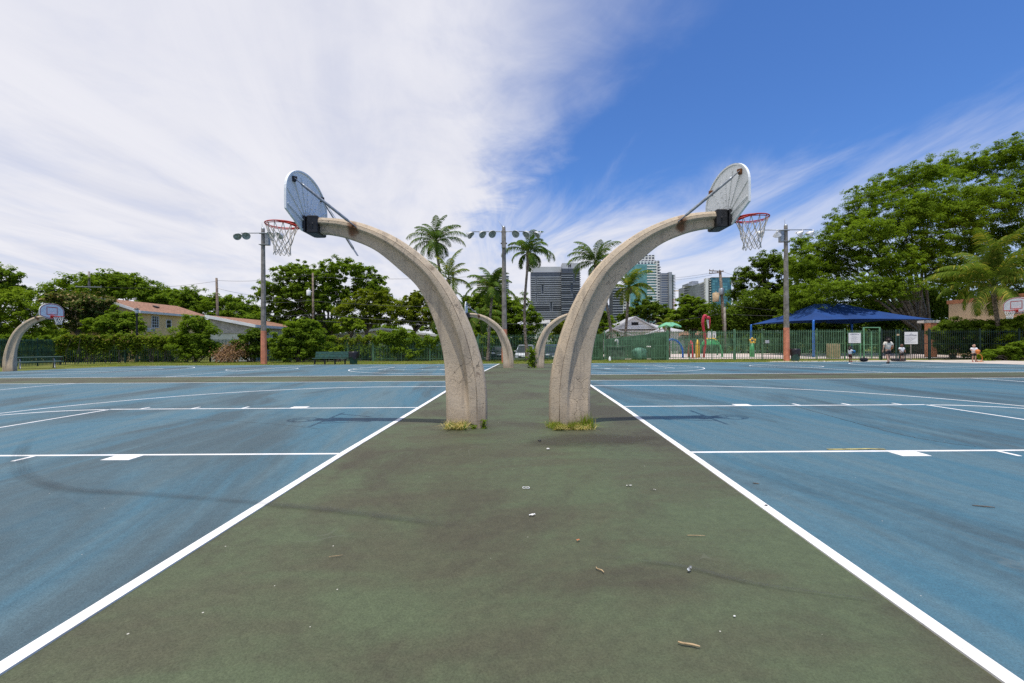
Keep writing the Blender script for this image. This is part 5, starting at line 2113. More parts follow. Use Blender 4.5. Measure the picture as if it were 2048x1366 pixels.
tree('olive-brown flowering tree to the right of the side hoop', [(150, 615, 48, 32), (190, 612, 40, 28), (135, 645, 42, 30), (180, 650, 46, 28), (122, 605, 22, 20)], 48, 12000, .23, 'L_brown', 160, .22, 36, TG)
tree('bright-green shrubby tree leaning on the yellow house gable', [(240, 640, 32, 24), (205, 655, 40, 22), (262, 656, 26, 20), (230, 662, 40, 18)], 45.5, 7000, .22, 'L_mid', 235, .18, 37, TG)
tree('wide spreading umbrella tree with sky gaps behind the bench, biggest on the left half', [(590, 552, 46, 26), (545, 590, 32, 36), (690, 545, 56, 26), (640, 560, 40, 20), (735, 572, 36, 28), (600, 600, 50, 36), (565, 630, 46, 28), (650, 625, 44, 32), (760, 590, 22, 20), (700, 590, 26, 16), (620, 655, 70, 22), (560, 655, 46, 20), (640, 590, 60, 30)], 60, 34000, .30, 'L_mid', 655, .42, 38, TG, limbs=22, shell=.42, clump=.15)
tree('olive tree with fine leaves in front of the umbrella tree, right of the wooden pole', [(745, 600, 36, 22), (715, 625, 44, 30), (765, 622, 34, 30), (730, 645, 60, 12)], 55, 12000, .24, 'L_olive', 735, .25, 39, TG)
tree('thin-topped pale-green tree left of the near left arch', [(820, 612, 28, 22), (850, 622, 34, 34), (805, 635, 34, 26), (880, 620, 30, 30), (835, 645, 56, 12), (830, 592, 12, 9)], 54, 11000, .24, 'L_olive', 830, .22, 40, TG, shell=.4)
tree('small bright-yellow-green tree below the wires right of the wooden pole', [(703, 648, 20, 15), (690, 656, 16, 12), (716, 656, 16, 12)], 49, 3000, .22, 'L_lite', 703, .12, 41, TG)
tree('dense dark tree between the two big arches, behind the middle floodlight pole', [(1020, 620, 40, 32), (1045, 648, 36, 34), (1005, 655, 30, 40), (1030, 680, 50, 30), (985, 625, 24, 24)], 56, 15000, .26, 'L_mid', 1025, .3, 42, TG)
tree('mid-green tree right of the near left arch behind the slim palm', [(955, 612, 22, 24), (962, 640, 26, 30), (948, 665, 26, 30), (975, 600, 16, 14)], 50, 8000, .24, 'L_mid', 958, .2, 43, TG)
tree('bright leafy shrub tree at the foot of the slim palm by the near left arch', [(952, 690, 22, 24), (970, 683, 14, 16), (940, 675, 14, 18)], 43, 4500, .22, 'L_lite', 955, .12, 44, TG)
tree('olive tree seen through the far right arch', [(1128, 655, 26, 18), (1110, 672, 22, 14), (1150, 668, 24, 18)], 58, 4500, .26, 'L_olive', 1130, .2, 45, TG)
tree('dark bushy tree just right of the near right arch', [(1205, 640, 22, 20), (1215, 662, 26, 20), (1190, 660, 20, 22), (1238, 668, 14, 14)], 60, 7000, .28, 'L_mid', 1210, .22, 46, TG)
tree('dark olive tree in front of the white and teal tower', [(1292, 618, 26, 20), (1270, 632, 24, 18), (1322, 632, 28, 20), (1335, 645, 26, 14), (1248, 640, 16, 12)], 82, 9000, .36, 'L_dark', 1295, .3, 47, TG)
tree('rounded bright tree left of the leaning utility pole', [(1378, 608, 24, 18), (1390, 628, 36, 26), (1360, 640, 28, 22), (1408, 648, 24, 20), (1385, 655, 40, 16)], 72, 12000, .32, 'L_mid', 1385, .3, 48, TG)
tree('dark low tree behind the red serpent and the utility pole', [(1430, 655, 26, 16), (1455, 650, 26, 18), (1478, 655, 22, 18)], 74, 5000, .34, 'L_dark', 1450, .2, 49, TG)
tree('yellow-green low shrubbery tree right of the red serpent', [(1425, 660, 18, 7), (1446, 659, 14, 7), (1462, 662, 14, 6)], 68, 2400, .26, 'L_lite', 1440, .1, 50, TG)
tree('open dark tree with sky gaps between the utility pole and the right floodlight pole', [(1535, 528, 32, 22), (1500, 560, 34, 30), (1558, 545, 34, 36), (1482, 600, 24, 34), (1540, 590, 38, 26), (1570, 600, 26, 40), (1490, 640, 26, 24), (1520, 640, 22, 18), (1565, 640, 30, 22)], 66, 17000, .30, 'L_dark', 1545, .4, 51, TG, limbs=20, shell=.4, clump=.16)
FB = [(1630, 560, 56, 44), (1600, 600, 40, 40), (1655, 500, 50, 34), (1700, 450, 46, 36), (1640, 535, 60, 40), (1740, 405, 52, 38), (1790, 380, 56, 40), (1845, 360, 56, 40), (1900, 345, 56, 40), (1955, 345, 52, 36), (2020, 320, 60, 44), (2080, 320, 60, 50),
      (1720, 520, 70, 50), (1800, 460, 80, 56), (1880, 430, 80, 56), (1960, 410, 80, 56), (2040, 400, 80, 60), (1760, 590, 60, 34), (1690, 590, 60, 36), (1830, 540, 60, 44), (1930, 500, 70, 50), (2020, 480, 70, 60), (1590, 640, 40, 26), (1850, 500, 60, 46, -5), (1780, 535, 66, 40, -6.5), (1905, 555, 56, 30, -4), (1730, 580, 60, 28, -7), (1660, 585, 56, 30, -7), (1800, 575, 50, 26, -7), (1830, 420, 60, 44, -5), (1740, 470, 56, 42, -6), (1930, 440, 60, 46, -5), (1605, 545, 40, 56, -2), (1600, 495, 24, 24, -1), (1680, 470, 40, 30, -2), (1615, 620, 56, 30, -1)]
tree('huge spreading ficus tree filling the right side above the blue canopy', FB, 54.5, 165000, .20, 'L_ficus', 1850, .40, 52, TG, bark='barkl', limbs=26, shell=.10, clump=.135, dy=4.5, flat=.75, trunks=4, low=.8)
tree('dark dense tree behind the beige wall and the right palm', [(1960, 560, 70, 46), (2040, 550, 70, 50), (1900, 600, 40, 40), (2000, 600, 70, 30)], 66, 12000, .34, 'L_dark', 1980, .4, 53, TG, bark='barkl')
tree('dark understorey tree behind the blue canopy', [(1680, 640, 70, 24), (1780, 640, 60, 24), (1840, 650, 40, 22), (1870, 620, 30, 24)], 70, 9000, .36, 'L_dark', 1760, .3, 54, TG, bark='barkl')


def shrub(label, bl, Y, n, leaf, mat, seed, group='shrubs along the park fence', name='shrub', dy=.3, shell=.45, clump=.22, low=1.0, depth=.7):
    n = int(n * 1.7)
    rg_ = np.random.default_rng(seed)
    blobs = px_blobs(bl, Y, dy, seed)
    tx = sum(b[0] for b in bl) / len(bl)
    base = Vector((xg(tx, Y), Y, tz(Y)))
    root = thing(name, label, 'shrub', base, group)
    P, Nn, Cl = crown_points(blobs, n, rg_, shell, clump, .8, depth, low)
    P[:, 2] = np.maximum(P[:, 2], tz(Y) + .03)
    link('foliage', leaf_cloud_mesh('foliage', P, Nn, leaf, M[mat], seed, off=base), root)
    b_ = MB()
    r = random.Random(seed)
    for i in range(9):
        c = Vector(Cl[r.randrange(len(Cl))])
        o = base + Vector((r.uniform(-.3, .3), r.uniform(-.15, .15), 0))
        b_.tube([o, o.lerp(c, .5) + Vector((0, 0, .2)), c], [.045, .03, .01], 6, cap=False)
    obj('stem', b_, M['bark'], root)
    return root


shrub('rounded dark willow-like bush in front of the low house', [(395, 665, 40, 30), (375, 690, 32, 30), (410, 695, 34, 30), (390, 645, 26, 16), (395, 708, 44, 16)], 40.4, 12000, .16, 'L_mid', 61)
shrub('dark glossy bush left of the left floodlight pole', [(498, 690, 30, 26), (515, 680, 20, 26), (485, 705, 30, 16), (512, 705, 22, 16)], 40.2, 6500, .18, 'L_dark', 62)
shrub('largest bright-green bush right of the left floodlight pole', [(600, 680, 42, 30), (570, 695, 36, 26), (630, 685, 30, 30), (600, 708, 60, 16), (605, 655, 28, 16)], 39.6, 14000, .18, 'L_mid', 63)
shrub('leafy green creeper bush behind the pickets right of the bin', [(785, 690, 36, 26), (815, 695, 36, 26), (760, 680, 26, 16), (840, 700, 26, 20), (800, 672, 30, 14)], 40.9, 9500, .18, 'L_mid', 64)
shrub('small yellowish sprig growing through the fence behind the bench', [(680, 697, 7, 5), (669, 702, 10, 4)], 39.5, 500, .16, 'L_lite', 65)
shrub('dark clipped hedge mass at the left end of the right-hand hedge', [(1905, 662, 30, 24), (1885, 668, 22, 22), (1930, 665, 28, 22), (1905, 695, 30, 20)], 37.3, 11000, .15, 'L_dark', 66)
shrub('dark hedge below the beige wall, behind the black-green pickets', [(1960, 655, 40, 16), (1985, 665, 36, 24), (2030, 655, 30, 20), (1940, 690, 40, 24), (1970, 700, 40, 22)], 37.4, 13000, .16, 'L_mid', 67)
shrub('bright yellow-green plant with long leaves under the right palm', [(2020, 655, 22, 12), (2035, 675, 26, 22), (2008, 690, 18, 22), (2045, 645, 16, 12)], 35.8, 4500, .24, 'L_lite', 68)
shrub('low dark-green plants in front of the fence at the right edge', [(2000, 708, 26, 12), (2030, 705, 26, 16), (1975, 714, 16, 8), (2045, 695, 16, 16)], 33.6, 4200, .17, 'L_mid', 69)
shrub('mixed hedge behind the right fence below the palm trunk', [(2010, 690, 40, 26), (2050, 690, 36, 30), (1990, 680, 26, 20)], 37.4, 6000, .18, 'L_olive', 70)


# far belt of greenery that closes the view under and between the trees
def belt(name, label, x0_, x1_, y0_, y1_, n, leaf, mat, seed, hmin, hmax):
    r = np.random.default_rng(seed)
    nc = n // 60
    cx = r.uniform(x0_, x1_, nc)
    cy = r.uniform(y0_, y1_, nc)
    hh = hmin + (hmax - hmin) * (.5 + .25 * np.sin(cx * .31 + seed) + .25 * np.sin(cx * .83 + 2 * seed))
    czz = hh * r.random(nc) ** .7
    i = r.integers(0, nc, n)
    e = r.normal(0, 1, (n, 3))
    e /= np.linalg.norm(e, axis=1, keepdims=True)
    P = np.stack([cx[i], cy[i], czz[i] + tz(60)], 1) + e * np.array([1.0, 1.0, .8]) * r.random((n, 1)) ** .5
    P[:, 2] = np.maximum(P[:, 2], tz(60) + .05)
    Nn = e * .7 + np.array([0, -.2, .8]) + r.normal(0, .5, (n, 3))
    return stuff(name, leaf_cloud_mesh(name, P, Nn, leaf, M[mat], seed), None, label, 'undergrowth')


belt('distant_woods', 'distant belt of dark trees and bushes closing the view on the left', -130, -2, 92, 100, 46000, .62, 'L_mid', 5, 4.5, 7.2)
belt('distant_woods', 'distant belt of dark trees and bushes closing the view on the right', 12, 140, 96, 104, 30000, .62, 'L_dark', 6, 3.0, 5.5)
belt('undergrowth', 'dense undergrowth right behind the vine-covered fence at left', -60, -33, 43.5, 46.5, 24000, .24, 'L_dark', 7, 1.6, 2.9)
belt('undergrowth', 'dark garden greenery behind the fence between the bench and the near left arch', -26, -3, 47.5, 50, 16000, .26, 'L_mid', 8, 1.0, 2.0)
belt('undergrowth', 'dark greenery under the big ficus behind the blue canopy', 27, 60, 60, 64, 70000, .34, 'L_dark', 9, 6.0, 9.0)
belt('undergrowth', 'roadside greenery beyond the parked cars', -4, 8, 57, 60, 9000, .30, 'L_dark', 10, 1.6, 2.6)


def vine(label, pts, zt, thick, n, leaf, mat, seed, zlo=.3, fringe=.55, gaps=.5):
    """climber over a run of fence: dense fringe along the top, ragged curtains below"""
    r = np.random.default_rng(seed)
    n = int(n * 2.0)
    t = r.random(n)
    X = np.interp(t, np.linspace(0, 1, len(pts)), [p[0] for p in pts])
    Yv = np.interp(t, np.linspace(0, 1, len(pts)), [p[1] for p in pts])
    k = r.random(n)
    ph = r.uniform(0, 6, 4)
    cur = .5 + .5 * np.sin(t * 9 + ph[0]) * np.sin(t * 23 + ph[1])
    hang = zlo + (zt - zlo) * (1 - cur * (1 - gaps * .4))
    topv = zt + .16 * np.sin(t * 31 + ph[2]) + .12 * np.sin(t * 67 + ph[3])
    z = np.where(k < fringe, topv - np.abs(r.normal(0, .20, n)), hang + (topv - hang) * r.random(n))
    yo = r.normal(0, thick, n)
    z0 = np.array([tz(y) for y in Yv])
    # little clumps
    q = r.integers(0, n, n)
    P = np.stack([X * .5 + X[q // 6 * 6 % n] * .0 + X * .5, Yv + yo, z0 + z], 1) + r.normal(0, .07, (n, 3))
    Nn = r.normal(0, .6, (n, 3)) + np.array([0, -.5, .8])
    base = Vector((float(X.mean()), float(Yv.mean()), tz(float(Yv.mean()))))
    root = thing('climbing_vine', label, 'vine', base, 'vines over the park fence')
    link('foliage', leaf_cloud_mesh('foliage', P, Nn, leaf, M[mat], seed, off=base), root)
    b_ = MB()
    rr = random.Random(seed)
    for i in range(12):
        u = rr.random()
        x, y = float(np.interp(u, np.linspace(0, 1, len(pts)), [p[0] for p in pts])), float(np.interp(u, np.linspace(0, 1, len(pts)), [p[1] for p in pts]))
        b_.tube([(x, y, tz(y)), (x + rr.uniform(-.3, .3), y, tz(y) + zt * .5), (x + rr.uniform(-.6, .6), y, tz(y) + zt)], [.03, .02, .01], 5, cap=False)
    obj('stem', b_, M['bark'], root)
    return root


vine('dark leafy vine over the fence behind the picnic table', [xy(-40, 30.8), xy(24, 33.5), xy(125, 38.0)], 2.1, .14, 5000, .17, 'L_mid', 71, .9, .5, .9)
vine('yellow-green vine with ragged curtains over the fence left of the lamp post', [xy(118, 36.6), xy(200, 38.9), xy(275, 40.2)], 2.2, .15, 8000, .17, 'L_vine', 72, .3, .5)
vine('yellowish vine fringe below the yellow house windows', [xy(270, 40.3), xy(335, 41.1), xy(385, 41.2)], 2.15, .15, 5500, .17, 'L_vine', 73, .5, .6)
vine('thin green fringe of vine along the fence above the bin', [xy(655, 40.9), xy(720, 40.6), xy(775, 40.4)], 2.05, .12, 2200, .15, 'L_vine', 74, 1.6, .9)
vine('dark vine curtain over the fence left of the near left arch foot', [xy(770, 40.5), xy(840, 40.3), xy(900, 40.1)], 2.0, .14, 4200, .17, 'L_mid', 75, .2, .4)

# heap of dead branches against the fence
r = random.Random(4)
bx0 = xg(462, 39.9)
root = thing('dead_branch_heap', 'heap of dry brown branches leaning on the fence between two bushes', 'dead branches', (bx0, 39.9, tz(39.9)))
b_ = MB()
pl_ = []
for i in range(46):
    t = r.random()
    foot = Vector((bx0 - .9 + 1.4 * t + r.uniform(-.3, .3), 39.3 - .5 * r.random(), tz(39) + .03 + .3 * r.random()))
    tip = Vector((bx0 - .2 + 1.9 * t + r.uniform(-.5, .5), 40.0 + r.uniform(-.2, .3), tz(40) + r.uniform(.9, 2.0) - .4 * abs(t - .4)))
    m_ = foot.lerp(tip, .5) + Vector((r.uniform(-.15, .15), -.1, r.uniform(-.1, .2)))
    b_.tube([foot, m_, tip], [.034, .022, .008], 5, cap=False)
    for k in range(5):
        s_ = foot.lerp(tip, r.uniform(.15, .95))
        e = s_ + Vector((r.uniform(-.4, .3), r.uniform(-.3, .1), r.uniform(-.3, .35)))
        b_.tube([s_, s_.lerp(e, .5) + Vector((0, 0, .04)), e], [.012, .008, .003], 4, cap=False)
        pl_.append(tuple(e))
        pl_.append(tuple(s_.lerp(e, .6)))
obj('branches', b_, pbr("dry_branch_bark", (0.40, 0.25, 0.15), 0.95, var=0.25, scale=12), root)
rg_ = np.random.default_rng(9)
pp = np.array(pl_)[rg_.integers(0, len(pl_), 2800)] + rg_.normal(0, .16, (2800, 3))
pp[:, 2] = np.maximum(pp[:, 2], tz(39.5) + .04)
link('dead_leaves', leaf_cloud_mesh('dead_leaves', pp, rg_.normal(0, 1, (2800, 3)) + np.array([0, -.4, .5]), .13, M['L_dead'], 9, off=root.location), root)


# ---- palms
def palm(label, cx, cy, Y, base_px, nf, L_, mat='L_palm', seed=1, tr=.15, base_Y=None, up=.35, droop=1.0, lf=.58, nl=42, width=.062, name='palm_tree', z_base=None, swell=1.0, bent=0.0):
    r = np.random.default_rng(seed)
    top_ = at(cx, cy, Y)
    bY = base_Y or Y
    bxx = xg(base_px, bY, 700)
    zb_ = z_base if z_base is not None else tz(bY) - .05
    base = Vector((bxx, bY, zb_))
    root = thing(name, label, 'palm tree', base, 'palms around the park')
    b_ = MB()
    n = 22
    pts, rad = [], []
    for i in range(n + 1):
        t = i / n
        p = base.lerp(top_, t)
        p.x += (bent * math.sin(PI * t)) + .03 * math.sin(7 * t + seed)
        pts.append(p)
        rad.append(tr * ((1.45 - .5 * min(1, t * 5)) if t < .2 else 1.0 - .25 * t) * (1.0 + .05 * (i % 2)) * (swell if t > .93 else 1))
    b_.tube(pts, rad, 10)
    # old leaf boots under the crown
    for k in range(14):
        a = k * 2.4
        d = Vector((math.cos(a), math.sin(a), 0))
        o = top_ - Vector((0, 0, .05 + .035 * k))
        b_.tube([o + d * tr * .5, o + d * tr * 1.25 + Vector((0, 0, .10)), o + d * tr * 1.7 + Vector((0, 0, .28))], [.06, .05, .02], 5)
    obj('trunk', b_, M['palmbark'], root)
    V, Q = [], []
    nv = 0
    rb = MB()
    for k in range(nf):
        a = k * 2.39996 + r.uniform(-.25, .25)
        age = (k + .5) / nf                                # 0 young and upright .. 1 old and hanging
        a += r.uniform(-.35, .35)
        el_ = (1.32 - 1.62 * age) * (1 if age < .85 else .9) + up * (1 - age) + r.uniform(-.2, .2)
        Lf = L_ * (.72 + .35 * math.sin(PI * min(1, age * .8 + .25))) * r.uniform(.72, 1.10)
        d = np.array([math.cos(a), math.sin(a), 0])
        p = np.array(top_) + np.array([0, 0, .05])
        m = 16
        R = [p.copy()]
        ang = el_
        for i in range(m):
            ang -= droop * (.035 + .10 * (i / m)) * (1.0 + .4 * age)
            p = p + (d * math.cos(ang) + np.array([0, 0, math.sin(ang)])) * (Lf / m)
            R.append(p.copy())
        R = np.array(R)
        rb.tube([tuple(q) for q in R[::2]], list(np.linspace(.035, .007, len(R[::2]))), 5, cap=False)
        s_ = np.array([-d[1], d[0], 0])
        ts = np.linspace(.14, .99, nl)
        for t in ts:
            f = t * m
            i = min(m - 1, int(f))
            q = R[i] + (R[i + 1] - R[i]) * (f - i)
            tn = (R[i + 1] - R[i])
            tn = tn / np.linalg.norm(tn)
            up_ = np.cross(s_, tn)
            ll = lf * Lf * .42 * (math.sin(PI * (t * .86 + .12)) ** .6) * r.uniform(.85, 1.1)
            for sg in (-1, 1):
                dr = s_ * sg * .80 + tn * .55 + up_ * .22 * (1 - age) + r.normal(0, .06, 3)
                dr /= np.linalg.norm(dr)
                m1 = q + dr * ll * .5
                m1[2] -= ll * .05
                e = q + dr * ll * .88
                e[2] -= ll * (.28 + .35 * age) * r.uniform(.7, 1.3)
                w_ = tn * width * .5
                V += [q - w_ * .6, q + w_ * .6, m1 + w_, m1 - w_, e + w_ * .12, e - w_ * .12]
                Q += [(nv, nv + 1, nv + 2, nv + 3), (nv + 3, nv + 2, nv + 4, nv + 5)]
                nv += 6
    me = raw_mesh('crown', np.array(V) - np.array(base), np.array(Q), M[mat])
    cr = link('crown', me, root)
    obj('frond_stalks', rb, M['L_palmy'], cr)
    return root


palm('tallest coconut palm rising behind the near left arch', 872, 486, 46, 905, 24, 3.5, seed=81, tr=.17, droop=1.1)
palm('young yellow-green palm with upright fronds just above the near left arch', 897, 560, 43, 915, 11, 3.3, 'L_palmy', 82, .13, up=.55, droop=.9)
palm('slim palm right of the near left arch, in front of the round tower', 984, 580, 38.6, 975, 22, 2.75, seed=83, tr=.13, droop=1.15)
palm('slender curved palm right of the middle floodlight pole', 1057, 508, 38.4, 1055, 20, 2.7, seed=84, tr=.13, droop=1.35, bent=-.28)
palm('palm with bushy crown left of the near right arch top', 1192, 528, 46, 1228, 22, 3.4, seed=85, tr=.15, droop=1.1, bent=.3)
palm('palm in front of the white and teal tower, under the near right arch', 1258, 578, 46, 1246, 22, 3.1, 'L_palmy', 86, .15, droop=1.15)
palm('big coconut palm with long arching fronds at the right, before the beige wall', 1986, 572, 36.6, 2004, 26, 5.3, 'L_palmy', 87, .17, up=.65, droop=1.0, nl=64, width=.075, lf=.50, swell=1.5)
palm('small dark palm behind the near left arch, half hidden', 928, 612, 52, 932, 14, 2.6, seed=88, tr=.11)
palm('low palm with drooping grey-green fronds at the inner side of the near left arch', 885, 640, 45, 890, 16, 2.6, seed=89, tr=.12, droop=1.4)
palm('tiny yellowish palm before the gabled house', 1329, 650, 54, 1329, 11, 1.5, 'L_palmy', 90, .07, droop=1.3)
palm('drooping palm fronds behind the far left arch top', 962, 640, 46, 965, 14, 3.0, seed=91, tr=.12, droop=1.4)


# ------------------------------------------------------------------ houses
def win(root, c, w, h, face, cols, rows, fr=.06, wall_t=.04):
    """window in a wall whose outside looks along face ('-y' or '+x' or '-x'); frame with mullions, pane as its child"""
    c = Vector(c)
    b_ = MB()

    def bx2(du, dz, su, sz, dep, t):
        if face == '-y':
            b_.box((c.x + du, c.y - dep, c.z + dz), (su, t, sz))
        elif face == '+x':
            b_.box((c.x + dep, c.y + du, c.z + dz), (t, su, sz))
        else:
            b_.box((c.x - dep, c.y + du, c.z + dz), (t, su, sz))
    for i in range(cols + 1):
        bx2(-w / 2 + w * i / cols, 0, fr if i in (0, cols) else fr * .6, h + fr, .03, .06)
    for j in range(rows + 1):
        bx2(0, -h / 2 + h * j / rows, w + fr - .002, fr if j in (0, rows) else fr * .6, .032, .05)
    f = obj('window', b_, M['white'], root)
    b_ = MB()
    bx2(0, 0, w, h, .012, .02)
    obj('pane', b_, M['glassd'], f)
    return f


def gable_house(label, x0_, x1_, y0_, y1_, ze, zr, wall, roof, over=.35, cat='house', axis='y'):
    """ridge along y"""
    zb_ = tz(y0_) - .1
    root = thing('house', label, cat, (x0_, y0_, zb_), 'houses around the park')
    xc = (x0_ + x1_) / 2
    b_ = MB()
    b_.prism([(x0_, zb_), (x1_, zb_), (x1_, ze), (xc, zr), (x0_, ze)], 'y', y0_, y1_)
    obj('wall', b_, M[wall], root)
    b_ = MB()
    s_ = (zr - ze) / (xc - x0_)
    t = .14
    for sg, xe in ((-1, x0_ - over), (1, x1_ + over)):
        zz = ze - s_ * over
        b_.prism([(xc, zr + .02), (xe, zz + .02), (xe, zz + t + .02), (xc, zr + t + .02)], 'y', y0_ - over, y1_ + over)
    rf = obj('roof', b_, M[roof], root)
    b_ = MB()
    for sg, xe in ((-1, x0_ - over), (1, x1_ + over)):
        zz = ze - s_ * over
        b_.prism([(xc, zr - .10), (xe, zz - .10), (xe, zz + t + .05), (xc, zr + t + .05)], 'y', y0_ - over - .05, y0_ - over - .004)
        b_.box((xe + sg * .03, (y0_ + y1_) / 2, zz + .03), (.05, y1_ - y0_ + 2 * over, .26))
    obj('fascia', b_, M['white'], rf)
    return root


hr = gable_house('two-storey yellow house with brown shingle roof and white fascia behind the left fence', -48.6, -40.9, 50, 60.5, 5.0, 6.3, 'yellowwall', 'roofbrown', .4)
yw = -40.9
win(hr, (yw, 52.15, 3.92), 1.0, 1.32, '+x', 3, 4)
win(hr, (yw, 54.2, 3.75), .75, .95, '+x', 1, 2)
b_ = MB()
b_.rbox((yw + .22, 51.3, 2.95), (.45, .62, .42), .02)
ac = obj('air_conditioner', b_, M['white'], hr)
b_ = MB()
b_.box((yw + .452, 51.3, 2.95), (.012, .5, .32))
obj('grille', b_, M['signgrey'], ac)
win(hr, (-44.7, 50, 4.0), .9, 1.0, '-y', 2, 2)
b_ = MB()
b_.box((-42.6, 54.5, 5.86), (.5, .5, .14), Matrix.Rotation(.32, 3, 'Y'))
obj('roof_vent', b_, M['black'], hr)
zb_ = tz(48) - .1
root = thing('house', 'low pale-green house with white fascia and brown tile roof behind the dead branches', 'house', (-31.8, 48, zb_), 'houses around the park')
b_ = MB()
b_.prism([(-31.8, zb_), (-27.3, zb_), (-27.3, 3.25), (-31.8, 4.15)], 'y', 48, 58)
obj('wall', b_, M['palewall'], root)
b_ = MB()
b_.prism([(-32.0, 4.22), (-26.8, 3.18), (-26.8, 3.32), (-32.0, 4.36)], 'y', 47.5, 58.5)
rf = obj('roof', b_, M['roofbrown'], root)
b_ = MB()
b_.prism([(-32.0, 4.08), (-26.75, 3.03), (-26.75, 3.34), (-32.0, 4.39)], 'y', 47.38, 47.49)
b_.box((-26.75, 53, 3.18), (.08, 11, .28))
obj('fascia', b_, M['white'], rf)
b_ = MB()
b_.prism([(-31.75, 2.45), (-27.35, 2.45), (-27.35, 3.1), (-31.75, 3.95)], 'y', 47.9, 47.99)
obj('gable_boards', b_, pbr("grey_board_cladding", (0.48, 0.45, 0.41), 0.9, var=0.12, scale=3), root)
hc = gable_house('long low house with faded grey roof behind the bench', -24.6, -10.6, 62, 72, 2.35, 3.25, 'stone', 'roofgrey', .4)
b_ = MB()
b_.lathe([(.14, 0), (.14, .3), (.2, .32), (.18, .42), (.001, .46)], 10, Matrix.Translation((-19.8, 64, 2.95)))
obj('roof_vent', b_, M['black'], hc)


def hip_house(label, x0_, x1_, y0_, y1_, ze, zr, wall, roof, over=.5, ridge=.45):
    zb_ = tz(y0_) - .1
    root = thing('house', label, 'house', (x0_, y0_, zb_), 'houses around the park')
    b_ = MB()
    b_.prism([(x0_, y0_), (x1_, y0_), (x1_, y1_), (x0_, y1_)], 'z', zb_, ze)
    obj('wall', b_, M[wall], root)
    b_ = MB()
    X0, X1, Y0, Y1 = x0_ - over, x1_ + over, y0_ - over, y1_ + over
    xc, yc = (x0_ + x1_) / 2, (y0_ + y1_) / 2
    hw = (X1 - X0) * ridge / 2
    v = [(X0, Y0, ze), (X1, Y0, ze), (X1, Y1, ze), (X0, Y1, ze), (xc - hw, yc, zr), (xc + hw, yc, zr), (X0, Y0, ze - .16), (X1, Y0, ze - .16), (X1, Y1, ze - .16), (X0, Y1, ze - .16)]
    b_.add(v, [(0, 1, 5, 4), (1, 2, 5), (2, 3, 4, 5), (3, 0, 4), (9, 8, 7, 6), (6, 7, 1, 0), (7, 8, 2, 1), (8, 9, 3, 2), (9, 6, 0, 3)])
    rf = obj('roof', b_, M[roof], root)
    b_ = MB()
    for a, b2 in (((X0, Y0), (X1, Y0)), ((X1, Y0), (X1, Y1)), ((X0, Y0), (X0, Y1))):
        b_.box(((a[0] + b2[0]) / 2, (a[1] + b2[1]) / 2, ze - .06), (abs(b2[0] - a[0]) + .06, abs(b2[1] - a[1]) + .06, .18))
    obj('gutter', b_, M['white'], rf)
    return root


# gabled cottage right of the near right arch
hd_ = hip_house('pale grey gabled cottage with a white porch gable behind the pump yard', 11.9, 22.0, 60, 70, 2.75, 4.1, 'stone', 'roofgrey', .5, .35)
b_ = MB()
b_.prism([(13.2, 2.95), (18.6, 2.95), (15.9, 4.42)], 'y', 58.8, 63)
obj('front_gable', b_, M['white'], hd_)
b_ = MB()
for sg in (-1, 1):
    b_.prism([(15.9, 4.44), (15.9 + sg * 3.15, 2.72), (15.9 + sg * 3.15, 2.90), (15.9, 4.62)], 'y', 58.4, 63)
    b_.prism([(15.9 + sg * .0, 1.9), (15.9 + sg * 3.3, 3.1), (15.9 + sg * 4.2, 2.55), (15.9 + sg * 4.2, 2.40), (15.9 + sg * 3.3, 2.95), (15.9, 1.76)], 'y', 56.9, 58.3)
obj('gable_roof', b_, M['roofgrey'], hd_)
b_ = MB()
for i in range(4):
    b_.box((15.9, 58.77, 3.52 + .085 * i), (.82, .05, .05), Matrix.Rotation(.5, 3, 'X'))
b_.box((15.9, 58.79, 3.65), (.9, .02, .40))
obj('gable_vent', b_, M['black'], hd_)
b_ = MB()
b_.box((15.9, 58.74, 3.22), (4.4, .06, .06))
b_.box((15.9, 58.74, 3.02), (5.2, .06, .06))
obj('trim', b_, M['white'], hd_)
hip_house('low brick-red hip-roofed house behind the splash playground', 28.0, 34.4, 74, 82, 2.15, 3.05, 'stone', 'roofbrown', .6, .5)

# beige building at the right
zb_ = tz(44)
root = thing('recreation_building', 'beige flat-roofed building with coral parapet at the far right, behind the palm', 'building', (43.4, 33, zb_))
b_ = MB()
b_.prism([(43.4, 31.5), (60, 31.5), (60, 45.2), (43.4, 45.2)], 'z', zb_ - .1, 4.85)
obj('wall', b_, M['beige'], root)
b_ = MB()
b_.prism([(43.3, 31.4), (60.1, 31.4), (60.1, 45.3), (43.3, 45.3)], 'z', 4.852, 5.2)
obj('parapet', b_, M['coral'], root)
win(root, (43.4, 39.6, 2.75), .8, .45, '-x', 2, 1)
b_ = MB()
b_.box((43.2, 38, 3.08), (.5, 3.2, .1))
obj('ledge', b_, M['coral'], root)


# ------------------------------------------------------------------ lamp post, utility poles and wires
Y = 43
x = xg(274, Y)
root = thing('lamp_post', 'black lamp post with a round lantern in front of the yellow house', 'lamp post', (x, Y, tz(Y)))
zt = at(274, 624, Y).z
b_ = MB()
b_.tube([(x, Y, tz(Y)), (x, Y, tz(Y) + .5), (x, Y, zt - .35), (x, Y, zt - .12)], [.14, .10, .075, .12], 10)
obj('post', b_, M['black'], root)
b_ = MB()
b_.lathe([(.10, 0), (.17, .14), (.17, .28), (.10, .36)], 14, Matrix.Translation((x, Y, zt - .12)))
obj('lantern_glass', b_, M['headlamp'], root)
b_ = MB()
b_.lathe([(.24, 0), (.20, .07), (.05, .14), (.001, .16)], 14, Matrix.Translation((x, Y, zt + .24)))
obj('cap', b_, M['black'], root)


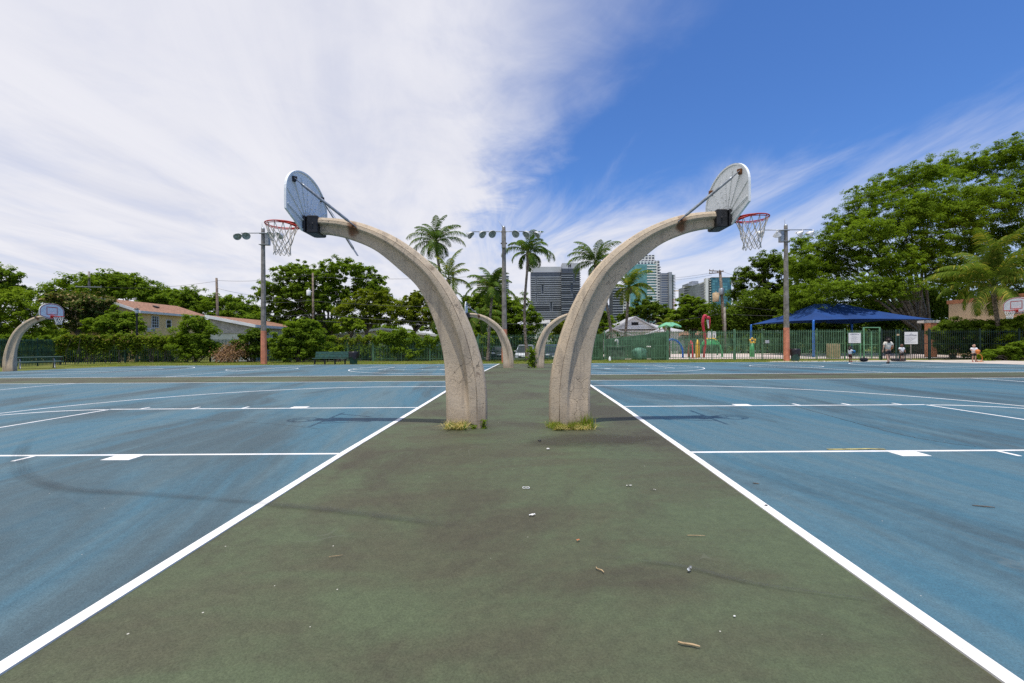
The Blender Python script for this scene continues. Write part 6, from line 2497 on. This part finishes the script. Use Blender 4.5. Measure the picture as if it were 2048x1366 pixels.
def utility_pole(label, px, ptop, Y, lean=0.0, r=.13, arms=(), cans=(), mat='wood', name='utility_pole'):
    t = at(px, ptop, Y)
    base = Vector((t.x + lean, Y, tz(Y)))
    root = thing(name, label, 'utility pole', base, 'utility poles beyond the fence')
    b_ = MB()
    b_.tube([base - Vector((0, 0, .2)), base.lerp(t, .5), t], [r * 1.25, r * 1.1, r * .85], 10)
    obj('shaft', b_, M[mat], root)
    for (dz, half, off, tilt) in arms:
        b_ = MB()
        c = t + Vector((off, -.16, -dz))
        b_.rbox(c, (2 * half, .10, .12), .01, Matrix.Rotation(tilt, 3, 'Y'))
        for k in (-.92, -.45, .45, .92):
            p = c + Vector((k * half, 0, -math.sin(tilt) * k * half + .06))
            b_.lathe([(.03, 0), (.055, .04), (.03, .10), (.05, .14), (.001, .17)], 8, Matrix.Translation(p))
        obj('cross_arm', b_, M['wood'] if mat == 'wood' else M['steel'], root)
    for (dx, dz, rr, hh, m_) in cans:
        b_ = MB()
        p = t + Vector((dx, -.1, -dz))
        b_.lathe([(.001, 0), (rr * .95, .0), (rr, .05), (rr, hh - .05), (rr * .8, hh), (.001, hh + .02)], 14, Matrix.Translation(p))
        b_.tube([p + Vector((0, 0, hh)), p + Vector((.05, 0, hh + .22))], .04, 6)
        b_.tube([p + Vector((0, 0, hh * .7)), (t.x, Y, p.z + hh * .7)], .03, 6)
        obj('transformer', b_, M[m_], root)
    return root, t


p1, t1 = utility_pole('utility pole with a white cross-arm rising over the trees at left', 178, 543, 72, 0, .16, ((2.45, 2.1, .1, .03),), (), 'polec')
p2, t2 = utility_pole('bare leaning wooden utility pole above the low house', 433, 556, 58, .25, .15)
p3, t3 = utility_pole('wooden utility pole with a grey transformer in front of the umbrella tree', 625.5, 546, 50, .05, .11, (), ((-.42, 2.5, .22, .62, 'white'),))
p4, t4 = utility_pole('leaning utility pole with a rusty and a grey transformer before the teal tower', 1440, 541, 60, .75, .19, ((.1, .95, -.55, .06), (.35, .75, -.75, -.08)), ((-.62, 4.1, .42, 1.15, 'rusttank'), (.12, 3.2, .33, .85, 'steel')) if 'rusttank' in M else ((-.62, 4.1, .42, 1.15, 'plywood'), (.12, 3.2, .33, .85, 'steel')))
p5, t5 = utility_pole('thin grey pole standing up behind the young palm', 906, 543, 47, 0, .10, (), (), 'polec')
p6, t6 = utility_pole('short pale concrete pole strapped beside the leaning utility pole', 1449, 614, 59.4, .12, .15, (), (), 'polec')


def wire(label, a, b, sag=.5, r=.016):
    a, b = Vector(a), Vector(b)
    b_ = MB()
    n = 20
    b_.tube([a.lerp(b, i / n) - Vector((0, 0, sag * 4 * (i / n) * (1 - i / n))) for i in range(n + 1)], r, 5)
    return solo('overhead_wire', b_, M['wire'], label, 'wire', 'overhead wires', tuple(a))


wire('upper wire from the leaning wooden pole to the pole with the grey transformer', t2 - Vector((0, 0, .3)), t3 - Vector((0, 0, .15)), .35)
wire('wire from the left cross-armed pole to the leaning wooden pole', t1 - Vector((-1.5, 0, 2.4)), t2 - Vector((0, 0, .4)), .5)
wire('lower sagging wire from the leaning wooden pole to the pole with the grey transformer', t2 - Vector((0, 0, 1.3)), t3 - Vector((0, 0, 3.0)), .35)
wire('wire leaving the cross-armed pole past the left edge', t1 - Vector((1.8, 0, 2.4)), at(-60, 590, 74), .4)
wire('upper wire from the grey transformer pole towards the near left arch', t3 - Vector((0, 0, .4)), at(960, 552, 54), .3)
wire('middle wire from the grey transformer pole running behind the far arches', at(625, 602, 50), at(1000, 612, 52), .3, .02)
wire('thick wire crossing behind the far arches under the middle floodlight pole', at(625, 628, 50), at(1110, 647, 52), .4, .028)
wire('lowest wire from the grey transformer pole across the dark trees', at(625, 641, 50), at(960, 648, 52), .25, .022)
wire('wire from the left floodlight pole to the grey transformer pole, upper', at(528, 604, 48), at(625, 600, 50), .15, .018)
wire('wire from the left floodlight pole to the grey transformer pole, lower', at(528, 632, 48), at(625, 628, 50), .1, .022)
wire('pair-top wire from the leaning pole left to the grey tower', at(1422, 546, 60), at(1240, 556, 64), .4, .014)
wire('pair-bottom wire from the leaning pole left to the grey tower', at(1424, 550, 60), at(1240, 561, 64), .4, .014)
wire('wire from the leaning pole top right into the open dark tree', t4, at(1640, 585, 64), .6, .014)
wire('wire from the leaning pole middle right towards the canopy', at(1445, 608, 60), at(1640, 622, 58), .3, .018)
wire('black wire from the leaning pole right, low above the canopy', at(1448, 628, 60), at(1650, 629, 58), .2, .026)
wire('slanting wire from the red serpent left over the cottage roof', at(1446, 627, 60), at(1180, 655, 58), .3, .018)


# ------------------------------------------------------------------ cars beyond the fence
def car(label, x, y, rz, paint, suv=False, z=None):
    z = tz(y) + .02 if z is None else z
    root = thing('parked_car', label, 'car', (x, y, z), 'cars parked beyond the fence')
    L_, Wd, Ht = 4.5, 1.82, (1.68 if suv else 1.45)
    bl_ = .92 if suv else .80

    def fin(name, b2, mat, par=None):
        return link(name, b2.mesh(name, M[mat]), par or root)
    # lower body: side outline lofted across the width with tumble-home
    out = [(-2.25, .30), (-2.22, .62), (-2.10, bl_ - .02), (-1.2, bl_ + .06), (.95, bl_ + .04), (1.95, bl_ - .06), (2.2, .66), (2.25, .42), (2.18, .26), (-2.1, .24)]
    b_ = MB()
    vs = []
    for yy, k in ((-Wd / 2, 0), (-Wd / 2 + .07, 1), (Wd / 2 - .07, 1), (Wd / 2, 0)):
        for (px__, pz) in out:
            q = .965 if k == 0 else 1.0
            vs.append((px__ * q, yy, .25 + (pz - .25) * (.95 if k == 0 else 1.02)))
    n = len(out)
    fs = [tuple(range(n)), tuple(3 * n + i for i in range(n - 1, -1, -1))]
    for j in range(3):
        fs += [(j * n + i, (j + 1) * n + i, (j + 1) * n + (i + 1) % n, j * n + (i + 1) % n) for i in range(n)]
    b_.add(vs, fs, 0, False)
    fin('body', b_, paint)
    cab = [(-1.95 if suv else -1.55, bl_ + .03), (-1.75 if suv else -1.0, Ht - .05), (-1.2 if suv else -.55, Ht), (.25, Ht - .01), (.55, Ht - .09), (1.35, bl_ + .03)]
    b_ = MB()
    vs = []
    for yy, top_ in ((-1, 1), (1, 1)):
        for px__, pz in cab:
            t = (pz - bl_) / (Ht - bl_)
            vs.append((px__, yy * (Wd / 2 - .08 - .17 * t), pz))
    m_ = len(cab)
    b_.add(vs, [tuple(range(m_)), tuple(range(2 * m_ - 1, m_ - 1, -1))] + [(i, m_ + i, m_ + i + 1, i + 1) for i in range(m_ - 1)], 0, False)
    fin('glasshouse', b_, 'glassd')
    b_ = MB()
    vs = []
    rp = cab[1:5]
    for yy in (-1, 1):
        for px__, pz in rp:
            vs.append((px__, yy * (Wd / 2 - .235), pz + .018))
    b_.add(vs, [(i, 4 + i, 5 + i, i + 1) for i in range(3)])
    for yy in (-1, 1):
        for (a_, b2) in ((0, 1), (4, 5)):
            q = []
            for (px__, pz) in (cab[a_], cab[b2]):
                t = (pz - bl_) / (Ht - bl_)
                q.append(Vector((px__, yy * (Wd / 2 - .075 - .17 * t), pz)))
            b_.tube(q, .045, 6)
        t = .5
        b_.tube([(-.25, yy * (Wd / 2 - .07), bl_), (-.3, yy * (Wd / 2 - .24), Ht - .02)], .04, 6)
        b_.tube([(cab[1][0], yy * (Wd / 2 - .235), cab[1][1]), (.55, yy * (Wd / 2 - .235), Ht - .07)], .04, 6)
    fin('roof', b_, paint)
    for sx in (-1.38, 1.38):
        for yy in (-1, 1):
            Mx = Matrix.Translation((sx, yy * (Wd / 2 - .10), .33)) @ Matrix.Rotation(PI / 2, 4, 'X')
            b_ = MB()
            b_.lathe([(.2, -.11), (.31, -.11), (.335, -.08), (.335, .08), (.31, .11), (.2, .11)], 18, Mx)
            w = fin('wheel', b_, 'tyre')
            b_ = MB()
            b_.lathe([(.001, -.10), (.2, -.10), (.21, -.06), (.21, .06), (.2, .10), (.001, .10)], 12, Mx)
            fin('rim', b_, 'chrome', w)
    for yy in (-1, 1):
        b_ = MB()
        b_.rbox((2.10, yy * .68, .70), (.22, .36, .15), .03)
        fin('headlight', b_, 'headlamp')
        b_ = MB()
        b_.rbox((-2.13, yy * .72, .74), (.2, .28, .18), .03)
        fin('tail_light', b_, 'red')
        b_ = MB()
        b_.rbox((.85, yy * (Wd / 2 + .07), bl_ + .12), (.14, .18, .13), .03)
        fin('wing_mirror', b_, paint)
    b_ = MB()
    b_.rbox((2.19, 0, .50), (.12, 1.15, .20), .02)
    fin('grille', b_, 'black')
    b_ = MB()
    b_.rbox((2.255, 0, .56), (.02, .5, .11), .004)
    fin('number_plate', b_, 'white')
    root.rotation_euler = (0, 0, rz)
    return root


car('silver car parked nose-on behind the fence, left of the far right arch', xg(1052, 46), 46.2, -PI / 2 - .12, 'carsilver', True, tz(46) - .12)
car('dark blue car parked nose-on behind the fence, between the right-hand arches', xg(1103, 46), 46.2, -PI / 2 + .06, 'cardark', True, tz(46) - .12)
car('white car behind the near right arch foot, only a sliver showing', xg(1163, 46), 46.6, -PI / 2, 'carwhite', False, tz(46) - .12)
car('silver sedan side-on beyond the splash playground, under the blue arch', xg(1358, 80), 80, PI, 'carsilver', False, tz(80) + .02)
car('dark car in shade beyond the slim palm, left of the silver car', xg(1000, 49), 49, -PI / 2, 'cardark', False, tz(49))


# ------------------------------------------------------------------ towers of the city beyond
def block(b_, px0, px1, ptop, Y, depth, zb=-2.0, yoff=0.0):
    x0_, x1_ = xg(px0, Y, 600), xg(px1, Y, 600)
    zt = at((px0 + px1) / 2, ptop, Y).z
    b_.prism([(x0_, Y + yoff), (x1_, Y + yoff), (x1_, Y + depth), (x0_, Y + depth)], 'z', zb, zt)
    return x0_, x1_, zt


Y = 700.0
k = Y / F
root = thing('dark_tower', 'wide dark grey apartment tower with striped balconies between the two big arches', 'tower', (xg(1062, Y, 600), Y, -2))
M['darkfac'] = facade_mat("dark_facade", (0.078, 0.088, 0.110), (0.030, 0.038, 0.052), 1.9, 3.3, .74, .72, 0, (0.07, 0.085, 0.11))
M['slab'] = pbr("blue_grey_balcony_slab", (0.33, 0.355, 0.40), 0.9, var=0.08, scale=.05)
M['slabd'] = pbr("dark_balcony_band", (0.12, 0.13, 0.15), 0.9, var=0.1, scale=.05)
b_ = MB()
xa, xb_, z1 = block(b_, 1062, 1122, 544, Y, 26, yoff=2.0)
xc_, xd, z2 = block(b_, 1123.4, 1160, 537, Y - 6, 30)
obj('wall', b_, M['darkfac'], root)
b_ = MB()
block(b_, 1066, 1122, 533.5, Y + 4, 20, z1)
block(b_, 1125, 1160, 526, Y, 20, z2)
pent = obj('penthouse', b_, pbr("pale_grey_render", (0.50, 0.51, 0.53), 0.9, var=0.06, scale=.05), root)
b_ = MB()                                    # the letter H on the crown
hx, hz_ = xg(1139.5, Y, 600), at(1139.5, 531, Y).z
for dx in (-1.55, 1.55):
    b_.box((hx + dx, Y - .3, hz_), (1.25, .5, 5.2))
b_.box((hx, Y - .3, hz_), (1.85, .5, 1.0))
obj('letter_sign', b_, M['black'], pent)
fl = 4.35 * k
nfl = int((z1 + 2) / fl)
r = random.Random(5)
gaps = [(1071, 1074), (1083, 1088), (1071, 1074), (1100, 1105), (1071, 1074), (1083, 1088), (1071, 1074)]
for i in range(nfl):
    z = z1 - 10.5 * k - i * fl
    if z < 20:
        break
    gp_ = gaps[(i // 4) % len(gaps)]
    dark = (i // 4) % 2 == 1
    b_ = MB()
    for (a_, b2) in ((1061.5, gp_[0]), (gp_[1], 1122.5)):
        b_.box(((xg(a_, Y, 600) + xg(b2, Y, 600)) / 2, Y + 1.0, z), (xg(b2, Y, 600) - xg(a_, Y, 600), 2.4, 1.0))
        b_.box(((xg(a_, Y, 600) + xg(b2, Y, 600)) / 2, Y - .1, z + .5), (xg(b2, Y, 600) - xg(a_, Y, 600) - .2, .2, 1.2))
    obj('balcony', b_, M['slabd'] if (dark and r.random() < .5) else M['slab'], root)
    b_ = MB()
    g2 = (1141, 1146) if (i // 5) % 2 else (1146, 1151)
    for (a_, b2) in ((1122.6, g2[0]), (g2[1], 1161.5)):
        b_.box(((xg(a_, Y - 6, 600) + xg(b2, Y - 6, 600)) / 2, Y - 7.0, z + 5.0), (xg(b2, Y - 6, 600) - xg(a_, Y - 6, 600), 2.4, 1.0))
    obj('balcony', b_, M['slab'] if i % 3 else M['slabd'], root)
b_ = MB()
for j, (a_, b2) in enumerate(gaps):
    zt_ = z1 - 10.5 * k - j * 4 * fl + fl * .5
    for e in (a_, b2):
        b_.box((xg(e, Y, 600), Y + 1.2, zt_ - 2 * fl), (.8, 1.8, 4 * fl))
obj('vertical_fins', b_, M['slab'], root)

Y = 760.0
k = Y / F
cxr = xg(985, Y, 600)
root = thing('rounded_tower', 'pale rounded apartment tower behind the slim palm', 'tower', (cxr, Y, -2))
M['palefac'] = facade_mat("pale_facade", (0.36, 0.38, 0.37), (0.07, 0.085, 0.09), 3.2, 3.4, .7, .62, 0, (.16, .19, .19))
zt = at(985, 550, Y).z
b_ = MB()
el_ = [(cxr + 29 * k * math.cos(a), Y + 16 + 15 * math.sin(a)) for a in np.linspace(0, 2 * PI, 33)[:-1]]
b_.prism(el_, 'z', -2, zt - 1)
obj('wall', b_, M['palefac'], root)
i = 0
z = zt
while z > 30:
    b_ = MB()
    b_.prism([(cxr + (33.5 - .5 * (i % 2)) * k * math.cos(a), Y + 16 + 19 * math.sin(a)) for a in np.linspace(0, 2 * PI, 33)[:-1]], 'z', z - 1.35, z)
    obj('balcony', b_, M['stone'] if i % 3 else M['slab'], root)
    z -= 4.2 * k
    i += 1

Y = 556.0
k = Y / F
root = thing('white_teal_tower', 'white tower with teal glass and stepped top seen under the near right arch', 'tower', (xg(1275, Y, 600), Y, -2))
M['tealglass'] = facade_mat("teal_glass", (0.13, 0.30, 0.30), (0.075, 0.235, 0.245), 2.6, 3.3, .9, .85, 0, (.16, .36, .36))
M['whitefac'] = facade_mat("white_grid_facade", (0.72, 0.71, 0.69), (0.055, 0.06, 0.07), 4.0, 3.3, .66, .66, 0, (.13, .14, .16))
M['tealdeep'] = facade_mat("deep_teal_glass", (0.045, 0.15, 0.20), (0.022, 0.105, 0.165), 3.0, 3.3, .85, .7, 0, (.10, .30, .36))
b_ = MB()
block(b_, 1281, 1311.5, 509, Y, 22, yoff=3)
block(b_, 1262, 1319, 521, Y, 26, yoff=1)
obj('wall', b_, M['whitefac'], root)
b_ = MB()
block(b_, 1259, 1312, 528.5, Y - 4, 24)
obj('glass_front', b_, M['tealglass'], root)
b_ = MB()
block(b_, 1312.4, 1319.5, 522, Y - 5, 24)
obj('corner_bay', b_, M['whitefac'], root)
for i in range(22):
    py = 532.5 + i * 5.45
    z = at(1300, py, Y).z
    if z < 18:
        break
    b_ = MB()
    b_.box(((xg(1292, Y, 600) + xg(1312, Y, 600)) / 2, Y - 4.5, z), (20 * k, 1.8, 1.35))
    obj('white_band', b_, M['white'], root)
    b_ = MB()
    b_.box((xg(1320.8, Y, 600), Y + 4, z - 1), (3.2 * k, 8, .8))
    obj('balcony', b_, M['slab'], root)
root2 = thing('grey_balcony_tower', 'grey balconied tower with a white edge strip left of the teal glass tower', 'tower', (xg(1226, Y - 40, 600), Y - 40, -2))
Y2 = Y - 40
b_ = MB()
block(b_, 1226, 1246, 575, Y2, 20, yoff=2)
obj('wall', b_, M['darkfac'], root2)
b_ = MB()
block(b_, 1246.3, 1260, 582, Y2, 20)
obj('white_bay', b_, M['whitefac'], root2)
for i in range(17):
    z = at(1240, 580 + i * 5.2, Y2).z
    if z < 14:
        break
    b_ = MB()
    b_.box(((xg(1226, Y2, 600) + xg(1245.5, Y2, 600)) / 2, Y2 + .9, z), (19.5 * Y2 / F, 2.4, .9))
    obj('balcony', b_, M['slab'], root2)
Y3 = 620
b_ = MB()
block(b_, 1205, 1224, 610, Y3, 18)
solo('blue_glass_block', b_, facade_mat("blue_facade", (0.16, 0.24, 0.36), (0.06, 0.11, 0.19), 2.2, 3.2, .8, .7), 'slim blue glass block half hidden by the near right arch and a palm trunk', 'tower')

Y = 900.0
k = Y / F
root = thing('grey_slab_tower', 'grey slab tower with stacked balconies on its right edge, right of the white tower', 'tower', (xg(1322, Y, 600), Y, -2))
b_ = MB()
block(b_, 1322, 1338, 546, Y, 26, yoff=2)
obj('wall', b_, facade_mat("grey_blue_facade", (0.31, 0.32, 0.35), (0.12, 0.15, 0.22), 30, 4.6, .98, .62), root)
b_ = MB()
block(b_, 1338.2, 1344.5, 544, Y - 3, 30)
obj('core', b_, M['slab'], root)
b_ = MB()
block(b_, 1344.7, 1347, 549, Y, 22)
obj('glass_side', b_, M['tealglass'], root)
for i in range(26):
    z = at(1347, 551 + i * 3.0, Y).z
    b_ = MB()
    b_.box((xg(1347, Y, 600), Y - 1, z), (4.6 * k, 10, .9))
    obj('balcony', b_, M['slab'] if i < 16 else M['coral'], root)

Y = 560.0
k = Y / F
root = thing('curved_teal_tower', 'curved white and teal glass tower behind the leaning utility pole', 'tower', (xg(1368, Y, 600), Y, -2))
b_ = MB()
xl_, xr_ = xg(1368, Y, 600), xg(1411, Y, 600)
nseg = 12
base_y = Y + 55
crv = []
for i in range(nseg + 1):
    t = i / nseg
    yy = base_y - 55 * (t ** 1.6)
    crv.append((xg(1368 + 43 * t, yy, 600), yy))
ztop = at(1411, 563.5, Y).z
b_.prism(crv + [(crv[-1][0], crv[-1][1] + 30), (crv[0][0], crv[0][1] + 20)], 'z', -2, ztop)
obj('wall', b_, facade_mat('curved_facade', (0.24, 0.27, 0.29), (0.05, 0.08, 0.09), 5.0, 3.35, .8, .8, 0, (.12, .18, .19)), root)
z = ztop + .4
i = 0
while z > 22:
    b_ = MB()
    prv = [(p[0] - 1.8, p[1] - 1.8) for p in crv]
    b_.prism(prv + [(p[0], p[1] - .02) for p in reversed(crv)], 'z', z - 1.5, z)
    obj('balcony', b_, M['slab'] if i else M['white'], root)
    z -= 5.45 * k
    i += 1
b_ = MB()
block(b_, 1411.4, 1416.8, 556.5, Y - 4, 5)
obj('white_pier', b_, M['white'], root)
b_ = MB()
block(b_, 1417, 1423.6, 556.0, Y - 1, 6)
obj('recess', b_, M['palefac'], root)
for i in range(14):
    z = at(1420, 561 + i * 5.0, Y).z
    b_ = MB()
    b_.box((xg(1420.4, Y, 600), Y - 2, z), (6.8 * k, 3.4, 1.1))
    obj('balcony', b_, M['stone'], root)
b_ = MB()
block(b_, 1424, 1462.5, 555.5, Y - 6, 10)
obj('glass_wing', b_, M['tealdeep'], root)
b_ = MB()
block(b_, 1423.8, 1462.7, 554.6, Y - 6.5, 11, at(1440, 555.6, Y).z)
obj('roof_slab', b_, M['white'], root)
b_ = MB()
block(b_, 1376, 1400, 566.5, Y + 40, 20, ztop)
block(b_, 1385, 1397, 562, Y + 45, 12, ztop)
obj('roof_plant', b_, M['slab'], root)
# low white buildings
Y = 300
root = thing('white_low_building', 'low white building with dark window pairs at the foot of the teal tower', 'building', (xg(1418, Y, 620), Y, -2))
b_ = MB()
block(b_, 1416, 1460, 617.5, Y, 14)
block(b_, 1417, 1452, 627.5, Y - 6, 6)
obj('wall', b_, M['stone'], root)
for wx in (1425, 1428.5, 1437, 1440):
    for wy in (622, 628.5 - .2):
        c = at(wx, wy, Y - (6.0 if wy > 625 else 0))
        win(root, (c.x, c.y, c.z - .3), .75, .9, '-y', 1, 1, .1)
Y = 130
root = thing('white_low_building', 'low white building with a flat canopy seen over the far right arch', 'building', (xg(1062, Y, 640), Y, -.5))
b_ = MB()
block(b_, 1066, 1112, 645, Y, 12, -.5)
block(b_, 1075, 1100, 639.5, Y + 2, 8, -.5)
obj('wall', b_, M['stone'], root)
b_ = MB()
x0_, x1_ = xg(1073, Y, 640), xg(1092, Y, 640)
b_.box(((x0_ + x1_) / 2, Y - .8, at(1085, 647, Y).z), (x1_ - x0_, 1.6, .25))
obj('ledge', b_, M['white'], root)
c = at(1087, 650.5, Y)
win(root, (c.x, Y, c.z), 1.9, .9, '-y', 3, 1, .1)
Y = 240
root = thing('pale_apartment_block', 'pale apartment block glimpsed through the open dark tree', 'building', (xg(1480, Y, 640), Y, -2))
b_ = MB()
block(b_, 1474, 1566, 618, Y, 14)
obj('wall', b_, M['whitefac'], root)
b_ = MB()
block(b_, 1473, 1567, 617, Y - .6, 15, at(1500, 618.05, Y).z)
obj('parapet', b_, M['stone'], root)
# terracotta roofs, crane
Y = 310
b_ = MB()
block(b_, 1411, 1420.5, 611, Y, 8)
solo('terracotta_roof_house', b_, M['coral'], 'terracotta roofed block just left of the low white building', 'building')
Y = 1000
k = Y / F
root = thing('tower_crane', 'pale yellow construction crane jib between the grey and the curved towers', 'crane', (xg(1330, Y, 600), Y + 40, -2))
b_ = MB()
for dz in (0, 2.4):
    a_, b2 = at(1318, 581.5, Y), at(1369, 582.5, Y)
    b_.tube([a_ + Vector((0, 0, dz)), b2 + Vector((0, 0, dz * .4))], .35, 5)
for i in range(16):
    t = i / 15
    p = at(1318 + 51 * t, 581.5 + t, Y)
    b_.tube([p, p + Vector((1.6, 0, 2.4 - 1.3 * t))], .25, 4)
obj('jib', b_, M['splashyellow'], root)
b_ = MB()
p = at(1340, 581, Y)
b_.tube([(p.x, Y, -2), (p.x, Y, p.z + 9)], 1.0, 4)
b_.tube([(p.x, Y, p.z + 9), at(1369, 582, Y)], .2, 4)
obj('mast', b_, M['steel'], root)
